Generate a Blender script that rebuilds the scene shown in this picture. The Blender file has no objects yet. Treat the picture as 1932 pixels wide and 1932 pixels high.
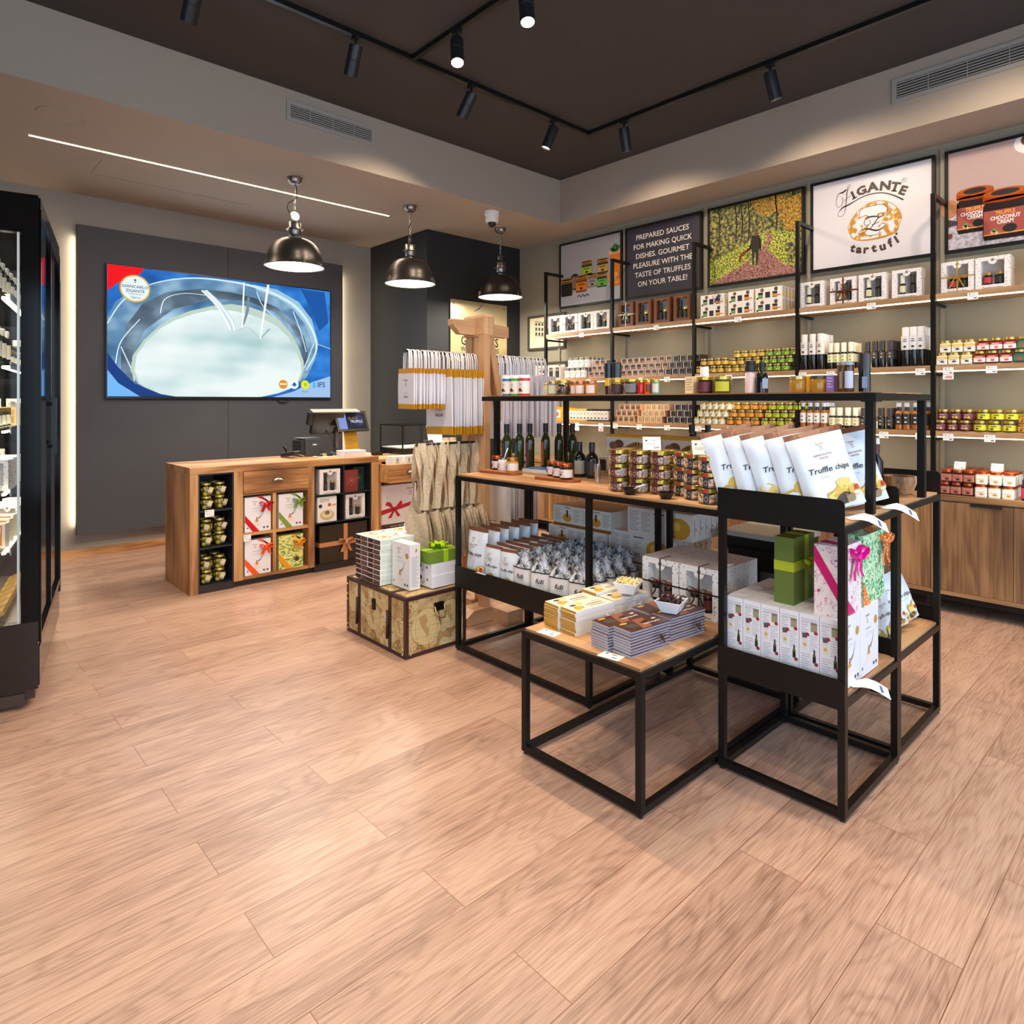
import bpy, math, random
from mathutils import Matrix, Vector
random.seed(7)
S = bpy.context.scene
C = bpy.data.collections.new('shop'); S.collection.children.link(C)
PI = math.pi
def R(d): return math.radians(d)

# ---------------- camera, world, lights, exposure ----------------
cam = bpy.data.cameras.new('camera'); co = bpy.data.objects.new('camera', cam); C.objects.link(co)
YAW = 47.14
co.location = (0, 0, 1.5); co.rotation_euler = (R(90), 0, R(YAW - 90))
cam.sensor_width = 36; cam.lens = 1235 / 1932 * 36; cam.shift_y = -207 / 1932; cam.clip_start = .05
S.camera = co
W = bpy.data.worlds.new('world'); S.world = W; W.use_nodes = True
W.node_tree.nodes['Background'].inputs[0].default_value = (.75, .85, 1, 1)
W.node_tree.nodes['Background'].inputs[1].default_value = .5
S.view_settings.view_transform = 'Standard'; S.view_settings.look = 'None'
S.view_settings.gamma = 1; S.view_settings.use_curve_mapping = False
S.view_settings.exposure = 0.2
def light(name, typ, loc, e, col, tgt=None, **k):
    l = bpy.data.lights.new(name, typ); l.energy = e; l.color = col
    for a, b in k.items(): setattr(l, a, b)
    o = bpy.data.objects.new(name, l); C.objects.link(o); o.location = loc
    if tgt: o.rotation_euler = (Vector(tgt) - Vector(loc)).to_track_quat('-Z', 'Y').to_euler()
    return o
WARM = (1, .80, .60); NEUT = (1, .90, .78); DAY = (.60, .78, 1)
# daylight through the shop front behind the camera
light('daylight', 'AREA', (1.6, -2.2, 1.6), 170, DAY, (1.6, 4, 1.0), shape='RECTANGLE', size=6, size_y=2.6)
light('daylight', 'AREA', (-3.1, -.2, 1.7), 90, DAY, (2, 1.6, .9), shape='RECTANGLE', size=3.6, size_y=2.4)
# track spots hanging on rails behind and above the camera
for x, y, e, tx, ty in [(.9, 1.0, 105, 1.3, 1.9), (2.7, .5, 140, 2.6, 1.3), (-.6, 2.4, 110, .4, 3.4), (3.9, .3, 110, 4.2, 1.0), (.2, -.8, 100, .7, .5), (1.6, 2.6, 110, 1.7, 3.6)]:
    light('rail_spot', 'SPOT', (x, y, 3.75), e, WARM, (tx, ty, 0), spot_size=R(110), spot_blend=.8, shadow_soft_size=.07)

# ---------------- materials ----------------
def lin(c):
    return tuple((x / 12.92 if x <= .04045 else ((x + .055) / 1.055) ** 2.4) for x in c)
def hexc(h):
    return lin(tuple(int(h[i:i + 2], 16) / 255 for i in (0, 2, 4)))
MC = {}
def mat(h, r=.5, m=0, e=0, name=None):
    k = (h, r, m, e)
    if k in MC: return MC[k]
    a = bpy.data.materials.new(name or 'm_' + h); a.use_nodes = True; MC[k] = a
    b = a.node_tree.nodes['Principled BSDF']; c = (*hexc(h), 1)
    b.inputs['Base Color'].default_value = c; b.inputs['Roughness'].default_value = r; b.inputs['Metallic'].default_value = m
    if e: b.inputs['Base Color'].default_value = (0, 0, 0, 1); b.inputs['Specular IOR Level'].default_value = .1; b.inputs['Emission Color'].default_value = c; b.inputs['Emission Strength'].default_value = e
    a.diffuse_color = c
    return a
def nodes(name, r=.5, m=0):
    a = bpy.data.materials.new(name); a.use_nodes = True; t = a.node_tree
    b = t.nodes['Principled BSDF']; b.inputs['Roughness'].default_value = r; b.inputs['Metallic'].default_value = m
    def n(ty, **k):
        x = t.nodes.new('ShaderNode' + ty)
        for p, v in k.items():
            if p[0] == '_': setattr(x, p[1:], v)
            else: x.inputs[p.replace('~', ' ')].default_value = v
        return x
    return a, t, b, n
def ramp(n, stops):
    x = n('ValToRGB'); e = x.color_ramp.elements
    while len(e) < len(stops): e.new(.5)
    for i, (p, h) in enumerate(stops): e[i].position = p; e[i].color = (*hexc(h), 1)
    return x
def noise_mat(name, stops, scale=(5, 5, 5), det=4, rough=.5, metal=0, bump=0, voronoi=False, dist=0):
    a, t, b, n = nodes(name, rough, metal)
    tc = n('TexCoord'); mp = n('Mapping'); mp.inputs['Scale'].default_value = scale
    t.links.new(tc.outputs['Object'], mp.inputs[0])
    if voronoi:
        no = n('TexVoronoi', Scale=1.0); out = no.outputs['Color']
    else:
        no = n('TexNoise', Scale=1.0, Detail=det, Distortion=dist); out = no.outputs['Fac']
    t.links.new(mp.outputs[0], no.inputs['Vector'])
    rp = ramp(n, stops); t.links.new(out, rp.inputs[0]); t.links.new(rp.outputs[0], b.inputs['Base Color'])
    if bump:
        bp = n('Bump', Strength=bump, Distance=.01); t.links.new(out, bp.inputs['Height']); t.links.new(bp.outputs[0], b.inputs['Normal'])
    return a
def wood(name, stops, axis=0, k=1.0, rough=.45, freq=26):
    a, t, b, n = nodes(name, rough)
    tc = n('TexCoord'); L = t.links.new
    s = [7 * k, 7 * k, 7 * k]; s[axis] = .8 * k
    mp = n('Mapping'); mp.inputs['Scale'].default_value = s; L(tc.outputs['Object'], mp.inputs[0])
    n1 = n('TexNoise', Scale=1.0, Detail=3, Roughness=.5, Distortion=.3); L(mp.outputs[0], n1.inputs['Vector'])
    m1 = n('Math', _operation='MULTIPLY'); m1.inputs[1].default_value = freq; L(n1.outputs['Fac'], m1.inputs[0])
    m2 = n('Math', _operation='SINE'); L(m1.outputs[0], m2.inputs[0])
    s2 = [90 * k, 90 * k, 90 * k]; s2[axis] = 2.5 * k
    mp2 = n('Mapping'); mp2.inputs['Scale'].default_value = s2; L(tc.outputs['Object'], mp2.inputs[0])
    n2 = n('TexNoise', Scale=1.0, Detail=2); L(mp2.outputs[0], n2.inputs['Vector'])
    s3 = [5 * k, 5 * k, 5 * k]; s3[axis] = 1 * k
    mp3 = n('Mapping'); mp3.inputs['Scale'].default_value = s3; L(tc.outputs['Object'], mp3.inputs[0])
    n3 = n('TexNoise', Scale=1.0, Detail=2); L(mp3.outputs[0], n3.inputs['Vector'])
    a1 = n('Math', _operation='MULTIPLY_ADD'); a1.inputs[1].default_value = .07; L(m2.outputs[0], a1.inputs[0]); L(n3.outputs['Fac'], a1.inputs[2])
    a2 = n('Math', _operation='MULTIPLY_ADD'); a2.inputs[1].default_value = .38; L(n2.outputs['Fac'], a2.inputs[0]); L(a1.outputs[0], a2.inputs[2])
    a3 = n('Math', _operation='SUBTRACT'); a3.inputs[1].default_value = .19; L(a2.outputs[0], a3.inputs[0])
    rp = ramp(n, stops); L(a3.outputs[0], rp.inputs[0]); L(rp.outputs[0], b.inputs['Base Color'])
    return a
def glassy(name, tint=(1, 1, 1), k=.12, rough=.03):
    a = bpy.data.materials.new(name); a.use_nodes = True; t = a.node_tree; t.nodes.clear()
    o = t.nodes.new('ShaderNodeOutputMaterial'); mx = t.nodes.new('ShaderNodeMixShader')
    tr = t.nodes.new('ShaderNodeBsdfTransparent'); gl = t.nodes.new('ShaderNodeBsdfGlossy'); fr = t.nodes.new('ShaderNodeFresnel')
    tr.inputs[0].default_value = (*tint, 1); gl.inputs['Roughness'].default_value = rough; fr.inputs[0].default_value = 1.45
    ad = t.nodes.new('ShaderNodeMath'); ad.operation = 'ADD'; ad.inputs[1].default_value = k * .3
    ge = t.nodes.new('ShaderNodeNewGeometry'); mi = t.nodes.new('ShaderNodeMath'); mi.operation = 'MULTIPLY_ADD'; mi.inputs[1].default_value = 1 / 1.45 - 1.45; mi.inputs[2].default_value = 1.45
    t.links.new(ge.outputs['Backfacing'], mi.inputs[0]); t.links.new(mi.outputs[0], fr.inputs[0])
    t.links.new(fr.outputs[0], ad.inputs[0]); t.links.new(ad.outputs[0], mx.inputs[0])
    t.links.new(tr.outputs[0], mx.inputs[1]); t.links.new(gl.outputs[0], mx.inputs[2]); t.links.new(mx.outputs[0], o.inputs[0])
    return a

OAKR = [(.2, '6B4526'), (.42, '9A693C'), (.55, 'BC8A55'), (.75, 'CFA06A')]
OAKD = [(.2, '553A25'), (.42, '7B5838'), (.55, '96704A'), (.75, 'AD855B')]
OAKT = [(.2, '8A6240'), (.45, 'AE8158'), (.6, 'C69A6C'), (.8, 'D5AC7E')]
W_CX = wood('counter_oak_x', OAKR, 0); W_CZ = wood('counter_oak_z', OAKR, 2)
W_DZ = wood('cabinet_oak_z', OAKD, 2, rough=.5); W_DY = wood('cabinet_oak_y', OAKD, 1, rough=.5)
W_TX = wood('table_oak_x', OAKT, 0); W_TY = wood('table_oak_y', OAKT, 1)
BEE = [(.2, 'B08258'), (.5, 'C99C70'), (.8, 'D9B087')]
W_BZ = wood('beech_z', BEE, 2, freq=12); W_BX = wood('beech_x', BEE, 0, freq=12)
W_SH = wood('shelf_oak', [(.2, '8C6844'), (.5, 'B08A62'), (.8, 'C4A077')], 1)
BLK = mat('1E1D1D', .38, .6, name='black_steel'); BLKM = mat('161616', .5); DARK = mat('101010', .3)
STEEL = mat('8C8782', .32, 1, name='brushed_steel'); WHT = mat('ECE9E4', .45); PAPER = mat('F2F0EC', .6)
GOLD = mat('C9A24C', .3, .9); COPPER = mat('B5653C', .3, .85); GOLDF = mat('D6A032', .5)
GLASS = glassy('clear_glass'); GLASSD = glassy('smoked_glass', (.55, .58, .6), .2)
FLOORALB = 0

# ---------------- mesh builder ----------------
TXT = {}
def text_geo(s, bold):
    k = (s, bold)
    if k not in TXT:
        c = bpy.data.curves.new('t', 'FONT'); c.body = s; c.resolution_u = 2; c.offset = bold; c.size = 1
        o = bpy.data.objects.new('t', c); C.objects.link(o)
        bpy.context.view_layer.update()
        m = bpy.data.meshes.new_from_object(o.evaluated_get(bpy.context.evaluated_depsgraph_get()))
        vs = [(v.co.x, v.co.y) for v in m.vertices]; fs = [tuple(p.vertices) for p in m.polygons]
        bpy.data.objects.remove(o); bpy.data.curves.remove(c); bpy.data.meshes.remove(m)
        TXT[k] = (vs, fs)
    return TXT[k]
class MB:
    def __init__(s): s.v = []; s.f = []; s.m = []; s.sm = []; s.mats = []; s.M = Matrix(); s.warp = None
    def mi(s, m):
        if m not in s.mats: s.mats.append(m)
        return s.mats.index(m)
    def add(s, vs, fs, m, smooth=False):
        b = len(s.v); i = s.mi(m)
        for v in vs:
            v = Vector(v)
            if s.warp: v = s.warp(v)
            s.v.append(tuple(s.M @ v))
        for f in fs: s.f.append(tuple(b + j for j in f)); s.m.append(i); s.sm.append(smooth)
        return s
    def box(s, x0, x1, y0, y1, z0, z1, m):
        return s.add([(x0, y0, z0), (x1, y0, z0), (x1, y1, z0), (x0, y1, z0), (x0, y0, z1), (x1, y0, z1), (x1, y1, z1), (x0, y1, z1)],
              [(0, 3, 2, 1), (4, 5, 6, 7), (0, 1, 5, 4), (1, 2, 6, 5), (2, 3, 7, 6), (3, 0, 4, 7)], m)
    def cbox(s, cx, cy, z0, w, d, h, m): return s.box(cx - w / 2, cx + w / 2, cy - d / 2, cy + d / 2, z0, z0 + h, m)
    def prism(s, pts, z0, z1, m):
        n = len(pts); return s.add([(*p, z0) for p in pts] + [(*p, z1) for p in pts],
            [tuple(range(n))[::-1], tuple(range(n, 2 * n))] + [(i, (i + 1) % n, n + (i + 1) % n, n + i) for i in range(n)], m)
    def poly(s, pts, m, z=.0006): return s.add([(*p, z) for p in pts], [tuple(range(len(pts)))], m)
    def rect(s, x0, y0, x1, y1, m, z=.0006): return s.poly([(x0, y0), (x1, y0), (x1, y1), (x0, y1)], m, z)
    def disc(s, x, y, r, m, z=.0006, ry=None, n=20, a0=0, a1=360):
        ry = ry or r; full = a1 - a0 >= 360
        return s.poly([(x + r * math.cos(R(a0 + (a1 - a0) * i / (n if full else n - 1))), y + ry * math.sin(R(a0 + (a1 - a0) * i / (n if full else n - 1)))) for i in range(n)], m, z)
    def line(s, pts, w, m, z=.0006):
        for i in range(len(pts) - 1):
            (x0, y0), (x1, y1) = pts[i], pts[i + 1]; d = math.hypot(x1 - x0, y1 - y0) or 1
            wa = w[i] if isinstance(w, (list, tuple)) else w; wb = w[i + 1] if isinstance(w, (list, tuple)) else w
            ax, ay = (y0 - y1) / d / 2, (x1 - x0) / d / 2
            ex, ey = (x1 - x0) / d * wb * .3, (y1 - y0) / d * wb * .3
            s.poly([(x0 - ax * wa, y0 - ay * wa), (x1 - ax * wb + ex, y1 - ay * wb + ey), (x1 + ax * wb + ex, y1 + ay * wb + ey), (x0 + ax * wa, y0 + ay * wa)], m, z)
        return s
    def spline(s, P, w, m, z=.0006, k=6):
        out = []; ws = []
        W_ = w if isinstance(w, (list, tuple)) else [w] * len(P)
        for i in range(len(P) - 1):
            p0, p1, p2, p3 = P[max(i - 1, 0)], P[i], P[i + 1], P[min(i + 2, len(P) - 1)]
            for j in range(k):
                t = j / k
                out.append(tuple(.5 * (2 * p1[c] + (p2[c] - p0[c]) * t + (2 * p0[c] - 5 * p1[c] + 4 * p2[c] - p3[c]) * t * t + (3 * p1[c] - p0[c] - 3 * p2[c] + p3[c]) * t ** 3) for c in (0, 1)))
                ws.append(W_[i] * (1 - t) + W_[i + 1] * t)
        out.append(tuple(P[-1])); ws.append(W_[-1])
        return s.line(out, ws, m, z)
    def txt(s, t, x, y, h, m, al='C', bold=0, shear=0, z=.0008, sx=1, rot=0):
        vs, fs = text_geo(t, bold)
        if not vs: return s
        xs = [v[0] for v in vs]; x0, x1 = min(xs), max(xs); k = h / .73
        ox = {'C': (x0 + x1) / 2, 'L': x0, 'R': x1}[al]
        c, sn = math.cos(R(rot)), math.sin(R(rot)); o = []
        for a, b in vs:
            X = (a - ox) * k * sx + b * k * shear; Y = b * k
            o.append((x + X * c - Y * sn, y + X * sn + Y * c, z))
        return s.add(o, fs, m)
    def lines(s, x0, y0, x1, n, dy, m, z=.0006, t=.3):
        for i in range(n): s.rect(x0, y0 - i * dy - dy * t, x0 + (x1 - x0) * (1 if i % 3 != 2 else .7), y0 - i * dy, m, z)
        return s
    def lathe(s, prof, m, n=20, c=(0, 0, 0), cap=True, sy=1):
        # prof: [(r,z[,mat])]; corners sharper than 35 deg split the shading
        groups = [[prof[0]]]
        for i in range(1, len(prof)):
            groups[-1].append(prof[i])
            if i < len(prof) - 1:
                a = math.atan2(prof[i][1] - prof[i - 1][1], prof[i][0] - prof[i - 1][0]); b = math.atan2(prof[i + 1][1] - prof[i][1], prof[i + 1][0] - prof[i][0])
                if abs((b - a + PI) % (2 * PI) - PI) > .6 or len(prof[i]) > 2: groups.append([prof[i]])
        cs = [(math.cos(2 * PI * i / n), math.sin(2 * PI * i / n) * sy) for i in range(n)]
        for g in groups:
            vs = [(c[0] + max(p[0], 1e-5) * a, c[1] + max(p[0], 1e-5) * b, c[2] + p[1]) for p in g for a, b in cs]
            mm = g[0][2] if len(g[0]) > 2 else m; m = mm
            s.add(vs, [(j * n + i, j * n + (i + 1) % n, (j + 1) * n + (i + 1) % n, (j + 1) * n + i) for j in range(len(g) - 1) for i in range(n)], mm, True)
        return s
    def cyl(s, x, y, z0, r, h, m, n=16): return s.lathe([(0, 0), (r, 0), (r, h), (0, h)], m, n, (x, y, z0))
    def tube(s, pts, r, m, n=8, closed=False):
        P = [Vector(p) for p in pts]; k = len(P); vs = []
        up = Vector((.13, .31, .94)).normalized()
        for i, p in enumerate(P):
            a = P[(i - 1) % k] if closed else P[max(i - 1, 0)]; b = P[(i + 1) % k] if closed else P[min(i + 1, k - 1)]
            t = (b - a).normalized(); u = t.cross(up)
            if u.length < .05: u = t.cross(Vector((1, 0, 0)))
            u.normalize(); w = t.cross(u)
            for j in range(n): vs.append(p + (u * math.cos(2 * PI * j / n) + w * math.sin(2 * PI * j / n)) * r)
        fs = [(i * n + j, i * n + (j + 1) % n, ((i + 1) % k) * n + (j + 1) % n, ((i + 1) % k) * n + j) for i in range(k if closed else k - 1) for j in range(n)]
        if not closed: fs += [tuple(range(n))[::-1], tuple(range((k - 1) * n, k * n))]
        return s.add(vs, fs, m, True)
    def sphere(s, x, y, z, r, m, n=8, k=5, sz=1):
        return s.lathe([(r * math.sin(PI * i / k), -r * sz * math.cos(PI * i / k)) for i in range(k + 1)], m, n, (x, y, z))
    def strip(s, pts, wv, m):
        # ribbon: list of points, width vector (or list)
        vs = []
        for i, p in enumerate(pts):
            w = Vector(wv[i] if isinstance(wv, list) else wv) / 2; p = Vector(p); vs += [p - w, p + w]
        return s.add(vs, [(2 * i, 2 * i + 1, 2 * i + 3, 2 * i + 2) for i in range(len(pts) - 1)], m, True)
    def build(s, name, parent=None, loc=(0, 0, 0), rot=(0, 0, 0), bevel=0, solid=0):
        me = bpy.data.meshes.new(name); me.from_pydata(s.v, [], s.f)
        for m in s.mats: me.materials.append(m)
        me.polygons.foreach_set('material_index', s.m); me.polygons.foreach_set('use_smooth', s.sm); me.update()
        o = bpy.data.objects.new(name, me); C.objects.link(o); o.parent = parent; o.location = loc; o.rotation_euler = rot
        if solid: q = o.modifiers.new('s', 'SOLIDIFY'); q.thickness = solid
        if bevel: q = o.modifiers.new('b', 'BEVEL'); q.width = bevel; q.segments = 2; q.limit_method = 'ANGLE'
        return o
def FN(x, y, z): return Matrix(((1, 0, 0, x), (0, 0, -1, y), (0, 1, 0, z), (0, 0, 0, 1)))     # face looking -Y
def FX(x, y, z): return Matrix(((0, 0, -1, x), (-1, 0, 0, y), (0, 1, 0, z), (0, 0, 0, 1)))    # face looking -X
def FU(x, y, z, r=0): return Matrix.Translation((x, y, z)) @ Matrix.Rotation(R(r), 4, 'Z')
LABELS = {}
def tag(o, label, cat, group=None):
    o['label'] = label; o['category'] = cat
    if group: o['group'] = group
    return o
def thing(name, label, cat, loc=(0, 0, 0), rot=(0, 0, 0), group=None):
    o = bpy.data.objects.new(name, None); C.objects.link(o); o.location = loc; o.rotation_euler = rot; o.empty_display_size = .05
    return tag(o, label, cat, group)
def struct(o): o['kind'] = 'structure'; return o
def dup(o, loc=None, rot=None, label=None, group=None, parent=None):
    c = o.copy(); C.objects.link(c)
    if parent is not None: c.parent = parent
    else:
        if loc is not None: c.location = loc
        if rot is not None: c.rotation_euler = rot
        if label: c['label'] = label
        if group: c['group'] = group
    for ch in list(o.children): dup(ch, parent=c)
    return c
ORD = ['first', 'second', 'third', 'fourth', 'fifth', 'sixth', 'seventh', 'eighth', 'ninth', 'tenth', 'eleventh', 'twelfth', 'thirteenth', 'fourteenth', 'fifteenth', 'sixteenth', 'seventeenth', 'eighteenth', 'nineteenth', 'twentieth'] + [f'twenty-{w}' for w in ('first', 'second', 'third', 'fourth', 'fifth', 'sixth', 'seventh', 'eighth')]
def od(i, n, a='from left'):
    if n == 1: return ''
    return {0: 'leftmost', n - 1: 'rightmost'}.get(i, ORD[i] + ' ' + a) if a == 'from left' else ORD[i] + ' ' + a
def hide(o):  # a prototype that is not itself placed is removed again
    for ch in list(o.children): hide(ch)
    bpy.data.objects.remove(o)
# ---------------- setting ----------------
TAUPE = mat('8F887E', .85, name='taupe_paint'); TAUPE2 = mat('A09384', .85, name='soffit_paint'); OLIVE = mat('8E8775', .85, name='olive_wall_paint')
CEIL = mat('3A3736', .8, name='dark_ceiling_paint'); CHAR = noise_mat('charcoal_panel', [(.3, '3F4045'), (.7, '494A4F')], (300, 300, 300), 2, .9)
PILL = noise_mat('pillar_paint', [(.3, '18191B'), (.7, '1D1F21')], (200, 200, 200), 2, .7)
def floor_mat():
    a, t, b, n = nodes('oak_plank_floor', .34); L = t.links.new
    tc = n('TexCoord'); br = n('TexBrick', _offset=.37, _offset_frequency=2)
    for k, v in (('Scale', 1), ('Mortar Size', .0012), ('Brick Width', 1.32), ('Row Height', .2125), ('Bias', 0), ('Mortar Smooth', .1)): br.inputs[k].default_value = v
    br.inputs['Color1'].default_value = (0, 0, 0, 1); br.inputs['Color2'].default_value = (1, 1, 1, 1); br.inputs['Mortar'].default_value = (.5, .5, .5, 1)
    of = n('VectorMath', _operation='ADD'); of.inputs[1].default_value = (-3.2 - X0 + .1, -.032, 0); L(tc.outputs['Object'], of.inputs[0]); L(of.outputs[0], br.inputs['Vector'])
    rnd = n('Vectorth') if 0 else n('VectorMath', _operation='MULTIPLY'); rnd.inputs[1].default_value = (7, 13, 9)
    L(br.outputs['Color'], rnd.inputs[0])
    def mapped(sc):
        mp = n('VectorMath', _operation='MULTIPLY'); mp.inputs[1].default_value = sc; L(tc.outputs['Object'], mp.inputs[0])
        ad = n('VectorMath', _operation='ADD'); L(mp.outputs[0], ad.inputs[0]); L(rnd.outputs[0], ad.inputs[1]); return ad.outputs[0]
    n1 = n('TexNoise', Scale=1.0, Detail=2, Roughness=.45, Distortion=.25); L(mapped((1.1, 6.5, 1)), n1.inputs['Vector'])
    m1 = n('Math', _operation='MULTIPLY'); m1.inputs[1].default_value = 85; L(n1.outputs['Fac'], m1.inputs[0])
    m2 = n('Math', _operation='SINE'); L(m1.outputs[0], m2.inputs[0])
    n2 = n('TexNoise', Scale=1.0, Detail=3); L(mapped((7, 210, 1)), n2.inputs['Vector'])
    n3 = n('TexNoise', Scale=1.0, Detail=2); L(mapped((.7, 5, 1)), n3.inputs['Vector'])
    m2b = n('Math', _operation='POWER'); m2a = n('Math', _operation='MULTIPLY_ADD'); m2a.inputs[1].default_value = .5; m2a.inputs[2].default_value = .5; L(m2.outputs[0], m2a.inputs[0]); L(m2a.outputs[0], m2b.inputs[0]); m2b.inputs[1].default_value = 3; m2 = m2b
    a1 = n('Math', _operation='MULTIPLY_ADD'); a1.inputs[1].default_value = -.055; n3m = n('Math', _operation='MULTIPLY_ADD'); n3m.inputs[1].default_value = .28; n3m.inputs[2].default_value = .36; L(n3.outputs['Fac'], n3m.inputs[0]); L(m2.outputs[0], a1.inputs[0]); L(n3m.outputs[0], a1.inputs[2])
    a2 = n('Math', _operation='MULTIPLY_ADD'); a2.inputs[1].default_value = .42; L(n2.outputs['Fac'], a2.inputs[0]); L(a1.outputs[0], a2.inputs[2])
    a3 = n('Math', _operation='MULTIPLY_ADD'); a3.inputs[1].default_value = .05; L(br.outputs['Color'], a3.inputs[0]); L(a2.outputs[0], a3.inputs[2])
    a4 = n('Math', _operation='SUBTRACT'); a4.inputs[1].default_value = .235; L(a3.outputs[0], a4.inputs[0])
    rp = ramp(n, [(.34, '866856'), (.45, 'A98672'), (.53, 'BB9882'), (.66, 'CBAB97')]); L(a4.outputs[0], rp.inputs[0])
    mx = n('MixRGB', _blend_type='MULTIPLY'); mx.inputs[2].default_value = (*hexc('B89A86'), 1)
    L(br.outputs['Fac'], mx.inputs[0]); L(rp.outputs[0], mx.inputs[1]); L(mx.outputs[0], b.inputs['Base Color'])
    bp = n('Bump', Strength=.12, Distance=.003); L(a2.outputs[0], bp.inputs['Height']); L(bp.outputs[0], b.inputs['Normal'])
    return a
X0, X1, Y0, Y1 = -3.2, 5.95, -2.4, 7.52; ZS, ZC = 3.518, 4.01; FXX, FYY = 5.437, 5.06
def sbox(name, m, *b, **k):
    q = MB(); q.box(*b, m); return struct(q.build(name, **k))
sbox('floor', floor_mat(), X0, X1, Y0, Y1, -.05, 0)
sbox('wall_back', TAUPE, X0, X1 + .1, Y1, Y1 + .1, 0, ZC)
sbox('wall_right', OLIVE, X1, X1 + .1, Y0, Y1, 0, ZC)
q = MB()
for b in [(Y0, -2.1, 0, ZC), (1.7, Y1, 0, ZC), (-2.1, 1.7, 0, .2), (-2.1, 1.7, 3.1, ZC)]: q.box(X0 - .1, X0, *b, TAUPE)
struct(q.build('wall_left'))
q = MB(); q.box(X0 - .055, X0 - .045, -2.05, 1.65, .25, 3.05, GLASS)
for b in [(-2.1, -2.05, .2, 3.1), (1.65, 1.7, .2, 3.1), (-.22, -.18, .25, 3.05), (-2.05, 1.65, .2, .25), (-2.05, 1.65, 3.05, 3.1)]: q.box(X0 - .08, X0 - .02, *b, BLK)
struct(q.build('window_2'))
q = MB()  # the shop front behind the camera: piers and lintel round a window opening
for b in [(X0, -1.8, Y0 - .1, Y0, 0, ZC), (5.0, X1, Y0 - .1, Y0, 0, ZC), (-1.8, 5.0, Y0 - .1, Y0, 3.1, ZC), (-1.8, 5.0, Y0 - .1, Y0, 0, .2)]: q.box(*b, TAUPE)
struct(q.build('wall_front'))
q = MB()
for x in (-1.8, .45, 2.7, 4.95): q.box(x, x + .05, Y0 - .08, Y0 - .02, .2, 3.1, BLK)
q.box(-1.8, 5, Y0 - .08, Y0 - .02, .2, .25, BLK); q.box(-1.8, 5, Y0 - .08, Y0 - .02, 3.05, 3.1, BLK); q.box(-1.8, 5, Y0 - .055, Y0 - .045, .25, 3.05, GLASS)
struct(q.build('window_1'))
sbox('ceiling', CEIL, X0, X1, Y0, Y1, ZC, ZC + .1)
q = MB(); q.box(X0, X1, FYY, Y1, ZS, ZC - .001, TAUPE2); q.box(FXX, X1, Y0, FYY, ZS, ZC - .001, TAUPE2)
q.M = Matrix.Translation((.81, 5.54, ZS - .002)); q.lathe([(0, .002), (.15, .002), (.15, -.003), (.142, -.003), (.142, 0), (.0, 0)], TAUPE2, 32); q.M = Matrix()
struct(q.build('trim_1'))
q = MB()
for b in [(1.2, 1.204, 6.3, 6.75), (1.204, 2.6, 6.748, 6.752)]: q.box(*b, ZS - .0015, ZS - .0005, mat('6F675D', .9))
struct(q.build('trim_2'))
sbox('wall_pillar', PILL, 4.46, X1, 6.26, Y1, 0, ZS)
sbox('baseboard_back', W_CX, X0, 4.46, Y1 - .018, Y1, 0, .075)
sbox('baseboard_pillar', mat('232426', .5), 4.46, X1, 6.245, 6.26, 0, .07)

# air vents in the soffit fascias
def vent(name, M_, w, h, label):
    q = MB(); q.M = M_; fr = mat('9A948C', .6)
    for b in [(0, w, 0, .03), (0, w, h - .03, h), (0, .03, .03, h - .03), (w - .03, w, .03, h - .03)]: q.box(*b, 0, .012, fr)
    t = thing(name, label, 'vent'); q.build('frame', t)
    q = MB(); q.M = M_; q.box(.03, w - .03, .03, h - .03, .0, .002, mat('171615', .8)); q.build('backing', t)
    q = MB(); q.M = M_; n = 6
    for i in range(n):
        y = .03 + (h - .06) * (i + .55) / n; q.box(.03, w - .03, y - .004, y + .004, .002, .011, fr)
    for i in range(1, 4): q.box(w * i / 4 - .002, w * i / 4 + .002, .03, h - .03, .003, .012, fr)
    q.build('slats', t)
vent('air_vent', FN(2.235, FYY - .0005, 3.755), .80, .165, 'slatted air vent high in the left fascia above the pendant lamps')
vent('air_vent', FX(FXX - .0005, 1.66, 3.735), .95, .18, 'slatted air vent high in the right fascia above the logo poster')

# recessed ceiling light line
t = thing('light_strip', 'long thin recessed warm light line in the ceiling before the screen wall', 'light')
q = MB(); q.box(.688, 3.844, 6.093, 6.113, ZS - .003, ZS - .0005, mat('FFD9A0', .5, 0, 14)); q.build('diffuser', t)
light('line_glow', 'AREA', (2.27, 6.10, ZS - .02), 30, WARM, (2.27, 6.10, 0), shape='RECTANGLE', size=3.15, size_y=.03)

# charcoal acoustic panel with light behind its sides
t = thing('wall_panel', 'large charcoal fabric wall panel behind the screen with glowing side edges', 'panel')
for a, b in ((1.21, 2.617), (2.621, 4.01)):
    q = MB(); q.box(a, b, 7.43, 7.475, .22, 3.21, CHAR); q.build('panel', t)
for x, sg_ in ((1.225, -1), (3.995, 1)):
    q = MB(); q.box(x - .006, x + .006, 7.48, 7.495, .32, 3.1, mat('FFE3B8', .5, 0, 7)); q.build('led_strip', t)
    light('panel_glow', 'AREA', (x + sg_ * .012, 7.487, 1.7), 8, (1, .86, .64), (x + sg_ * .5, 7.515, 1.7), shape='RECTANGLE', size=.03, size_y=2.8)

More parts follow.
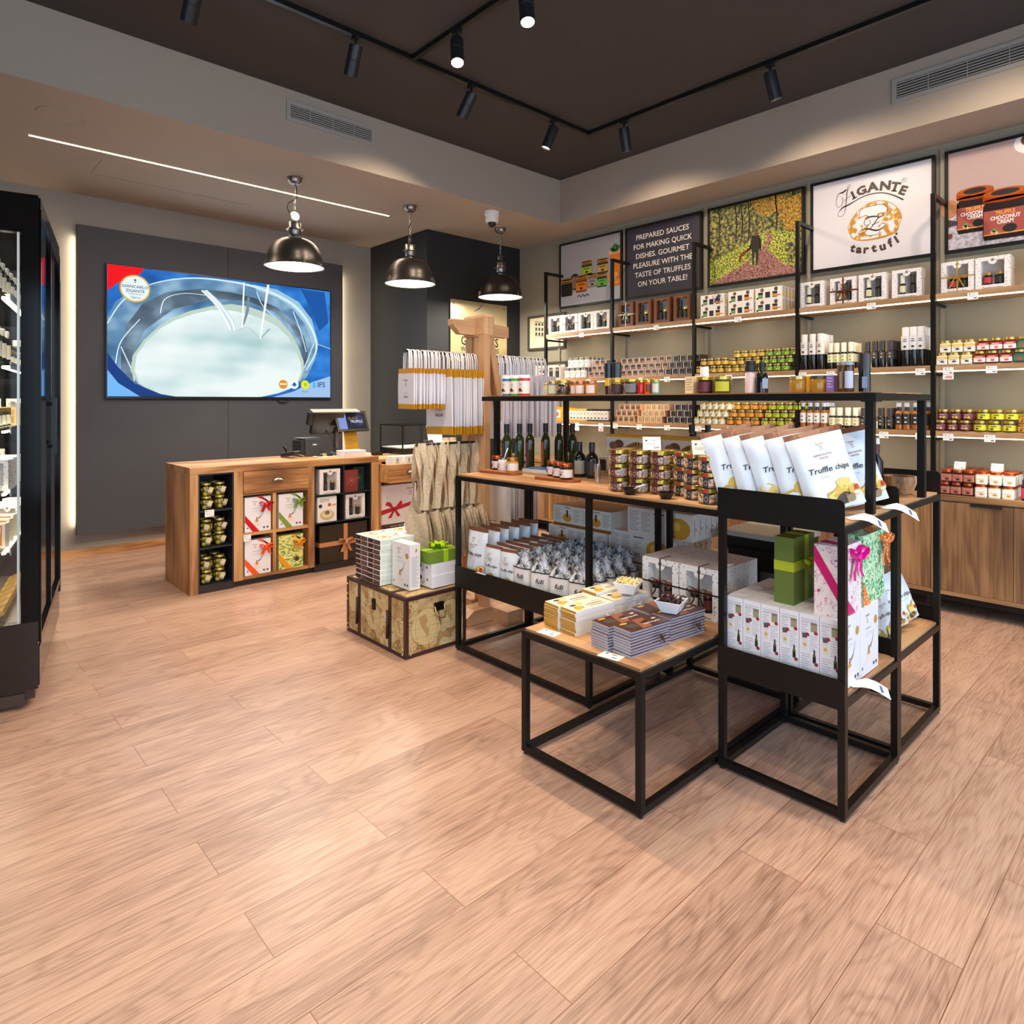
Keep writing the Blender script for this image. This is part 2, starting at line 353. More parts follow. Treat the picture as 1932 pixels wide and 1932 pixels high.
# wall screen showing cream pouring into a vat
TX, TZ, TW, TH = 1.455, 1.56, 2.367, 1.295
t = thing('wall_screen', 'large wall screen showing white cream pouring into a steel vat', 'screen', (TX, 7.40, TZ))
q = MB(); q.box(-.012, TW + .012, -.0, .03, -.022, TH + .012, mat('0B0B0C', .3)); q.box(.5, TW - .5, .03, .03 + .0, .2, .9, BLK) if 0 else None; q.build('bezel', t)
def em_noise(name, stops, sc):
    a, tt_, b, n = nodes(name); tc = n('TexCoord'); mp = n('Mapping'); mp.inputs['Scale'].default_value = sc; no = n('TexNoise', Scale=1.0, Detail=2); tt_.links.new(tc.outputs['Object'], mp.inputs[0]); tt_.links.new(mp.outputs[0], no.inputs['Vector'])
    rp = ramp(n, stops); tt_.links.new(no.outputs['Fac'], rp.inputs[0]); tt_.links.new(rp.outputs[0], b.inputs['Emission Color']); b.inputs['Base Color'].default_value = (0, 0, 0, 1); b.inputs['Emission Strength'].default_value = .95; b.inputs['Specular IOR Level'].default_value = .1; return a
MILK = em_noise('screen_milk', [(.3, 'A9C8CB'), (.45, 'CFE2E2'), (.6, 'E6F1F0')], (1.1, 1, 2.6)); VAT = em_noise('screen_steel', [(.3, '2F5B86'), (.5, '5F8AAE'), (.7, 'A9CBE0')], (2.2, 1, 3.2)); VATD = em_noise('screen_steel_dark', [(.3, '3A4652'), (.5, '566A7C'), (.7, '8AA4B8')], (2.5, 1, 4)); SKYB = em_noise('screen_blue', [(.35, '154A94'), (.5, '2068BC'), (.65, '3A8CE0')], (2, 1, 3))
def em(h, e=1.0): return mat(h, .5, 0, e)
q = MB(); q.M = FN(0, -.0005, 0) @ Matrix.Diagonal((TW, TH, 1, 1))
q.rect(0, 0, 1, 1, SKYB, 0)
D = .0008
q.poly([(0, .2), (.1, .05), (.3, 0), (.7, 0), (.85, .1), (.93, .4), (.92, .55), (.86, .75), (.75, .9), (.6, .97), (.4, .985), (.25, .95), (.12, .86), (.03, .72), (0, .6)], VAT, D)
q.poly([(.62, .99), (.98, .99), (1, .97), (1, .6), (.93, .55), (.87, .72), (.78, .86), (.68, .94)], SKYB, D)
q.poly([(.84, .99), (.97, .99), (.99, .7), (.94, .62), (.9, .8)], em('1C57A6', .9), 2 * D)
q.poly([(.0, .6), (.03, .72), (.1, .84), (.2, .92), (.36, .955), (.52, .95), (.66, .9), (.62, .86), (.5, .89), (.36, .89), (.22, .83), (.13, .72), (.07, .55), (.05, .35), (.02, .3), (0, .35)], VAT, 2 * D)
q.poly([(.05, .35), (.07, .55), (.13, .72), (.22, .83), (.36, .89), (.5, .89), (.62, .86), (.72, .8), (.8, .7), (.86, .55), (.88, .4), (.87, .3), (.82, .2), (.86, .28), (.84, .5), (.78, .66), (.7, .76), (.58, .83), (.42, .82), (.25, .7), (.14, .52), (.09, .3), (.1, .1), (.05, .2)], VATD, 3 * D)
q.poly([(.60, .98), (.72, .96), (.83, .87), (.9, .72), (.935, .5), (.9, .5), (.87, .66), (.8, .8), (.72, .89), (.62, .93)], em('9CC4DE', .9), 3 * D)
q.spline([(.0, .55), (.06, .74), (.16, .88), (.31, .965), (.47, .982), (.642, .95), (.8, .84), (.894, .65), (.925, .45), (.87, .25)], [.004, .006, .006, .01, .014, .02, .02, .014, .01, .006], em('C9E4F2', 1), 4 * D)
for p in ([(.03, .25), (.05, .42), (.12, .6)], [(.05, .38), (.09, .2), (.1, .12)], [(.2, .66), (.22, .78), (.3, .84), (.4, .84)], [(.62, .92), (.65, .8), (.73, .68)], [(.8, .78), (.84, .6), (.87, .42)], [(.91, .5), (.88, .36), (.84, .2)]): q.spline(p, .004, em('DCEEF8', 1), 4 * D)
q.poly([(.113, .10), (.085, .2), (.095, .32), (.136, .442), (.19, .55), (.238, .622), (.32, .70), (.414, .757), (.5, .79), (.583, .783), (.66, .745), (.733, .688), (.79, .58), (.828, .46), (.856, .33), (.858, .254), (.84, .16), (.803, .09), (.72, .03), (.64, .0), (.2, .0)], em('B9CFC0', .95), 5 * D)
q.poly([(.12, .10), (.1, .2), (.108, .32), (.148, .435), (.2, .54), (.25, .605), (.33, .675), (.414, .725), (.5, .735), (.583, .715), (.66, .68), (.72, .63), (.775, .54), (.815, .43), (.842, .31), (.845, .24), (.825, .15), (.79, .08), (.7, .02), (.62, .0), (.22, .0)], MILK, 6 * D)
q.spline([(.38, .88), (.44, .78), (.49, .65), (.51, .56)], [.028, .036, .04, .03], em('C6DAE4', .95), 8 * D)
q.spline([(.37, .88), (.43, .78), (.475, .65), (.495, .57)], [.006, .008, .01, .008], em('F0F8FA', 1), 9 * D)
q.spline([(.39, .88), (.455, .76), (.5, .65), (.515, .57)], [.006, .008, .01, .008], em('F0F8FA', 1), 9 * D)
q.spline([(.551, .6), (.562, .66), (.575, .75), (.58, .86)], [.004, .01, .014, .01], em('7C8E98', .9), 8 * D)
q.line([(.559, .987), (.551, .6)], .007, em('F1F4F0', 1), 9 * D); q.line([(.675, .992), (.636, .512)], [.012, .007], em('F1F4F0', 1), 9 * D)
q.spline([(.636, .512), (.655, .55), (.68, .6)], [.004, .008, .01], em('9DB4B8', .9), 8 * D)
q.spline([(.5, .59), (.53, .57), (.555, .59), (.58, .6), (.61, .55), (.64, .51)], .004, em('A9C2C6', .9), 8 * D)
q.poly([(0, .33), (.04, .22), (.1, .1), (.2, .02), (.26, 0), (0, 0)], em('173F86', .9), 9 * D)
q.poly([(0, .2), (.04, .1), (.12, 0), (0, 0)], em('6FB0EE', 1), 10 * D)
q.poly([(.64, 0), (.76, .05), (.86, .16), (.92, .3), (.935, .42), (1, .5), (1, 0)], SKYB, 9 * D)
q.poly([(.7, 0), (.8, .05), (.9, .14), (1, .2), (1, 0)], em('9CBFE8', .95), 10 * D)
q.line([(.92, .5), (1, .46)], .006, em('A8D2F2', 1), 10 * D)
q.poly([(0, 1), (.136, 1), (.13, .97), (.1, .93), (.04, .87), (0, .8)], em('E80C18', 1), 10 * D)
q.M = FN(0, -.0005 - 11 * D, 0)
bx, bz = .102 * TW, .835 * TH; q.disc(bx, bz, .137, em('D9A93C', 1), D * 1, n=36); q.disc(bx, bz, .123, em('DDEBF0', 1), 2 * D, n=36)
nv = em('232B5E', .6)
q.txt('GIANCARLO', bx, bz + .005, .03, nv, bold=.01, z=3 * D); q.txt('ZIGANTE', bx, bz - .038, .03, nv, bold=.01, z=3 * D)
q.rect(bx - .07, bz - .052, bx + .07, bz - .05, nv, 3 * D); q.txt('PREMIUM QUALITY', bx, bz - .064, .009, nv, z=3 * D); q.txt('Zigante', bx, bz - .098, .022, nv, shear=.35, z=3 * D)
q.disc(bx, bz + .085, .012, nv, 3 * D, .008); q.disc(bx, bz + .066, .01, em('4A8A8A', .7), 3 * D, .006)
for i, (u, cc) in enumerate(((.749, 'D98A1E'), (.806, 'E8F0FA'), (.862, 'D9E021'))): q.disc(u * TW, .115 * TH, .052, em(cc, 1), D, n=28)
q.poly([(.806 * TW - .03, .115 * TH), (.806 * TW, .115 * TH - .03), (.806 * TW + .03, .115 * TH), (.806 * TW, .115 * TH + .03)], em('1763B0', 1), 2 * D)
q.txt('V', .862 * TW, .115 * TH - .022, .045, em('2C8C3A', .8), bold=.01, z=2 * D, shear=.2); q.txt('VEGAN', .862 * TW, .045 * TH, .018, em('3C8C3A', .9), bold=.01, z=2 * D)
q.txt('IFS', .95 * TW, .095 * TH, .065, em('16348C', .9), bold=.01, z=2 * D); q.disc(.911 * TW, .125 * TH, .016, em('35A8E8', 1), 2 * D); q.disc(.911 * TW, .1 * TH, .018, em('35A8E8', 1), 2 * D)
q.txt('IFS', .749 * TW, .105 * TH, .02, em('F4E2B8', 1), z=2 * D) if 0 else q.rect(.749 * TW - .04, .11 * TH, .749 * TW + .04, .125 * TH, em('F3E6C4', 1), 2 * D)
q.build('picture', t)
q = MB(); q.tube([(1.72, .01, -.03), (1.75, .01, -.055), (1.81, .01, -.06), (1.85, .01, -.03)], .008, BLKM); q.build('cable', t)
light('screen_glow', 'AREA', (TX + TW / 2, 7.36, TZ + TH / 2), 14, (.75, .88, 1), (TX + TW / 2, 3, TZ + .3), shape='RECTANGLE', size=2.2, size_y=1.2)

# ---------------- track rails and spots ----------------
def rail(a, b, label):
    (xa, ya), (xb, yb) = a, b; q = MB(); w = .017
    if xa == xb: q.box(xa - w, xa + w, min(ya, yb), max(ya, yb), ZC - .035, ZC - .0005, DARK)
    else: q.box(min(xa, xb), max(xa, xb), ya - w, ya + w, ZC - .035, ZC - .0005, DARK)
    tag(q.build('track_rail'), label, 'light rail', 'ceiling light rails')
rail((-1.5, 3.97), (4.667, 3.97), 'black ceiling light rail running parallel to the screen wall')
rail((4.65, 3.953), (4.65, -2), 'black ceiling light rail running along the product shelves')
rail((2.70, 3.953), (2.70, -2), 'black ceiling light rail branching towards the room centre')
def spot(x, y, tgt, e, label, vis=.5, size=75, lit=8):
    d = (Vector(tgt) - Vector((x, y, 3.80))).normalized()
    t = thing('spotlight', label, 'spotlight', (x, y, ZC - .035), group='black ceiling spotlights')
    q = MB(); q.box(-.018, .018, -.03, .03, -.02, 0, BLKM); q.tube([(0, 0, -.02), (0, 0, -.07)], .008, BLKM); q.build('mount', t)
    ro = d.to_track_quat('-Z', 'Y').to_euler()
    q = MB(); q.lathe([(0, .02), (.043, .02), (.045, .01), (.045, -.07), (.0435, -.072), (.0435, -.076), (.045, -.078), (.045, -.18), (.040, -.18), (.038, -.165)], mat('232528', .4, .3), 24); q.build('body', t, (0, 0, -.075), ro)
    q = MB(); q.lathe([(0, -.166), (.038, -.166)], mat('FFE9C8', .5, 0, lit), 20); q.build('lens', t, (0, 0, -.075), ro)
    p = Vector((x, y, ZC - .11)) + d * .19
    light('spot_light', 'SPOT', p, e, WARM, tuple(p + d), spot_size=R(size), spot_blend=.6, shadow_soft_size=.04)
spot(1.24, 4.05, (1.1, 6.6, .4), 75, 'black ceiling spotlight cut by the top picture edge', size=62)
spot(2.24, 3.97, (2.4, 5.9, .5), 85, 'black ceiling spotlight left of the rail junction', size=62)
spot(3.25, 3.97, (2.9, 6.0, .9), 85, 'tilted black ceiling spotlight between rail junction and rail corner', size=105)
spot(4.18, 3.97, (3.3, 4.9, .6), 75, 'tilted black ceiling spotlight left of the rail corner', size=125)
spot(4.65, 3.56, (5.3, 3.7, 1.8), 50, 'black ceiling spotlight just right of the rail corner', size=150)
spot(4.65, 2.23, (5.3, 2.0, 1.8), 50, 'black ceiling spotlight above the forest poster', size=150)
spot(2.70, 3.45, (1.9, 2.3, 0), 110, 'lit ceiling spotlight glaring beside the rail junction', size=80, lit=60)
spot(2.70, 2.79, (2.2, 1.9, 0), 110, 'lit ceiling spotlight cut by the top edge near the centre', size=80, lit=60)
for y in (.8, -.6): light('rail_spot', 'SPOT', (4.65, y, 3.75), 45, WARM, (5.4, y + .2, 1.8), spot_size=R(150), spot_blend=.6, shadow_soft_size=.04)
# soffit downlights over the shelf wall
q = None

# ---------------- pendant lamps ----------------
def pendant(x, y, label, rot):
    t = thing('pendant_lamp', label, 'lamp', (x, y, ZS), (0, 0, R(rot)), 'industrial pendant lamps over the counter')
    q = MB(); q.lathe([(0, 0), (.066, 0), (.066, -.012), (.063, -.016), (.058, -.04), (.035, -.058), (0, -.06)], STEEL, 28); q.build('canopy', t)
    q = MB(); z = -.06
    for i in range(9):
        z0 = -.062 - i * .027; pts = []
        for k in range(12):
            a = 2 * PI * k / 12; u, v = .008 * math.cos(a), .018 * math.sin(a)
            pts.append((u, 0, z0 - .016 + v) if i % 2 else (0, u, z0 - .016 + v))
        q.tube(pts, .0022, mat('C9C5BF', .25, 1), 5, True)
    q.build('chain', t)
    q = MB(); q.tube([(.01, 0, -.06), (.022, 0, -.12), (.02, 0, -.17), (-.02, 0, -.21), (-.06, 0, -.235), (-.07, 0, -.28), (-.045, 0, -.33), (-.01, 0, -.355)], .004, BLKM, 6); q.build('cable', t)
    q = MB(); q.M = Matrix.Translation((0, 0, -.345)) @ Matrix.Rotation(PI / 2, 4, 'X'); q.lathe([(0, -.012), (.04, -.012), (.043, 0), (.04, .012), (0, .012)], STEEL, 20)
    for k in range(4): q.cyl(.027 * math.cos(k * PI / 2), .027 * math.sin(k * PI / 2), .01, .005, .008, mat('4A4643', .4, .8), 6)
    q.build('swivel', t)
    q = MB(); q.lathe([(0, -.385), (.012, -.39), (.05, -.40), (.055, -.41), (.055, -.455), (.074, -.458), (.074, -.466), (.055, -.47), (.052, -.51), (.046, -.52), (.03, -.525), (.03, -.545)], STEEL, 28); q.build('socket_housing', t)
    dome = [(.03, -.54), (.075, -.548)] + [(.075 + (.246 - .075) * math.sin(R(a)), -.548 - .225 * (1 - math.cos(R(a)))) for a in range(10, 91, 10)]
    q = MB(); q.lathe(dome + [(.258, -.79), (.262, -.80), (.256, -.806)] + [(r - .006, z - .004) for r, z in dome[::-1][:-1]], mat('3C3835', .35, .75, name='gunmetal'), 48); q.build('shade', t)
    q = MB(); q.lathe([(.0, -.796), (.252, -.796)], mat('FFF6E0', .5, 0, 9), 48); q.build('diffuser', t)
    for k in range(3):
        a = 2 * PI * k / 3 + .4; q = MB(); q.M = Matrix.Rotation(a, 4, 'Z'); q.box(.244, .262, -.008, .008, -.80, -.745, STEEL); q.tube([(.262, 0, -.80), (.27, 0, -.78), (.262, 0, -.76)], .003, STEEL, 6); q.build('clip', t)
    light('pendant_light', 'AREA', (x, y, ZS - .81), 26, NEUT, (x, y, 0), shape='DISK', size=.46)
pendant(2.574, 5.65, 'gunmetal dome pendant lamp nearest the wall screen', 0)
pendant(3.814, 5.65, 'gunmetal dome pendant lamp hanging before the dark pillar edge', 40)
pendant(5.069, 5.66, 'gunmetal dome pendant lamp over the gold award plaque', 15)
t = thing('security_camera', 'white dome security camera on the soffit beside the rightmost pendant', 'camera', (4.566, 5.234, ZS))
q = MB(); q.lathe([(0, 0), (.078, 0), (.078, -.04), (.07, -.045), (.07, -.10), (.06, -.115), (0, -.115)], mat('E4E0D8', .4), 28); q.build('housing', t)
q = MB(); q.sphere(0, 0, -.12, .045, mat('2A2A2C', .12, .3), 16, 8); q.build('lens_dome', t)

# ---------------- pillar plaque, small pictures ----------------
t = thing('award_plaque', 'gold framed award plaque on the dark pillar, half hidden by the wooden stand', 'plaque', (4.787, 6.245, 2.0))
q = MB(); q.box(0, .91, -.008, 0, 0, .74, mat('CDBB8E', .28, .55)); q.build('plate', t)
q = MB(); q.M = FN(0, -.0085, 0); bk = mat('171717', .5); bl = mat('1F4FA0', .5)
q.txt('GUINNESS', .46, .20, .112, bk, bold=.02, sx=.85); q.txt('WORLD RECORDS', .46, .12, .062, bk, bold=.015, sx=.86)
q.spline([(.36, .62), (.44, .66), (.5, .72)], [.004, .016, .002], bl); q.disc(.60, .54, .05, bl, .0009, .07); q.spline([(.38, .35), (.52, .45), (.66, .62)], [.004, .02, .004], bl)
q.rect(.02, .02, .035, .035, STEEL) ; q.build('lettering', t)
for x in (.05, .86):
    for z in (.05, .69): q = MB(); q.M = FN(x, -.008, z); q.lathe([(0, .006), (.012, .006), (.012, 0)], STEEL, 12); q.build('screw', t)
def small_pic(y, z, w, h, label):
    t = thing('framed_picture', label, 'picture', (5.95, y, z)); q = MB(); q.M = FX(0, 0, 0)
    for b in [(0, w, 0, .03), (0, w, h - .03, h), (0, .03, .03, h - .03), (w - .03, w, .03, h - .03)]: q.box(*b, 0, .025, mat('3B3A36', .5))
    q.build('frame', t)
    q = MB(); q.M = FX(0, 0, 0); q.box(.03, w - .03, .03, h - .03, 0, .012, mat('D9CFB0', .7)); ink = mat('4A453C', .8)
    q.M = FX(-.0125, 0, 0); a = w * .2
    for i in range(3):
        for j in range(3): q.rect(a + i * .055, h * .42 + j * .065 - i * .006, a + .035 + i * .055, h * .42 + .045 + j * .06 - i * .006, ink)
    q.line([(a - .01, h * .84), (a + .2, h * .76), (w * .62, h * .66)], .008, ink); q.line([(a - .01, h * .38), (a + .2, h * .38), (w * .75, h * .36)], .004, ink)
    for i in range(7): q.rect(w * .5 + i * .02, h * .40, w * .5 + .01 + i * .02, h * (.6 - .02 * i), ink)
    q.build('print', t)
small_pic(6.09, 2.165, .66, .445, 'dark framed old street engraving beside the pillar, the upper one')
small_pic(6.0, 1.56, .60, .445, 'dark framed old engraving beside the pillar, below the street engraving')
# ---------------- posters on the product wall ----------------
def poster(y, label, art, w=.96, h=.79):
    t = thing('poster', label, 'poster', (5.95, y, 2.65), group=None); q = MB(); q.M = FX(0, 0, 0); f = mat('1B1A1A', .35, .3)
    for b in [(0, w, 0, .022), (0, w, h - .022, h), (0, .022, .022, h - .022), (w - .022, w, .022, h - .022)]: q.box(*b, 0, .04, f)
    q.build('frame', t)
    q = MB(); q.M = FX(0, 0, 0); q.box(.022, w - .022, .022, h - .022, 0, .03, f); q.M = FX(-.0305, 0, 0); art(q); q.build('print', t)
    return t
Z = .0006
def pjar(q, x, y, w, h, lidc, glassc, labc, n, z, txt=None):
    r = w / 2; lh = h * .24
    q.poly([(x + w * .04, y), (x + w * .96, y), (x + w, y + h * .08), (x + w, y + h * .66), (x + w * .92, y + h * .76), (x + w * .08, y + h * .76), (x, y + h * .66), (x, y + h * .08)], mat(glassc, .5), z)
    q.rect(x + w * .02, y + h * .1, x + w * .98, y + h * .58, mat(labc, .5), z + Z)
    q.rect(x, y + h - lh, x + w, y + h - lh * .2, mat(lidc, .4, .2), z + 2 * Z); q.disc(x + r, y + h - lh * .2, r, mat(lidc, .4, .2), z + 2 * Z, lh * .3); q.disc(x + r, y + h - lh, r, mat(lidc, .4, .2), z + 2 * Z, lh * .18)
    q.disc(x + w * .5, y + h * .22, w * .15, mat('1A1614', .6), z + 2 * Z, h * .07)
    q.lines(x + w * .2, y + h * .5, x + w * .8, 2, h * .07, mat('2A2622', .6), z + 2 * Z, .5)
GRAY = mat('8F8C8E', .7); 
def art1(q):
    q.rect(.02, .02, .94, .77, mat('A3A0A2', .6), 0)
    q.poly([(.02, .02), (.94, .02), (.94, .24), (.5, .2), (.02, .17)], mat('B9B7BD', .5), Z)
    q.disc(.25, .3, .085, mat('2A201C', .8), 2 * Z, .1); q.disc(.235, .29, .055, mat('8C6A50', .8), 3 * Z, .075)
    pjar(q, .69, .20, 0, 0, '111111', '111111', '111111', 0, Z) if 0 else None
    q.poly([(.78, .17), (.94, .17), (.94, .55), (.78, .56), (.80, .4), (.77, .3)], mat('D8761C', .4), 2 * Z); q.poly([(.79, .2), (.9, .2), (.92, .3), (.82, .36)], mat('F0A048', .4), 3 * Z)
    q.poly([(.76, .54), (.94, .54), (.94, .575), (.76, .58)], mat('E2A27C', .4), 3 * Z)
    for a, b in ((.82, .6), (.86, .63), (.9, .61), (.88, .58), (.84, .58)): q.disc(a, b, .03, mat('2F6B2C', .6), 4 * Z, .022)
    pjar(q, .45, .20, .145, .165, 'C19452', '8A7C70', 'A39A92', 0, 3 * Z)
    pjar(q, .595, .185, .15, .165, 'C19452', '2E2A22', '5FB93C', 0, 5 * Z)
    pjar(q, .03, .14, .18, .215, 'B88748', '161311', '24201C', 0, 5 * Z)
    pjar(q, .27, .165, .172, .20, 'B88748', '7A3E12', 'E08018', 0, 8 * Z)
    pjar(q, .36, .355, .16, .17, 'B88748', '2E2A18', 'A8BC30', 0, 5 * Z)
    pjar(q, .60, .345, .16, .17, 'B88748', '2E2618', 'C9A24C', 0, 8 * Z)
    for i in range(9): q.disc(.3 + .02 * i, .12 + .01 * math.sin(i * 2), .012, mat('3A2218', .7), 3 * Z, .008)
def art2(q):
    q.rect(.02, .02, .94, .77, mat('34323C', .45), 0)
    tx = ['PREPARED SAUCES', 'FOR MAKING QUICK', 'DISHES. GOURMET', 'PLEASURE WITH THE', 'TASTE OF TRUFFLES', 'ON YOUR TABLE!']
    ws = [.66, .73, .67, .74, .70, .62]
    for i, s in enumerate(tx):
        vs, _ = text_geo(s, .006); w0 = (max(v[0] for v in vs) - min(v[0] for v in vs)) * .058 / .73
        q.txt(s, .48, .635 - i * .103, .058, mat('EDE6DC', .5), bold=.006, sx=ws[i] / w0)
FOREST = noise_mat('forest_foliage', [(.34, '1A1A10'), (.44, '3E4220'), (.5, '66603A'), (.56, '8A8A3A'), (.66, 'C0AC48')], (34, 34, 34), 8, .6, dist=.5)
FORESTG = noise_mat('forest_grass', [(.36, '2E3814'), (.45, '66782A'), (.53, 'A0A83A'), (.62, 'D8CC50')], (60, 60, 60), 6, .6, dist=.4)
FORESTA = noise_mat('autumn_leaves', [(.35, '3A3418'), (.5, '9A7A22'), (.62, 'D69A28'), (.75, 'E8B848')], (60, 60, 60), 5, .6)
LITTER = noise_mat('leaf_litter', [(.34, '3A2420'), (.46, '7E5048'), (.56, 'A8746A'), (.68, 'D0A090')], (110, 110, 110), 4, .7)
def art3(q):
    q.rect(.02, .02, .94, .77, FOREST, 0)
    q.poly([(.45, .77), (.80, .77), (.72, .62), (.58, .6), (.5, .66)], FORESTA, Z); q.poly([(.7, .7), (.94, .74), (.94, .4), (.80, .42), (.74, .55)], FORESTA, 1.5 * Z)
    q.poly([(.02, .24), (.2, .31), (.38, .36), (.5, .43), (.62, .46), (.78, .42), (.94, .38), (.94, .1), (.02, .02)], FORESTG, 2 * Z)
    q.poly([(.60, .45), (.63, .45), (.67, .38), (.62, .29), (.56, .3), (.62, .38)], LITTER, 3 * Z)
    q.poly([(.04, .02), (.94, .02), (.9, .06), (.76, .13), (.62, .28), (.56, .3), (.48, .24), (.36, .17), (.18, .1)], LITTER, 3 * Z)
    q.poly([(.78, .3), (.94, .35), (.94, .04), (.82, .1)], FOREST, 4 * Z); q.poly([(.47, .22), (.52, .24), (.52, .15), (.44, .16)], FORESTG, 4 * Z)
    for x in (.12, .3, .36, .43, .7, .86): q.line([(x, .4), (x + .01, .58), (x - .005, .77)], .012, mat('241C12', .8), Z)
    m = mat('26241C', .8)
    q.poly([(.465, .43), (.54, .43), (.55, .3), (.535, .3), (.53, .21), (.515, .15), (.505, .15), (.505, .27), (.49, .27), (.485, .16), (.47, .16), (.465, .3), (.445, .33)], m, 5 * Z)
    q.disc(.502, .447, .018, mat('6E4A48', .8), 5 * Z, .022); q.disc(.505, .458, .018, mat('8A3A50', .8), 6 * Z, .012)
    q.line([(.455, .36), (.44, .31), (.42, .30)], .01, m, 5 * Z); q.line([(.545, .4), (.552, .32), (.548, .28)], .014, m, 5 * Z)
    q.poly([(.33, .2), (.35, .2), (.36, .25), (.42, .29), (.46, .31), (.44, .325), (.38, .30), (.34, .27)], mat('7A2E18', .8), 5 * Z)
def art4(q):
    q.rect(.02, .02, .94, .77, mat('D8D4D8', .4), 0); b = mat('3E2C26', .5); k = mat('221C1A', .5)
    gold = noise_mat('gold_truffle', [(.4, 'B87E26'), (.47, 'D9A23A'), (.52, 'E2DFE2'), (.75, 'E4E0E2')], (22, 22, 22), 4, .5)
    tr = [(.313, .335), (.34, .4), (.393, .468), (.474, .515), (.563, .520), (.641, .486), (.702, .42), (.724, .348), (.706, .303), (.682, .241), (.579, .215), (.453, .212), (.366, .235), (.336, .275)]
    q.poly(tr, gold, Z); q.spline(tr + [tr[0]], [.006] * 9 + [.012, .018, .012, .01, .008, .006], mat('D29A34', .5), 2 * Z)
    q.poly([(.41, .413), (.41, .469), (.453, .487), (.588, .48), (.617, .45), (.612, .412), (.559, .414), (.542, .404), (.542, .327), (.571, .266), (.555, .242), (.466, .245), (.453, .27), (.479, .339), (.479, .404), (.453, .418)], mat('E4E0E2', .4), 2 * Z)
    q.spline([(.479, .404), (.453, .42), (.41, .41), (.405, .45), (.43, .482), (.52, .49), (.588, .482), (.617, .452), (.612, .414), (.559, .416), (.54, .395)], .004, k, 3 * Z)
    q.spline([(.6, .392), (.585, .40), (.57, .384), (.529, .396), (.48, .40), (.45, .381), (.443, .35), (.466, .333), (.49, .35), (.488, .376)], [.003, .003, .003, .012, .012, .005, .004, .004, .004, .003], b, 4 * Z)
    q.spline([(.60, .39), (.56, .384), (.535, .36), (.517, .332), (.487, .298)], [.003, .008, .008, .008, .005], b, 4 * Z); q.line([(.5, .33), (.56, .345)], .005, b, 4 * Z)
    q.spline([(.47, .297), (.423, .268), (.40, .279), (.423, .302), (.474, .303), (.538, .278), (.592, .296), (.604, .32), (.579, .328), (.555, .31)], [.003, .004, .004, .005, .012, .013, .006, .004, .004, .003], b, 4 * Z)
    q.spline([(.452, .27), (.466, .25), (.52, .243), (.556, .25), (.565, .272)], .004, k, 4 * Z)
    # script initial and long underline
    q.spline([(.296, .63), (.31, .66), (.333, .70), (.322, .708), (.312, .69), (.305, .64), (.296, .536), (.285, .48), (.262, .452), (.233, .462), (.236, .49), (.262, .518)], [.003, .004, .003, .003, .005, .007, .007, .004, .003, .003, .003, .004], b, 2 * Z)
    q.spline([(.30, .672), (.27, .655), (.242, .652), (.222, .62), (.216, .57), (.233, .535), (.262, .55), (.272, .59), (.262, .615)], [.013, .014, .006, .004, .003, .003, .005, .005, .003], b, 2 * Z)
    q.spline([(.24, .495), (.27, .525), (.31, .536), (.366, .558), (.42, .578), (.49, .59), (.58, .58), (.661, .543), (.735, .489)], [.004, .012, .013, .008, .008, .009, .009, .010, .013], b, 2 * Z); q.line([(.28, .578), (.333, .614)], .004, b, 2 * Z)
    for ch, x, y, r_, h in (('I', .366, .585, 22, .062), ('G', .428, .603, 14, .066), ('A', .51, .612, 3, .07), ('N', .60, .60, -8, .068), ('T', .668, .575, -18, .066), ('E', .722, .535, -27, .064)):
        q.txt(ch, x, y, h * 1.08, b, bold=.05, rot=r_, sx=1.12, z=2 * Z)
        if ch in 'IT': q.M = q.M; c_, s_ = math.cos(R(r_)), math.sin(R(r_)); q.line([(x - .02 * c_, y - .02 * s_), (x + .02 * c_, y + .02 * s_)], .010, b, 2 * Z)
    q.spline([(.742 + .017 * math.cos(R(a)), .645 + .017 * math.sin(R(a))) for a in range(0, 361, 30)], .0025, b, 2 * Z, 2); q.txt('R', .742, .637, .017, b, z=2 * Z)
    q.disc(.687, .222, .010, b, 2 * Z)
    for ch, x, y, r_ in (('t', .344, .135, -18), ('a', .397, .115, -10), ('r', .457, .104, -4), ('t', .521, .104, 6), ('u', .588, .108, 10), ('f', .652, .128, 20), ('i', .70, .15, 28)):
        q.txt(ch, x, y, .068, b, bold=.05, rot=r_, sx=1.05, z=2 * Z)
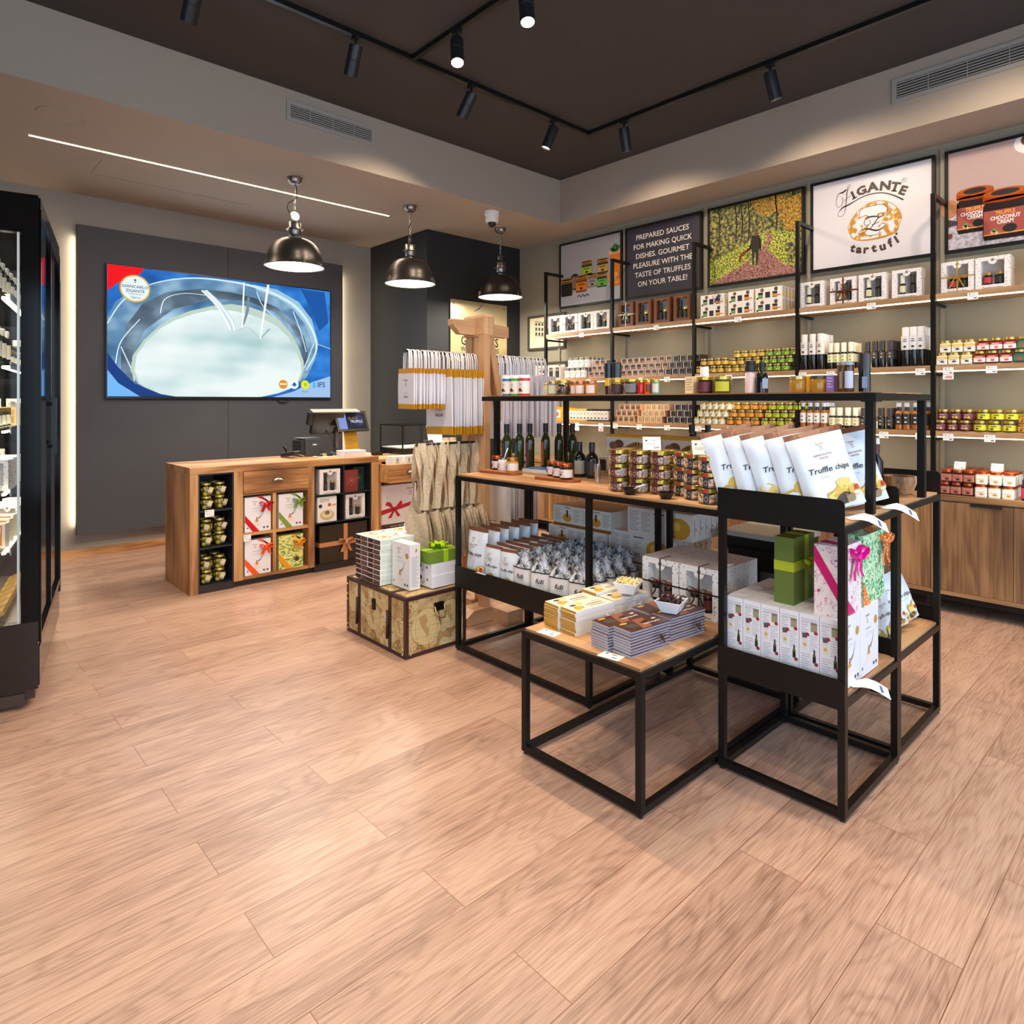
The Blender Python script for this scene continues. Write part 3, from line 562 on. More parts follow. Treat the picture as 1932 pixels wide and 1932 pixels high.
def art5(q):
    q.rect(.02, .02, .94, .77, mat('B59A94', .5), 0); q.poly([(.02, .02), (.94, .02), (.94, .5), (.4, .38), (.02, .26)], noise_mat('marble', [(.4, '9C9298'), (.6, 'C4BEC8')], (40, 40, 40), 4, .5), Z)
    q.disc(.03, .34, .06, mat('B8784A', .7), 2 * Z, .07); q.poly([(.02, .26), (.08, .24), (.1, .21), (.02, .2)], mat('3A2A2A', .6), 2 * Z); q.disc(.03, .13, .022, mat('6E3A2A', .5), 2 * Z)
    for x, y, w, h in ((.078, .135, .23, .33), (.245, .055, .27, .36), ):
        z = (2 if x < .2 else 8) * Z
        q.poly([(x + .01, y), (x + w - .01, y), (x + w, y + .03), (x + w, y + h * .7), (x + w - .02, y + h * .78), (x + .02, y + h * .78), (x, y + h * .7), (x, y + .03)], mat('241412', .3), z)
        q.rect(x + .004, y + h * .12, x + w - .004, y + h * .6, mat('A0483C', .5), z + Z); q.rect(x + .004, y + h * .095, x + w - .004, y + h * .12, mat('D89A3A', .5), z + Z)
        q.txt('TRUFFLE', x + w * .5, y + h * .5, .028, mat('E8A03C', .5), bold=.03, z=z + 2 * Z, sx=.8); q.txt('CHOCONUT', x + w * .5, y + h * .40, .028, WHT, bold=.03, z=z + 2 * Z, sx=.8); q.txt('CREAM', x + w * .5, y + h * .31, .028, WHT, bold=.03, z=z + 2 * Z, sx=.8)
        q.disc(x + w * .6, y + h * .2, w * .16, mat('17100E', .7), z + 2 * Z, h * .085)
        for a, b_, c_ in ((.22, .15, 'C9966A'), (.3, .13, 'E0B48A'), (.38, .16, 'A85A3A'), (.26, .19, '4C9A34')): q.disc(x + w * a, y + h * b_, .014, mat(c_, .6), z + 3 * Z)
        o = mat('C0501E', .25, .5); q.rect(x - .002, y + h * .8, x + w + .002, y + h * .94, o, z + 3 * Z); q.disc(x + w / 2, y + h * .8, w / 2 + .002, o, z + 3 * Z, .018); q.disc(x + w / 2, y + h * .94, w / 2 + .002, mat('D86A2C', .25, .5), z + 4 * Z, .032); q.disc(x + w / 2, y + h * .945, w * .32, mat('1A1412', .4), z + 5 * Z, .021)
    q.disc(.56, .72, .13, mat('E4DEDA', .3), 2 * Z, .09); q.disc(.57, .74, .1, mat('5A3A2C', .3), 3 * Z, .06)
poster(5.515, 'poster of sauce jars beside a half orange pump bottle, nearest the pillar', art1)
poster(4.511, 'dark poster with six lines of white capital lettering about prepared sauces', art2)
poster(3.482, 'autumn forest poster with a man and a dog seen from behind', art3)
poster(2.464, 'white poster with a large brown and gold truffle logo', art4)
poster(1.438, 'poster of two orange lidded chocolate cream jars at the right picture edge', art5)
for i, y in enumerate((5.535, 4.533, 3.506, 2.483, 1.456, .44)):
    q = MB(); q.box(5.925, 5.9495, y - .014, y + .014, .85, 3.47, OLIVE); tag(q.build('wall_standard'), ['olive painted slotted wall post beside the jar poster', 'olive painted slotted wall post between jar poster and lettering poster', 'olive painted slotted wall post between lettering poster and forest poster', 'olive painted slotted wall post between forest poster and logo poster', 'olive painted slotted wall post between logo poster and cream jar poster', 'olive painted slotted wall post beyond the cream jar poster'][i], 'post')

# ---------------- product wall: cabinets, frames, shelf boards ----------------
CF = 5.45
for i in range(6):
    y0 = .45 + .96 * i - (0 if i else 0); y1 = y0 + .958
    t = thing('base_cabinet', f'oak base cabinet under the product wall, {["rightmost", "second from the right", "third from the right", "third from the left", "second from the left", "leftmost"][i]}', 'cabinet', (CF, y0, 0), group='oak base cabinets')
    q = MB(); q.box(.012, .49, 0, .958, .13, .80, W_DZ); q.box(-.012, .49, 0, .958, .13, .16, W_DY); q.build('carcass', t)
    q = MB()
    for b in [(0, .03, 0, .03, .0, .128), (0, .03, .928, .958, 0, .128), (.42, .45, 0, .03, 0, .128), (.42, .45, .928, .958, 0, .128), (0, .03, .03, .928, .09, .128), (.42, .45, .03, .928, .09, .128), (.03, .42, 0, .03, .09, .128), (.03, .42, .928, .958, .09, .128)]: q.box(*b, BLK)
    q.build('base_frame', t)
    for k in range(2):
        a = .001 + .479 * k; q = MB(); q.box(-.010, .0105, a, a + .476, .162, .792, W_DZ); d = q.build('door', t)
        q = MB(); q.box(-.022, -.010, a + .06 + .18 * (1 - k), a + .24 + .18 * (1 - k), .775, .792, mat('2E2C2A', .4, .5)); q.build('handle', d)
q = MB(); q.box(CF - .014, X1 - .001, .45, 6.21, .801, .84, W_DY); tag(q.build('worktop'), 'long oak worktop running over all the base cabinets', 'worktop')
for i, y in enumerate((.43, 1.44, 2.45, 3.455, 4.46, 5.46)):
    t = thing('shelf_frame', ['black steel shelf upright beyond the right picture edge', 'black steel shelf upright overlapping the logo poster', 'black steel shelf upright overlapping the forest poster', 'black steel shelf upright overlapping the lettering poster', 'black steel shelf upright between white and brown gift boxes', 'black steel shelf upright nearest the pillar'][i], 'shelf frame', (5.62, y, .84), group='black steel shelf uprights')
    q = MB(); q.box(-.015, .015, -.015, .015, .0005, 2.215, BLK); q.build('post', t)
    q = MB(); q.box(.015, .288, -.015, .015, 2.185, 2.215, BLK); q.build('bracket', t)
    q = MB()
    for z in (1.39, .86, .376): q.box(.015, .304, -.009, .009, z, z + .02, BLK)
    q.build('shelf_support', t)
SHZ = [2.305, 1.775, 1.29]; BY = [(.448, 1.422), (1.458, 2.432), (2.468, 3.437), (3.473, 4.442), (4.478, 5.442)]
TN = ['top', 'middle', 'lowest']
BN = ['right picture edge', 'logo poster', 'forest poster', 'lettering poster', 'jar poster']
for s, z in enumerate(SHZ):
    for b, (ya, yb) in enumerate(BY):
        t = thing('wall_shelf', f'{TN[s]} oak wall shelf board in the bay ' + ('at the right picture edge' if b == 0 else f'under the {BN[b]}'), 'shelf', (5.62, ya, z - .042), group='oak wall shelves')
        q = MB(); q.box(-.014, .305, 0, yb - ya, 0, .042, W_SH); q.build('board', t)
        q = MB(); q.box(.0, .02, .004, yb - ya - .004, -.008, -.0005, mat('FFE2B4', .5, 0, 7)); q.build('led_strip', t)
        light('shelf_glow', 'AREA', (5.645, (ya + yb) / 2, z - .055), 2.6, (1, .84, .64), (5.80, (ya + yb) / 2, z - .5), shape='RECTANGLE', size=.02, size_y=yb - ya - .05)

# ---------------- small product kinds ----------------
def jar_geo(q, r, h, body, lab, lid, n=14, lid_h=.012, white=False):
    b = mat(body, .15); g = mat(lid, .3, .7)
    q.lathe([(0, 0), (r * .93, 0), (r, .004), (r, h * .12), (r * 1.01, h * .12, mat(lab, .5)), (r * 1.01, h * .62), (r, h * .62, b), (r, h * .70), (r * .9, h * .76), (r * .97, h * .77, g), (r * .97, h * .98), (r * .9, h), (0, h)], b, n)
def small_jar(body, lab, lid='B99A4A', r=.031, h=.062, dot='2A2418', dot2=None):
    q = MB(); jar_geo(q, r, h, body, lab, lid)
    q.M = FX(-r * 1.03, 0, 0); q.disc(-r * .25, h * .27, r * .22, mat(dot, .6), 0, r * .16, 8)
    if dot2: q.rect(r * .05, h * .16, r * .5, h * .36, mat(dot2, .6), 0)
    q.rect(-r * .4, h * .45, r * .4, h * .52, mat(dot, .6), 0)
    return q.build('jar')
def sq_jar(body, top, low, lid='B99A4A', w=.068, h=.088, pic='3A3440', copper=False):
    q = MB(); k = w / 2; g = mat(lid, .3, .7)
    def ring(s, c): return [(s - c, -s), (s, -s + c), (s, s - c), (s - c, s), (-s + c, s), (-s, s - c), (-s, -s + c), (-s + c, -s)]
    q.prism(ring(k, .008), 0, h * .74, mat(body, .25)); q.prism(ring(k * 1.012, .008), h * .1, h * .46, mat(low, .5)); q.prism(ring(k * 1.012, .008), h * .46, h * .64, mat(top, .5))
    q.lathe([(k * .85, h * .74), (k * .95, h * .78), (k * .98, h * .79, g), (k * .98, h * .98), (k * .9, h), (0, h)], mat(body, .2), 16)
    q.M = FX(-k * 1.03, 0, 0); q.disc(.004, h * .24, w * .2, mat(pic, .6), 0, h * .08, 10); q.rect(-k * .7, h * .37, k * .5, h * .40, mat(pic, .6), 0); q.rect(-k * .6, h * .52, k * .6, h * .56, mat(low, .5), 0)
    return q.build('jar')
def bottle(h, r, cap, lab, glass='15130F', caph=.3, lh=(.25, .62), extra=None, amber=None, name='bottle'):
    q = MB(); g = mat(glass, .12); c = mat(cap, .4)
    q.lathe([(0, 0), (r * .94, 0), (r, .005)] + ([(r, h * lh[0]), (r * 1.02, h * lh[0], mat(lab, .5)), (r * 1.02, h * lh[1]), (r, h * lh[1], g)] if lab else []) + [(r, h * (1 - caph) * .93), (r * .75, h * (1 - caph)), (r * .8, h * (1 - caph), c), (r * .82, h - .004), (r * .7, h), (0, h)], g, 14)
    if lab:
        q.M = FX(-r * 1.04, 0, 0); d = mat(extra or '3A3430', .6); m = (lh[0] + lh[1]) / 2
        q.disc(0, h * (lh[0] + .08), r * .35, d, 0, h * .03, 8); q.rect(-r * .4, h * (m + .03), r * .4, h * (m + .05), d, 0); q.rect(-r * .3, h * (m + .08), r * .3, h * (m + .10), d, 0)
    return q.build(name)
def spray_bottle(h, r, lab, ext):
    q = MB(); g = mat('9A5A1C', .12); k = mat('1C1C20', .35)
    q.lathe([(0, 0), (r, .002), (r, h * .18), (r * 1.02, h * .18, mat(lab, .5)), (r * 1.02, h * .58), (r, h * .58, g), (r, h * .62), (r * .5, h * .70), (r * .55, h * .70, k), (r * .55, h * .84), (r * .7, h * .84, mat('B8BEC8', .15)), (r * .66, h), (0, h)], g, 14)
    q.M = FX(-r * 1.04, 0, 0); q.disc(0, h * .28, r * .35, mat(ext, .6), 0, h * .03, 8); q.rect(-r * .35, h * .42, r * .35, h * .46, mat(ext, .6), 0)
    return q.build('spray_bottle')
def cube_pack(window, low, lid, side, w=.078, h=.058, d=.07):
    q = MB(); q.box(0, d, -w / 2, w / 2, 0, h, mat(side, .55)); q.M = FX(-.0006, 0, 0)
    q.rect(-w * .46, h * .04, w * .40, h * .96, mat('E9E2DA', .5), 0); q.rect(-w * .38, h * .08, w * .38, h * .93, mat(window, .3), .0004)
    q.rect(-w * .32, h * .62, w * .32, h * .84, mat(lid, .3, .3), .0008); q.rect(-w * .3, h * .12, w * .3, h * .48, mat(low, .4), .0008)
    return q.build('boxed_jar')
def tube_can(cap, band, h=.135, r=.027, lab='E8E0D8'):
    q = MB(); c = mat(cap, .4)
    q.lathe([(0, 0, mat(band, .5)), (r, 0), (r, h * .1), (r, h * .1, mat(lab, .5)), (r, h * .84), (r * 1.03, h * .84, c), (r * 1.03, h * .98), (r * .9, h), (0, h)], mat(band, .5), 14)
    q.M = FX(-r * 1.03, 0, 0); q.disc(0, h * .24, r * .4, mat('3A241C', .6), 0, n=8); q.rect(-r * .3, h * .5, r * .3, h * .7, mat('A89A8C', .6), 0)
    return q.build('canister')
def win_box(w, h, d, kind, paper='EDE8E2', speck=True, jars=('15130F', '15130F'), name='gift_box', lidc=('26211D', 'B99A4A')):
    # carton with a cut out window on the -X face; origin at front bottom centre
    P = TERR if speck else mat(paper, .5); q = MB(); a, b = w * .17, h * .13; t = .012
    q.box(.0, d, -w / 2, -w / 2 + a, 0, h, P); q.box(0, d, w / 2 - a, w / 2, 0, h, P); q.box(0, d, -w / 2 + a, w / 2 - a, 0, b, P); q.box(0, d, -w / 2 + a, w / 2 - a, h - b * .9, h, P); q.box(d * .5, d, -w / 2 + a, w / 2 - a, b, h - b * .9, mat('BDB8B4', .7))
    q.M = FX(0, 0, 0); q.disc(0, h - b * .95, w * .13, P, .0, w * .13, 14, 180, 360) if speck else None
    q.rect(-w * .3, h * .03, w * .3, h * .045, mat('6E6660', .6), .0006); q.disc(0, h - b * .8, w * .05, mat('8A7A60', .6), .0008, n=10)
    r = q.build(name)
    return r
def fill_box(t, w, h, d, kinds):
    ww = w * .66
    for i, (k, lab, lid) in enumerate(kinds):
        q = MB(); y = (ww / len(kinds)) * (i - (len(kinds) - 1) / 2) * -1; b = h * .135; r = min(ww / len(kinds) * .40, d * .24)
        if k == 'b': q.lathe([(0, 0), (r * .8, 0), (r * .8, .004), (r * .82, h * .06, mat(lab, .5)), (r * .82, h * .3), (r * .8, h * .3, mat('191612', .15)), (r * .8, h * .34), (r * .55, h * .38), (r * .6, h * .38, mat(lid, .4)), (r * .62, h * .68), (0, h * .69)], mat('191612', .15), 12)
        else: q.lathe([(0, 0), (r, 0), (r, h * .05), (r * 1.01, h * .05, mat(lab, .5)), (r * 1.01, h * .24), (r, h * .24, mat('1B1713', .15)), (r, h * .3), (r * .95, h * .31, mat(lid, .3, .6)), (r * .95, h * .38), (0, h * .385)], mat('1B1713', .15), 12)
        q.build('bottle' if k == 'b' else 'jar', t, (d * .25, y, b if k == 'b' else b + (h * .0)))
TERR = None
def terr():
    a, t, b, n = nodes('speckled_carton', .5); L = t.links.new
    tc = n('TexCoord'); v = n('TexVoronoi', Scale=75.0, Randomness=1.0); L(tc.outputs['Object'], v.inputs['Vector'])
    no = n('TexNoise', Scale=160.0); L(tc.outputs['Object'], no.inputs['Vector'])
    ad = n('Math', _operation='MULTIPLY_ADD'); ad.inputs[1].default_value = .35; L(no.outputs['Fac'], ad.inputs[0]); L(v.outputs['Distance'], ad.inputs[2])
    rp = ramp(n, [(.0, '4A423C'), (.36, '5A5048'), (.40, 'EAE5E0'), (1, 'EDE8E4')]); L(ad.outputs[0], rp.inputs[0]); L(rp.outputs[0], b.inputs['Base Color']); return a
TERR = terr()
def ribbon_cross(q, w, h, d, m, rw=.008, bx=0, bz=None, s=1.0):
    # ribbon round a carton (front face at x=0 looking -X) with a bow in front
    bz = bz if bz is not None else h * .5; e = .0012
    q.box(-e, d + e, bx - rw / 2, bx + rw / 2, h, h + e, m); q.box(-e, 0, bx - rw / 2, bx + rw / 2, 0, h + e, m)
    q.box(-e, 0, -w / 2 - e, w / 2 + e, bz - rw / 2, bz + rw / 2, m)
    q.box(-e, d, -w / 2 - e, -w / 2, bz - rw / 2, bz + rw / 2, m); q.box(-e, d, w / 2, w / 2 + e, bz - rw / 2, bz + rw / 2, m)
    bow(q, (-.004, bx, bz), s * .05, m, rw)
def bow(q, c, s, m, rw=.01, tail=1.0):
    # in the YZ plane, bulging towards -X
    cx, cy, cz = c; W_ = (rw, 0, 0)
    for sg_ in (-1, 1):
        pts = []
        for k in range(9):
            a = PI * 2 * k / 8; pts.append((cx - .012 * abs(math.sin(a / 2)) - .003, cy + sg_ * s * .5 * (1 - math.cos(a)), cz + s * .15 * (1 - math.cos(a)) + s * .28 * math.sin(a)))
        q.strip(pts, [(rw * .9, 0, rw * .3)] * 9, m)
        q.strip([(cx - .004, cy, cz), (cx - .012, cy + sg_ * s * .25, cz - s * .3 * tail), (cx - .006, cy + sg_ * s * .42, cz - s * .75 * tail), (cx - .012, cy + sg_ * s * .62, cz - s * 1.1 * tail)], (0, rw * 1.0, rw * .2), m)
    q.sphere(cx - .006, cy, cz, rw * .7, m, 8, 5)

def label_ok(s):
    n = len(s.split()); print('LONG', n, s) if n > 16 else None; return s
POS3 = {1: [''], 2: ['bottom', 'top'], 3: ['bottom', 'middle', 'top']}
def block(proto, kind, desc, group, cat, y0, y1, n, z, tiers, dz, x=5.635, shift=0, depth=3, dx=.07, jit=.003, deepall=False):
    # n columns from y0 (left) to y1 (right); returns nothing
    used = False; st = (y1 - y0) / max(n - 1, 1)
    for ti in range(tiers):
        for c in range(n):
            for k in range(depth if (c == n - 1 or deepall) else 1):
                parts = [desc, od(c, n)]
                if tiers > 1: parts.append(POS3[tiers][ti] + ' tier')
                if k: parts.append(['', 'second', 'third', 'fourth', 'fifth', 'sixth'][k] + ' deep')
                lab = label_ok(', '.join(p for p in parts if p))
                loc = (x + dx * k, y0 + st * c - shift * ti + random.uniform(-jit, jit), z + dz * ti + .0005 * (1 + ti))
                rz = random.uniform(-.06, .06) if 'box' not in proto.name else 0
                if not used: o = proto; o.location = loc; o.rotation_euler = (0, 0, rz); tag(o, lab, cat, group); used = True
                else: o = dup(proto, loc, (0, 0, rz), lab)
# ---------------- goods on the wall shelves ----------------
def gift(w, h, d, kinds, loc, label, group=None, ribbon=None, rw=.007, paper=None, rot=0, cat='gift box', bs=1):
    t = thing('gift_box', label, cat, loc, (0, 0, R(rot)), group)
    win_box(w, h, d, None, paper or 'EDE8E2', paper is None, name='carton').parent = t
    fill_box(t, w, h, d, kinds)
    if ribbon: q = MB(); ribbon_cross(q, w, h, d, mat(ribbon, .3), rw, s=bs); q.build('ribbon', t)
    return t
T1, T2, T3 = 2.306, 1.776, 1.291
# top shelf, bay by the pillar: white boxes; one with a dark ribbon
OIL = [('b', '2A2622', '26211D'), ('j', '26302E', 'B99A4A')]
first = None
for i, y in enumerate((5.335, 5.10, 4.86, 4.63)):
    lab = 'white speckled window gift box under the jar poster, ' + ['leftmost', 'tied with a dark brown ribbon', 'third from the left', 'rightmost'][i]
    gift(.225, .212, .10, OIL, (5.645, y, T1), lab, 'white speckled gift boxes left', '3A2018' if i == 1 else None)
for i, y in enumerate((4.300, 4.075, 3.845, 3.61)):
    lab = 'brown window gift box on the top wall shelf, ' + ['tied with white ribbon', 'second from the left', 'third from the left', 'rightmost'][i]
    gift(.19, .262, .12, [('b', '1E1B18', '26211D'), ('j', '2A2622', 'D8C83A')], (5.645, y, T1), lab, 'brown gift boxes', 'F0ECE6' if i == 0 else None, paper='6E4022')
for i, y in enumerate((2.342, 2.09, 1.868, 1.625)):
    lab = 'white speckled bottle gift box under the logo poster, ' + ['leftmost', 'tied with shiny brown ribbon', 'third from the left', 'rightmost'][i]
    gift(.205, .218, .11, [('b', 'DAD2A8', 'E4DDC8'), ('b', '2C2622', '3A322E')], (5.645, y, T1), lab, 'white speckled bottle gift boxes', '6E3416' if i == 1 else None, .012, bs=1.6)
for i, y in enumerate((1.295, 1.083, .80)):
    lab = ['white speckled gift box of two jars tied with gold ribbon', 'white speckled gift box of a red and a black jar without ribbon', 'white speckled gift box cut by the right picture edge'][i]
    gift(.205, .228, .14, [('j', 'B03038', 'B99A4A'), ('j', '26221E', 'B99A4A')], (5.645, y, T1), lab, None, 'B98A2E' if i == 0 else None, .008, bs=1.5)
# small white cartons printed with three jars, two tiers
def trio(w, h, d):
    q = MB(); q.box(0, d, -w / 2, w / 2, 0, h, mat('EDE8DE', .5)); q.M = FX(-.0006, 0, 0)
    for i, c in enumerate(('6FA85A', '2E2C2A', 'E0902C')):
        x = -w * .3 + i * w * .27; q.rect(x - w * .09, h * .15, x + w * .09, h * .62, mat('26231F', .5), 0); q.rect(x - w * .085, h * .2, x + w * .085, h * .42, mat(c, .5), .0005)
    q.disc(-w * .24, h * .8, w * .07, mat('7A4E30', .6), 0, n=10); q.disc(w * .28, h * .8, w * .07, mat('4A4440', .6), 0, h * .17, 10); q.disc(-w * .42, h * .15, w * .04, mat('5A2A1C', .6), 0, n=8); q.rect(w * .33, h * .25, w * .46, h * .32, mat('D8481C', .5), 0)
    q.M = FN(0, -w / 2 - .0006, 0); q.rect(d * .3, h * .15, d * .7, h * .7, mat('E0C040', .5), 0); q.disc(d * .5, h * .82, d * .15, mat('4A6FB0', .5), 0, n=8)
    return q.build('carton')
p = trio(.245, .11, .06); k = 0
for c, y in enumerate((3.275, 2.985, 2.720)):
    for ti in range(2):
        for dp in range(2 if c < 2 else 4):
            lab = f'small white carton printed with three jars, {["leftmost", "middle", "rightmost"][c]} stack, {["bottom", "top"][ti]}' + (f', {["", "second", "third", "fourth"][dp]} deep' if dp else '')
            loc = (5.64 + .064 * dp, y, T1 + .1105 * ti)
            if k == 0: o = p; o.location = loc
            else: o = dup(p, loc)
            tag(o, lab, 'carton', 'white cartons printed with jars'); k += 1
q = MB(); bow(q, (0, 0, 0), .045, mat('4A2C7A', .3), .012); tag(q.build('bow', None, (5.632, 3.215, 2.49)), 'purple ribbon bow stuck on a small white carton', 'bow')
# middle shelf
p = cube_pack('26221F', '3A342E', '8A7A6A', 'D8D4D0', .085, .145, .06); block(p, 0, 'black carton with white sides beside the pillar end, middle shelf', 'black cartons on the middle shelf', 'carton', 5.39, 5.29, 2, T2, 1, 0)
p = small_jar('E8E4DC', 'ECE8E0', '9A968C', .036, .115, '5A4A3A'); block(p, 0, 'white labelled spread jar on the middle wall shelf', 'white spread jars', 'jar', 5.125, 4.875, 4, T2, 2, .116, shift=.055, depth=4, dx=.075)
for nm, win, low, a, b in (('orange', '26201A', 'A8682C', 4.77, 4.54), ('amber', '26201A', '8A5A2C', 4.40, 4.165), ('tan', '26201A', 'A0805A', 4.09, 3.845), ('dark', '1A1816', '3A3834', 3.76, 3.525)):
    p = cube_pack(win, low, '3A342E' if nm != 'tan' else '5A4A38', 'B08A80' if nm != 'dark' else '3A2A2A', .072, .062, .07); block(p, 0, f'boxed jar with {nm} window, middle shelf', f'boxed jars with {nm} windows, middle shelf', 'jar', a, b, 4, T2, 3, .063, shift=.045, depth=2, dx=.075)
p = small_jar('3A3020', 'D8B04A', r=.034, h=.070); block(p, 0, 'yellow labelled jar at the left of the bay, middle shelf', 'yellow jars, two tiers, middle shelf', 'jar', 3.40, 3.18, 4, T2, 2, .071, shift=.045)
p = small_jar('3A3020', 'DDB84C', r=.033, h=.064, dot2='C8B020'); block(p, 0, 'yellow labelled jar at the middle of the bay, middle shelf', 'yellow jars, three tiers, middle shelf', 'jar', 3.095, 2.865, 4, T2, 3, .065, shift=.042)
p = small_jar('3A3A20', '86B43C', r=.033, h=.064, dot2='D8D030'); block(p, 0, 'green labelled jar at the right of the bay, middle shelf', 'green jars, three tiers, middle shelf', 'jar', 2.78, 2.56, 4, T2, 3, .065, shift=.038)
p = bottle(.300, .032, 'E6E2DC', 'DCD6D0', caph=.27, lh=(.42, .78)); block(p, 0, 'tall white capped oil bottle beside the forest poster upright', 'tall white capped oil bottles', 'bottle', 2.395, 2.265, 3, T2, 1, 0, depth=4, dx=.068)
p = bottle(.212, .0255, 'E2DCC4', 'E0D8B0', caph=.36, lh=(.25, .56), extra='6A8A3A'); block(p, 0, 'short cream capped oil bottle, middle shelf', 'short cream capped oil bottles, middle shelf', 'bottle', 2.185, 2.025, 4, T2, 1, 0, depth=4, dx=.058)
p = bottle(.208, .0255, '3A302C', '2E2A2C', caph=.38, lh=(.3, .58), extra='B8A890'); block(p, 0, 'short brown capped oil bottle, middle shelf', 'short brown capped oil bottles, middle shelf', 'bottle', 1.90, 1.735, 4, T2, 1, 0, depth=4, dx=.058)
p = bottle(.300, .033, 'E6E2DC', 'D8D6D4', caph=.27, lh=(.42, .78)); block(p, 0, 'tall white capped oil bottle beside the logo poster upright', 'tall white capped truffle oil bottles', 'bottle', 1.63, 1.53, 3, T2, 1, 0, x=5.66, depth=3, dx=.075)
p = sq_jar('E8E0C8', 'E2B820', 'ECE6DC'); block(p, 0, 'white and yellow labelled jar, middle shelf, right bay', 'white and yellow jars', 'jar', 1.385, 1.235, 3, T2, 2, .0885, shift=.022, depth=3, dx=.073)
p = sq_jar('5A1A14', 'B82C1C', 'E8E2DE', pic='D04A3A'); block(p, 0, 'red and white labelled jar, middle shelf, right bay', 'red and white jars', 'jar', 1.155, 1.0, 3, T2, 2, .0885, shift=.022, depth=3, dx=.073)
p = sq_jar('2A3A2A', '2E5A40', '3C6A4C', pic='C8382C'); block(p, 0, 'dark green labelled jar at the right picture edge', 'dark green jars', 'jar', .925, .85, 2, T2, 2, .0885, shift=.022, depth=1)
# lowest shelf
q = MB(); q.box(5.66, 5.80, 5.13, 5.40, T3, T3 + .15, mat('D89420', .5)); q.M = FX(5.6594, 5.40, T3); q.rect(.02, .03, .14, .12, mat('ECE4D8', .5), 0); q.disc(.08, .07, .03, mat('C0502C', .5), .0005); tag(q.build('carton'), 'orange yellow carton at the pillar end of the lowest wall shelf', 'carton')
p = tube_can('D8A038', 'E0B050'); block(p, 0, 'white spice canister with yellow lid, lowest shelf', 'yellow lidded spice canisters', 'canister', 5.095, 4.845, 6, T3, 1, 0, depth=2, dx=.06)
p = tube_can('26241F', '26241F'); block(p, 0, 'white spice canister with black lid, lowest shelf', 'black lidded spice canisters', 'canister', 4.795, 4.535, 6, T3, 1, 0, depth=2, dx=.06)
for nm, win, low, lid, side, a, b in (('brown', '5A4030', '7A4A26', '9A8A50', 'D09A78', 4.43, 4.215), ('sand', 'A08A60', 'A8885A', 'A89858', 'D09A78', 4.10, 3.875), ('black', '1A1816', '2A2826', '2E2C28', '3A2A2A', 3.745, 3.515)):
    p = cube_pack(win, low, lid, side, .068, .062, .07); block(p, 0, f'boxed jar with {nm} contents, lowest shelf', f'boxed jars with {nm} contents, lowest shelf', 'jar', a, b, 4, T3, 3, .063, shift=.045, depth=2, dx=.075)
for nm, lb, a, b, n in (('white', 'D8D2B8', 3.43, 3.17, 5), ('orange', 'E08C1E', 3.08, 2.83, 4), ('lime', 'B8C42C', 2.745, 2.53, 4)):
    p = small_jar('3A3420' if nm != 'white' else 'C8C0A8', lb, r=.033, h=.068, dot2='D8C040' if nm == 'lime' else None); block(p, 0, f'{nm} labelled jar in the stack on the lowest shelf', f'{nm} labelled jars, lowest shelf', 'jar', a, b, n, T3, 3, .069, shift=.036)
p = spray_bottle(.205, .026, 'E4DED8', '4A403A'); block(p, 0, 'amber spray bottle with white label, lowest shelf', 'amber spray bottles with white labels', 'bottle', 2.41, 2.235, 4, T3, 1, 0, depth=4, dx=.056)
p = bottle(.165, .028, 'E2DCC4', 'E0D8B0', caph=.40, lh=(.12, .5), extra='6A8A3A'); block(p, 0, 'squat cream capped oil bottle, lowest shelf', 'cream capped bottles, lowest shelf', 'bottle', 2.17, 1.985, 4, T3, 1, 0, depth=4, dx=.06)
p = bottle(.165, .027, '3A302C', '2E2A2C', caph=.40, lh=(.15, .5), extra='B8A890'); block(p, 0, 'squat brown capped oil bottle, lowest shelf', 'brown capped bottles, lowest shelf', 'bottle', 1.93, 1.735, 4, T3, 1, 0, depth=4, dx=.058)
p = spray_bottle(.205, .027, '26221F', 'D8D0C4'); block(p, 0, 'amber spray bottle with dark label, lowest shelf', 'amber spray bottles with dark labels', 'bottle', 1.675, 1.50, 4, T3, 1, 0, depth=3, dx=.058)
p = small_jar('3A1A1C', '6E3038', r=.037, h=.078, dot='D8B0A8', dot2='D8C030'); block(p, 0, 'maroon labelled jar, lowest shelf, right bay', 'maroon labelled jars', 'jar', 1.395, 1.245, 3, T3, 2, .079, shift=.02, depth=3, dx=.08)
p = small_jar('4A4420', 'CFCB2C', r=.039, h=.078); block(p, 0, 'lime yellow labelled jar, lowest shelf, right bay', 'lime yellow labelled jars', 'jar', 1.15, .985, 3, T3, 2, .079, shift=.018, depth=3, dx=.082)
p = small_jar('9A6A24', 'C89038', r=.036, h=.062); block(p, 0, 'small honey jar at the right picture edge, lowest shelf', 'small honey jars', 'jar', .90, .83, 2, T3, 2, .063, depth=1)
# on the worktop
TC = .841
p = sq_jar('4A201A', 'B4705E', 'B4705E', 'B4552C', .064, .088, '2A1A18'); block(p, 0, 'copper lidded chocolate cream jar on the worktop', 'copper lidded chocolate cream jars', 'jar', 1.335, 1.20, 3, TC, 2, .089, x=5.51, shift=.008, depth=5, dx=.068, deepall=True)
p = sq_jar('E4DCC8', 'E8E4DA', 'E8E4DA', 'B4552C', .068, .088, 'C88A3A'); block(p, 0, 'copper lidded white cream jar on the worktop', 'copper lidded white cream jars', 'jar', 1.12, .965, 3, TC, 2, .089, x=5.51, shift=.006, depth=4, dx=.072, deepall=True)
p = bottle(.14, .03, '1E1C1C', 'C8385A', glass='3A1020', caph=.25, lh=(.1, .6)); tag(p, 'small red syrup bottle on the worktop at the right picture edge', 'bottle'); p.location = (5.52, .87, TC)
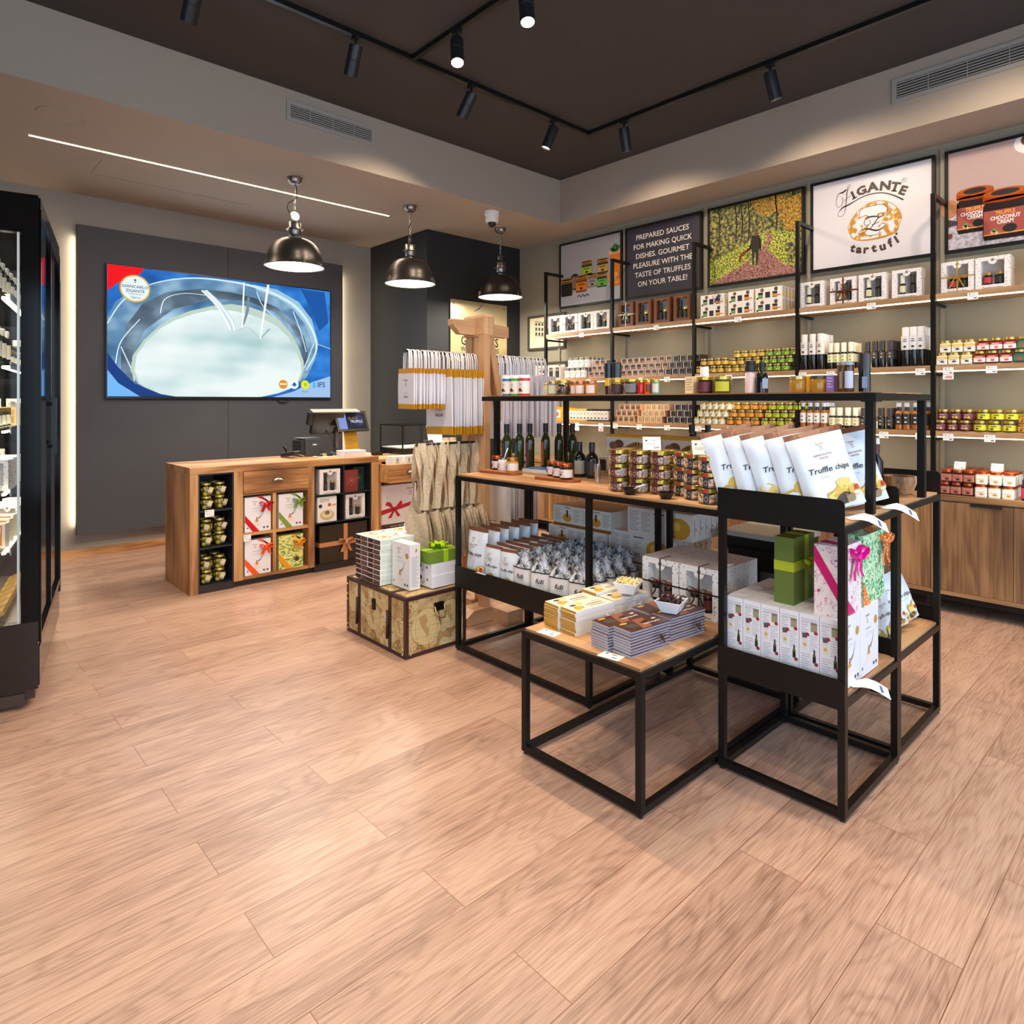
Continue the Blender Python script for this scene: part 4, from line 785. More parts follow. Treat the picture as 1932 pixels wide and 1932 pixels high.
# price cards
def card_mesh(w=.065, h=.05, pct=False):
    q = MB(); q.box(0, .001, -w / 2, w / 2, -h, 0, PAPER); q.M = FX(-.0004, 0, -h); tx = mat('4A4644', .7)
    q.rect(-w * .32, h * .72, -w * .2, h * .86, tx, 0); q.rect(-w * .1, h * .78, w * .25, h * .82, tx, 0); q.rect(-w * .32, h * .5, w * .3, h * .53, tx, 0); q.rect(w * .1, h * .15, w * .38, h * .28, tx, 0)
    return q.build('price_card')
p = card_mesh(); used = False
for s, (z, ys) in enumerate(((2.285, (4.88, 3.88, 2.99, 1.86, 1.19)), (1.755, (5.29, 4.78, 4.08, 3.75, 3.40, 3.08, 2.40, 2.17, 1.52, 1.34, 1.08)), (1.27, (4.95, 4.6, 4.40, 4.09, 3.75, 3.40, 3.07, 2.74, 1.77, 1.52, 1.34, 1.09)))):
    for i, y in enumerate(ys):
        lab = f'white price card hanging from the {TN[s]} wall shelf, {od(i, len(ys))}'
        loc = (5.598, y, z)
        if not used: o = p; o.location = loc; used = True
        else: o = dup(p, loc)
        tag(o, lab, 'price card', 'price cards on the wall shelves')
for y, z, wh in ((1.34, 1.703, 'under a card on the middle shelf, right bay'), (4.95, 1.218, 'under the leftmost card of the lowest shelf'), (4.6, 1.218, 'under the second card of the lowest shelf')):
    q = MB(); q.box(0, .001, -.034, .034, -.036, 0, PAPER); q.M = FX(-.0006, 0, -.036); q.txt('-30%', 0, .008, .02, mat('C81E2C', .6), bold=.02, sx=.9, z=0); tag(q.build('discount_tag', None, (5.598, y, z)), 'white discount tag reading -30% ' + wh, 'price tag')
def tent(x, y, z, label, rot, w=.085, h=.062, price='8.99', col='D8B46A'):
    t = MB(); a = .028
    t.M = Matrix.Rotation(R(rot), 4, 'Z')
    t.add([(-w / 2, -a, 0), (w / 2, -a, 0), (w / 2, 0, h), (-w / 2, 0, h), (-w / 2, a, 0), (w / 2, a, 0)], [(0, 1, 2, 3)], PAPER); t.add([(-w / 2, -a + .001, 0), (w / 2, -a + .001, 0), (w / 2, .0005, h), (-w / 2, .0005, h), (-w / 2, a, 0), (w / 2, a, 0)], [(1, 0, 3, 2), (2, 3, 4, 5)], mat(col, .6))
    th = math.atan2(a, h); t.M = t.M @ Matrix.Translation((0, -a, 0)) @ Matrix.Rotation(-th, 4, 'X') @ FN(0, -.0006, 0); tx = mat('3A3836', .7)
    t.rect(-w * .36, h * .72, -w * .24, h * .84, tx, 0); t.rect(-w * .0, h * .8, w * .2, h * .83, tx, 0); t.rect(-w * .36, h * .5, w * .2, h * .52, tx, 0); t.rect(-w * .36, h * .38, w * .05, h * .4, tx, 0); t.txt(price, w * .25, h * .12, .010, tx, bold=.02, z=0) if price else t.rect(w * .1, h * .14, w * .36, h * .24, tx, 0)
    return tag(t.build('price_tent', None, (x, y, z)), label, 'price card')
tent(5.60, 1.265, TC + .179, 'price tent standing on the copper lidded chocolate cream jars', -90, .07, .05, None)
tent(5.60, 1.045, TC + .179, 'price tent standing on the copper lidded white cream jars', -90, .07, .05, None)
# ---------------- sales counter under the screen ----------------
CY = 5.40; CB = 6.05
t = thing('sales_counter', 'oak sales counter with open display cubbies standing before the wall screen', 'counter', (1.615, CY, 0))
q = MB(); q.box(0, 1.675, 0, .65, .937, .99, W_CX); q.build('worktop', t, bevel=.001)
q = MB(); q.box(0, .062, 0, .65, 0, .9365, W_CZ); q.build('side_panel', t)
q = MB()
for a, b in ((.334, .406), (.969, 1.026), (1.595, 1.675)): q.box(a, b, .0, .62, .05, .9365, W_CZ)
q.box(.062, 1.675, .60, .62, .05, .936, W_CZ); q.build('carcass', t)
q = MB(); q.box(.062, 1.675, .03, .05, 0, .05, mat('2A2320', .5)); q.box(.062, .334, .006, .03, 0, .05, mat('2A2320', .5)); q.box(1.026, 1.595, .006, .03, 0, .05, mat('2A2320', .5)); q.build('toe_kick', t)
BL = mat('1D1F24', .45)
q = MB()
for b in [(.062, .074, .05, .936), (.322, .334, .05, .936)]: q.box(b[0], b[1], .004, .45, b[2], b[3], BL)
for z in (.05, .345, .636, .925): q.box(.074, .322, .004, .45, z, z + .012, BL)
q.box(.074, .322, .44, .45, .062, .925, mat('4A3C30', .6)); q.build('black_cubby', t)
q = MB()
for b in [(1.026, 1.036), (1.585, 1.595)]: q.box(*b, .004, .5, .05, .936, BL)
for z in (.05, .42, .668, .926): q.box(1.036, 1.585, .004, .5, z, z + .01, BL)
q.box(1.309, 1.321, .004, .45, .43, .926, BL); q.box(1.036, 1.585, .49, .5, .06, .926, BL); q.build('black_cubby', t)
q = MB(); q.box(.406, .969, .002, .45, .05, .075, W_CX); q.box(.406, .969, .002, .45, .405, .43, W_CX); q.box(.406, .969, .002, .45, .736, .75, W_CX); q.box(.655, .683, .001, .45, .075, .405, W_CZ); q.box(.655, .683, .001, .45, .43, .736, W_CZ); q.box(.406, .969, .44, .45, .075, .736, W_CZ); q.build('oak_cubby', t)
q = MB(); q.box(.409, .966, -.012, .4, .755, .932, W_CX); d = q.build('drawer', t, bevel=.001)
def cup(parent, x, y, z):
    q = MB(); vs = []; n = 12
    for j in range(6):
        a = PI / 2 * j / 5
        for i in range(n + 1): b = PI * i / n; vs.append((-.045 * math.cos(b) * (1 - .15 * j / 5), -.024 * math.sin(a) , .0 + .022 * math.sin(b) * math.cos(a) + .004))
    q.add(vs, [(j * (n + 1) + i, j * (n + 1) + i + 1, (j + 1) * (n + 1) + i + 1, (j + 1) * (n + 1) + i) for j in range(5) for i in range(n)], STEEL, True); q.box(-.045, .045, -.002, 0, -.004, .026, STEEL)
    return q.build('cup_handle', parent, (x, y, z))
cup(d, .69, -.0125, .84)

# black worktop neighbour with a pulled out drawer
t = thing('side_counter', 'oak counter unit with a pulled out drawer, right of the sales counter', 'counter', (3.30, CY, 0))
q = MB(); q.box(0, 1.15, .02, .63, .93, .955, W_CX); q.box(0, .03, .02, .6, 0, .93, W_CZ); q.box(1.12, 1.15, .02, .6, 0, .93, W_CZ); q.box(.03, 1.12, .57, .6, 0, .93, mat('3A2E24', .6)); q.box(.03, 1.12, .02, .57, .05, .08, W_CX); q.box(.52, .55, .03, .57, .08, .93, W_CZ); q.build('carcass', t)
q = MB()
for b in [(.0, .44, -.17, -.15, .745, .915), (.0, .018, -.15, .3, .745, .915), (.422, .44, -.15, .3, .745, .915), (.018, .422, -.15, .3, .745, .76)]: q.box(*b, W_CX)
d = q.build('drawer', t); cup(d, .24, -.1705, .83)
q = MB(); q.box(.56, 1.1, .0, .02, .1, .9, W_CZ); q.build('door', t)
for i, x in enumerate((3.36, 3.49, 3.62)):
    t = thing('card_box', f'small white logo carton in the pulled out drawer, {["leftmost", "middle", "rightmost"][i]}', 'box', (x, 5.262, .7615), group='small cartons in the drawer')
    q = MB(); q.box(0, .10, 0, .13, 0, .225, mat('E8E4DC', .5)); q.M = FN(0, -.0006, 0)
    q.disc(.05, .19, .012, mat('8A7A60', .6), 0, n=10); q.rect(.03, .165, .07, .17, mat('4A4440', .6), 0); q.rect(.036, .207, .064, .211, mat('4A4440', .6), 0); q.build('carton', t)
def logo(q, x, y, s, z=0, c='5A4A40'):
    k = mat(c, .6); q.txt('ZIGANTE', x, y + s * .55, s * .28, k, z=z, bold=.01); q.disc(x, y + s * .15, s * .28, mat('C9A870', .5), z, s * .24, 14); q.disc(x, y + s * .17, s * .14, WHT, z + .0005, s * .12, 10); q.rect(x - s * .07, y - .02 * s, x + s * .07, y + s * .06, k, z + .0006); q.txt('tartufi', x, y - s * .42, s * .24, k, z=z)
# big white gift bag box with printed red bow under the drawer
t = thing('gift_carton', 'large white carton with a printed red bow below the pulled out drawer', 'carton', (3.33, 5.45, .0815))
q = MB(); q.box(0, .42, 0, .3, 0, .615, mat('E4E2E2', .5)); q.build('carton', t)
q = MB(); q.M = FN(0, -.0006, 0); rd = mat('C01828', .45)
q.rect(0, .19, .42, .24, mat('4A2A24', .5), 0); q.txt('TARTUFI / TRUFFLE PRODUCTS', .25, .21, .014, WHT, z=.0004); logo(q, .35, .53, .06)
q.poly([(0, .33), (.16, .36), (.16, .40), (0, .375)], rd, 0); q.poly([(.16, .36), (.42, .41), (.42, .445), (.16, .40)], rd, 0)
q.poly([(.16, .38), (.06, .43), (.085, .46), (.13, .44)], rd, .0005); q.poly([(.16, .38), (.24, .46), (.26, .43), (.22, .39)], rd, .0005); q.poly([(.15, .37), (.09, .30), (.13, .295), (.17, .365)], rd, .0005); q.poly([(.16, .37), (.20, .30), (.235, .31), (.18, .38)], rd, .0005); q.disc(.162, .378, .018, mat('8A1020', .5), .0009, n=10)
q.build('printed_bow', t)
q = MB(); q.box(.0, .42, -.0006, 0, .0, .0, WHT) if 0 else None

# display case on the side counter
t = thing('display_case', 'black framed glass display case with truffles on the side counter', 'display case', (3.78, 5.74, .9555))
q = MB(); q.box(0, 1.1, 0, .44, 0, .06, mat('141414', .3)); q.box(.02, 1.08, .02, .42, .06, .07, mat('E8E4DA', .4)); q.build('base', t)
q = MB()
for x in (0, 1.088):
    for y in (0, .428): q.box(x, x + .012, y, y + .012, .06, .31, DARK)
q.box(.012, 1.088, 0, .012, .298, .31, DARK); q.box(.012, 1.088, .428, .44, .298, .31, DARK); q.box(0, .012, .012, .428, .298, .31, DARK); q.box(1.088, 1.1, .012, .428, .298, .31, DARK); q.build('frame', t)
q = MB(); q.box(.012, 1.088, .003, .007, .07, .298, GLASS); q.box(.003, .007, .012, .428, .06, .298, GLASS); q.box(.012, 1.088, .012, .428, .302, .306, GLASS); q.build('glass', t)
def truf(x, y, z, r, label):
    q = MB(); q.sphere(0, 0, r * .8, r, noise_mat('truffle_skin', [(.35, '14100E'), (.6, '3A302A')], (120, 120, 120), 4, .8, bump=.6), 14, 9, .85)
    for i, v in enumerate(q.v): k = 1 + .10 * math.sin(i * 1.7) * math.cos(i * .9); q.v[i] = (v[0] * k, v[1] * k, v[2])
    tag(q.build('truffle', None, (x, y, z)), label, 'truffle')
q = MB(); q.lathe([(0, 0), (.05, 0), (.075, .012), (.07, .014), (0, .008)], mat('7A4228', .5), 20); tag(q.build('wooden_dish', None, (4.22, 5.92, 1.0265)), 'small reddish wooden dish inside the display case', 'dish')
truf(4.20, 5.93, 1.0385, .032, 'black truffle on the wooden dish in the display case, left'); truf(4.255, 5.90, 1.0385, .03, 'black truffle on the wooden dish in the display case, right')
for i, x in enumerate((4.47, 4.56)):
    q = MB(); jar_geo(q, .038, .075, 'D8B080', 'E0C8A0', 'E8E0D0'); tag(q.build('jar', None, (x, 5.90, 1.0265)), ['small amber honey jar in the display case, left one', 'small pale jar in the display case, right one'][i], 'jar')
q = MB(); q.box(3.98, 4.06, 5.84, 5.90, 1.0265, 1.045, PAPER); tag(q.build('sample_box'), 'small white sample box at the left inside the display case', 'box')
q = MB(); q.M = Matrix.Translation((4.30, 6.0, 1.0265)) @ Matrix.Rotation(R(-14), 4, 'X'); q.box(0, .2, 0, .003, 0, .22, PAPER); tag(q.build('sign_card'), 'white sign card leaning at the back inside the display case', 'sign')

# things standing on the sales counter
CT = .9905
t = thing('cash_register', 'black touch screen till with customer display on the sales counter', 'till', (3.02, 5.76, CT))
q = MB(); q.cbox(0, .06, 0, .22, .2, .02, DARK); q.cbox(.05, .06, .02, .035, .05, .24, STEEL); q.build('stand', t)
q = MB(); q.M = Matrix.Translation((-.03, .08, .24)) @ Matrix.Rotation(R(20), 4, 'X'); q.box(-.17, .14, -.02, .03, -.03, .19, mat('17130F', .25)); q.box(-.19, .30, -.03, .05, .19, .20, mat('8A8880', .4)); q.cbox(-.19, .01, .06, .05, .05, .12, DARK); q.build('operator_screen', t)
q = MB(); q.M = Matrix.Translation((.02, -.02, .245)) @ Matrix.Rotation(R(-24), 4, 'X') @ Matrix.Rotation(R(0), 4, 'Z'); q.box(-.0, .34, -.012, .01, -.02, .19, DARK)
s = q.build('customer_screen', t)
q = MB(); q.M = Matrix.Translation((.02, -.02, .245)) @ Matrix.Rotation(R(-24), 4, 'X') @ FN(0, -.0126, 0)
q.rect(.02, .0, .32, .165, em('1A1B2C', .9), 0); q.rect(.022, .0, .11, .165, em('8496D8', .9), .0006); q.disc(.245, .09, .06, em('2E3358', .9), .0006); q.txt('BLACK', .19, .10, .026, em('9A7A3A', .9), bold=.01, z=.0012); q.txt('TRUFFLE', .215, .065, .028, em('D8E2F8', 1), bold=.01, z=.0012, sx=.9); q.build('display', s)
q = MB(); q.tube([(-.05, .05, .24), (.0, 0, .12), (.05, .02, .05), (-.06, .0, .012)], .004, DARK, 6); q.build('cable', t)
t = thing('receipt_printer', 'dark grey receipt printer on the sales counter left of the till', 'printer', (2.74, 5.78, CT))
q = MB(); q.box(0, .17, 0, .2, 0, .165, mat('3C4046', .4)); q.box(-.04, .0, .01, .2, 0, .155, mat('26282B', .4)); q.box(-.03, .165, .02, .19, .165, .175, mat('55585C', .35)); q.build('body', t, bevel=.004)
q = MB(); q.M = FN(0, -.0006, 0); q.rect(.07, .105, .11, .118, mat('C8CACC', .4), 0); q.build('badge', t)
t = thing('card_terminal', 'black card terminal lying at the left on the sales counter', 'card terminal', (2.60, 5.78, CT), (0, 0, R(20)))
q = MB(); q.M = Matrix.Rotation(R(-10), 4, 'X'); q.box(-.045, .045, -.08, .09, .018, .055, mat('1A1D20', .3)); q.build('body', t, bevel=.01)
q = MB(); q.M = Matrix.Rotation(R(-10), 4, 'X'); q.box(-.03, .03, -.0, .06, .055, .057, mat('9AA8A8', .3)); q.build('screen', t)
q = MB(); q.tube([(.03, .08, .04), (0, .10, .1), (-.03, .06, .11), (-.04, .02, .08)], .008, DARK, 8); q.tube([(.04, -.03, .03), (.1, -.06, .01), (.16, -.02, .006), (.2, .06, .006)], .004, mat('9A9A9A', .4), 6); q.build('cord', t)
t = thing('key_tray', 'flat tray with small keys and cards beside the receipt printer', 'tray', (2.88, 5.66, CT))
q = MB(); q.cbox(0, 0, 0, .2, .12, .008, mat('D8D4C4', .5)); q.build('tray', t)
for i, (x, y, c) in enumerate(((-.06, .0, '2A3236'), (-.01, .02, 'B8A060'), (.03, -.02, '20262A'), (.07, .01, '4A5258'))): q = MB(); q.cbox(x, y, .0085, .04, .05, .015 + .006 * i, mat(c, .4)); q.build('key_fob', t)
for i in range(6):
    q = MB(); q.M = Matrix.Rotation(R((i * 37) % 9 - 4), 4, 'Z'); q.cbox(0, 0, 0, .225, .16, .009, mat('E4E4EA', .6)); q.box(-.1125, .1125, -.0802, .0802, .003, .004, mat('B4B4BC', .6))
    tag(q.build('brochure', None, (3.10, 5.58, CT + .0095 * i)), f'white brochure in the pile before the till, {["lowest", "second from the bottom", "third from the bottom", "third from the top", "second from the top", "topmost"][i]}', 'brochure', 'brochures on the sales counter')
q = MB(); q.M = Matrix.Rotation(R(-16), 4, 'X'); q.box(-.07, .07, -.0015, .0015, 0, .27, mat('C9962E', .3, .6)); q.M = q.M @ FN(0, -.0022, 0); q.lines(-.05, .24, .05, 9, .016, mat('7A5A1C', .5), 0, .2); q.M = Matrix(); q.box(-.05, .05, .0, .08, 0, .004, mat('C9962E', .3, .6)); tag(q.build('gold_notice', None, (3.19, 5.70, CT)), 'gold engraved notice plate leaning behind the brochures', 'notice')
for i in range(2):
    q = MB(); q.cbox(0, 0, 0, .085, .09, .012, mat('EEE8E8', .5)); tag(q.build('card_pack', None, (3.235, 5.56, CT + .0125 * i)), ['white card pack at the right counter end, lower one', 'white card pack at the right counter end, upper one'][i], 'card pack', 'card packs on the sales counter')
q = MB(); q.box(3.33, 3.62, 5.86, 5.98, .9555, .985, DARK); tag(q.build('keyboard'), 'flat black device on the side counter behind the card packs', 'device')

# olive jars in the black cubby
def olive():
    t = thing('olive_jar', 'x', 'jar', (0, 0, 0), group='olive jars in the black cubby'); r, h = .045, .105
    q = MB(); q.lathe([(0, 0), (r * .8, 0), (r * .97, .012), (r, .03), (r, .07), (r * .85, .083), (r * .72, .088)], GLASS, 18); q.build('glass', t)
    q = MB(); q.lathe([(0, .004), (r * .78, .004), (r * .9, .03), (r * .9, .07), (0, .078)], mat('5A5218', .3), 14)
    rn = random.Random(3)
    for i in range(16): a = rn.random() * 6.28; q.sphere(r * .78 * math.cos(a), r * .78 * math.sin(a), rn.uniform(.014, .07), .0125, mat('A89A2C' if i % 3 else '8A7E20', .3), 8, 5, 1.15)
    q.build('olives', t)
    q = MB(); q.lathe([(r * .74, .088), (r * .84, .089), (r * .84, .101), (r * .78, .105), (0, .105)], mat('C9B060', .3, .6), 18); q.build('lid', t)
    q = MB(); q.M = Matrix.Translation((.012, -r - .006, .045)) @ Matrix.Rotation(R(18), 4, 'Y') @ Matrix.Rotation(R(8), 4, 'X'); q.box(-.017, .017, -.001, .001, -.025, .028, mat('D8CFA8', .6)); q.box(-.017, .017, -.0012, .0012, -.025, -.012, mat('9A8E70', .6)); q.build('tag', t)
    q = MB(); q.lathe([(r * .78, .082), (r * .84, .084), (r * .78, .087)], BLKM, 12); q.build('cord', t)
    return t
o = olive(); n = 0
for s, z in enumerate((.648, .357, .062)):
    for (x, y) in ((-.055, 0), (.052, .01), (-.05, .12), (.055, .13)):
        for ti in range(2):
            loc = (1.813 + x, 5.475 + y, z + .001 + .1055 * ti)
            lab = f'olive jar on the {["upper", "middle", "lowest"][s]} cubby shelf, {"left" if x < 0 else "right"} {"front" if y < .1 else "back"}, {["lower", "upper"][ti]} one'
            if n == 0: a = o; a.location = loc
            else: a = dup(o, loc, (0, 0, random.uniform(-.5, .5)))
            a['label'] = lab; n += 1
def pcard(M_, label, loc, w=.07, h=.055):
    q = MB(); q.M = M_; q.box(0, w, 0, h, 0, .001, PAPER); q.M = M_ @ Matrix.Translation((0, 0, .0014)); tx = mat('4A4644', .7)
    q.rect(w * .12, h * .74, w * .24, h * .86, tx, 0); q.rect(w * .4, h * .8, w * .7, h * .83, tx, 0); q.rect(w * .12, h * .5, w * .7, h * .52, tx, 0); q.rect(w * .12, h * .38, w * .55, h * .40, tx, 0); q.txt('8.90', w * .78, h * .12, h * .14, tx, z=0)
    return tag(q.build('price_card', None, loc), label, 'price card')
pcard(FN(0, 0, 0), 'price card hanging before the upper shelf of olive jars', (1.725, 5.398, .598))
pcard(FN(0, 0, 0), 'price card hanging below the white box with red ribbon', (2.024, 5.396, .362), .06, .055)

# pasta gift boxes with ribbons in the oak cubbies
LEAFY = noise_mat('leaf_paper', [(.34, '2F6E3C'), (.42, '5FA04A'), (.5, 'E8DC7A'), (.62, 'F0E49A'), (.72, '7AB060')], (14, 30, 26), 3, .6, dist=2.5)
def pasta_art(q, x, y, s):
    for i, (a, b, r, c) in enumerate(((0, 0, .5, 'D9902E'), (-.35, -.05, .32, 'E2A040'), (.3, .0, .3, 'C97E22'), (.0, .45, .32, '9A4A24'), (-.15, .35, .22, 'D9902E'), (.12, .75, .3, 'A8602A'), (.0, 1.05, .2, '4E7A2C'), (.05, .85, .16, 'D89A3A'))): q.disc(x + a * s, y + b * s, r * s, mat(c, .6), .0004 + .0001 * i, r * s * .55, 12)
def tender_front(q, w, h, full=True):
    logo(q, w * .38, h * .80, h * .10); q.txt('TENDERBOX', w * .42, h * .66, h * .026, mat('9A8A80', .6), z=0)
    q.rect(w * .28, h * .60, w * .66, h * .604, mat('B0A8A4', .6), 0); q.rect(w * .26, h * .57, w * .7, h * .574, mat('B0A8A4', .6), 0)
    pasta_art(q, w * .45, h * .30, w * .13); q.spline([(w * .52, h * .38), (w * .62, h * .44), (w * .68, h * .52), (w * .74, h * .60)], [w * .05, w * .02, w * .012, w * .008], mat('8A8C92', .3, .5), .0012)
    q.disc(w * .84, h * .74, w * .09, mat('C9A24C', .4, .3), 0, n=16); k = mat('3A3432', .6)
    q.rect(w * .70, h * .07, w * .77, h * .12, k, 0); q.disc(w * .87, h * .095, w * .04, k, 0, h * .03, 8); q.rect(w * .08, h * .10, w * .13, h * .14, mat('3A4A9A', .6), 0)
    q.disc(w * .45, h * .2, w * .16, mat('EAD8D0', .5), 0, h * .05)
def ribbon_box(x, z, paper, rib, label, leaf=False):
    w, h, d = .215, .285, .08
    t = thing('gift_box', label, 'gift box', (x, 5.41, z)); q = MB(); q.box(0, w, .0, d, 0, h, LEAFY if leaf else mat('E6E4E6', .45)); q.M = FN(0, -.0006, 0)
    if not leaf: tender_front(q, w, h)
    else: q.disc(w * .74, h * .26, .022, mat('5A3420', .5), 0)
    q.build('carton', t); rb = mat(rib, .3); q = MB(); q.M = FN(0, -.002, 0)
    q.poly([(0, h * .30), (0, h * .50), (w * .56, 0), (w * .30, 0)], rb, 0); q.poly([(w * .45, h), (w * .66, h), (w, h * .66), (w, h * .80)], rb, 0) ; q.build('ribbon_band', t)
    q = MB(); q.M = Matrix.Rotation(-PI / 2, 4, 'Z') if 0 else Matrix(((0, -1, 0, 0), (1, 0, 0, 0), (0, 0, 1, 0), (0, 0, 0, 1))); bow(q, (-.004, -w * .80, h * .76), .058, rb, .026, .9); q.build('bow', t); return t
ribbon_box(2.040, .4315, 0, 'C81420', 'white pasta gift box with red ribbon in the upper left oak cubby')
ribbon_box(2.325, .4315, 0, '7E9A3C', 'white pasta gift box with olive green ribbon in the upper right oak cubby')
ribbon_box(2.040, .0765, 0, 'F0561C', 'white pasta gift box with orange ribbon in the lower left oak cubby')
ribbon_box(2.325, .0765, 0, 'E8981C', 'leaf patterned gift box with yellow ribbon in the lower right oak cubby', True)
# right black cubby
def gift_n(w, h, d, kinds, loc, label, paper=None):
    t = thing('gift_box', label, 'gift box', loc, (0, 0, R(90)))
    win_box(w, h, d, None, paper or 'EDE8E2', paper is None, name='carton').parent = t; fill_box(t, w, h, d, kinds); return t
gift_n(.20, .222, .08, [('b', '3A342E', '26211D'), ('j', '26221E', 'B99A4A')], (2.80, 5.42, .6785), 'white speckled window gift box in the upper left black cubby')
gift_n(.20, .222, .08, [('b', '3A342E', '26211D'), ('j', '26221E', 'B99A4A')], (3.06, 5.43, .4305), 'white speckled window gift box in the lower right black cubby')
def numbox(x, y, z, w, h, c, n, label):
    q = MB(); q.box(0, w, 0, .09, 0, h, mat(c, .6)); g = mat('C9A070', .4, .4); q.M = FN(0, -.0006, 0)
    pts = [(w / 2 + w * .28 * math.cos(R(30 + 60 * i)), h * .5 + w * .28 * math.sin(R(30 + 60 * i))) for i in range(7)]; q.line(pts, .002, g, 0); q.txt(n, w / 2, h * .455, h * .13, g, z=0)
    return tag(q.build('tasting_box', None, (x, y, z)), label, 'box')
numbox(2.945, 5.42, .6785, .135, .20, '7A2A2A', '20', 'dark red box with gold number 20 in the upper right black cubby')
numbox(3.078, 5.50, .6785, .115, .215, '1E3A32', '8', 'dark green box with number 8 behind the dark red box')
for i in range(3):
    q = MB(); w, h = .185, .225; q.box(0, w, 0, .024, 0, h, mat('E8E6E2', .5)); q.M = FN(0, -.0006, 0)
    if i == 0:
        q.txt('TRUFFLE', w * .36, h * .86, .016, mat('5A5450', .6), z=0); q.txt('RISOTTO', w * .36, h * .78, .016, mat('5A5450', .6), z=0); q.disc(w * .15, h * .64, .018, mat('3A3430', .6), 0, n=12); q.disc(w * .62, h * .67, .016, mat('C8442C', .6), 0, n=12); q.rect(w * .75, h * .62, w * .97, h * .69, mat('E0A030', .6), 0); q.disc(w * .5, h * .27, .07, mat('C9AE78', .6), 0, .045); q.disc(w * .5, h * .3, .05, mat('E0D0A0', .6), .0004, .03); q.disc(w * .5, h * .36, .025, mat('7A6A58', .6), .0008, .018)
    tag(q.build('risotto_box', None, (2.68 + .002 * i, 5.42 + .026 * i, .4305)), 'white risotto box in the lower left black cubby, ' + ['front one', 'middle one', 'rear one'][i], 'box', 'risotto boxes in the counter')
t = thing('gift_box', 'large dark brown gift box with copper ribbon in the bottom black cubby', 'gift box', (2.70, 5.42, .061))
q = MB(); q.box(0, .475, 0, .3, 0, .335, mat('2A2019', .3)); q.build('carton', t)
q = MB(); rb = mat('C48A5C', .3, .2); q.M = FN(0, -.0012, 0); q.rect(0, .145, .475, .185, rb, 0); q.rect(.235, 0, .275, .335, rb, 0); q.M = Matrix(); q.box(-.0012, 0, 0, .3, .145, .185, rb); q.build('ribbon_band', t)
q = MB(); q.M = Matrix(((0, -1, 0, 0), (1, 0, 0, 0), (0, 0, 1, 0), (0, 0, 0, 1))); bow(q, (-.006, -.255, .165), .075, rb, .03); q.build('bow', t)

# ---------------- map trunk with cartons ----------------
def mapmat():
    a, t, b, n = nodes('old_map_print', .5); L = t.links.new; tc = n('TexCoord')
    n1 = n('TexNoise', Scale=6.0, Detail=6, Distortion=.6); L(tc.outputs['Object'], n1.inputs[0]); n2 = n('TexNoise', Scale=14.0, Detail=5, Distortion=1.0); L(tc.outputs['Object'], n2.inputs[0])
    r1 = ramp(n, [(.35, 'A98A58'), (.5, 'C9AE78'), (.65, 'D8C596')]); L(n1.outputs['Fac'], r1.inputs[0])
    r2 = ramp(n, [(.485, 'FFFFFF'), (.5, '5A4228'), (.515, 'FFFFFF')]); L(n2.outputs['Fac'], r2.inputs[0])
    r3 = ramp(n, [(.55, 'FFFFFF'), (.6, 'C2A070')]); L(n2.outputs['Fac'], r3.inputs[0])
    m = n('MixRGB', _blend_type='MULTIPLY'); m.inputs[0].default_value = .8; L(r1.outputs[0], m.inputs[1]); L(r2.outputs[0], m.inputs[2])
    m2 = n('MixRGB', _blend_type='MULTIPLY'); m2.inputs[0].default_value = .8; L(m.outputs[0], m2.inputs[1]); L(r3.outputs[0], m2.inputs[2]); L(m2.outputs[0], b.inputs['Base Color']); return a
MAP = mapmat(); LEA = mat('3C2220', .4, name='brown_leather'); BRS = mat('C9B070', .3, .9)
t = thing('trunk', 'storage trunk covered with old world maps and brown leather edges', 'trunk', (2.135, 3.21, 0)); TX_, TY_, TZ_ = .45, .69, .357
q = MB(); q.box(.004, TX_ - .004, .004, TY_ - .004, .004, TZ_ - .003, MAP); q.build('body', t)
q = MB(); e = .022; i_ = mat('4A3A28', .7)
def rings(M_, W2, H2, lst):
    q.M = M_
    for x, y, r in lst: q.line([(x + r * math.cos(R(a)), y + r * math.sin(R(a))) for a in range(0, 361, 15)], .0014, i_, 0); q.disc(x, y, r * .97, mat('CDB680', .55), -.0003, n=24) if r > .05 else q.line([(x - r, y), (x + r, y)], .001, i_, 0)
    for x, y, r in lst[:2]:
        for k in (-.5, 0, .5): q.spline([(x + k * r, y - r * .85), (x + k * r * 1.5, y), (x + k * r, y + r * .85)], .001, i_, 0, 4); q.line([(x - r * .9, y + k * r), (x + r * .9, y + k * r)], .001, i_, 0)
        q.poly([(x - r * .5, y + r * .6), (x - r * .1, y + r * .7), (x + r * .1, y + r * .3), (x - r * .1, y), (x + r * .2, y - r * .1), (x + r * .1, y - r * .6), (x - r * .1, y - r * .3), (x - r * .4, y + r * .2)], mat('B0905E', .6), .0003)
rings(FX(.0035, TY_, 0), 0, 0, [(.32, .17, .09), (.62, .17, .06), (.08, .2, .06), (.33, .06, .03), (.6, .06, .03), (.08, .07, .035)]); q.build('map_drawing', t); q = MB()
rings(FN(0, .0035, 0), 0, 0, [(.15, .16, .11), (.33, .2, .09), (.06, .06, .03), (.2, .055, .034), (.3, .07, .035), (.27, .3, .02)]); q.build('map_drawing', t)
q = MB()
for x in (0, TX_ - e):
    for y in (0, TY_ - e): q.box(x, x + e, y, y + e, 0, TZ_, LEA)
for z in (0, TZ_ - e):
    for x in (0, TX_ - e): q.box(x + (.0005 if x == 0 else 0), x + e, e, TY_ - e, z, z + e, LEA)
    for y in (0, TY_ - e): q.box(e, TX_ - e, y, y + e, z, z + e, LEA)
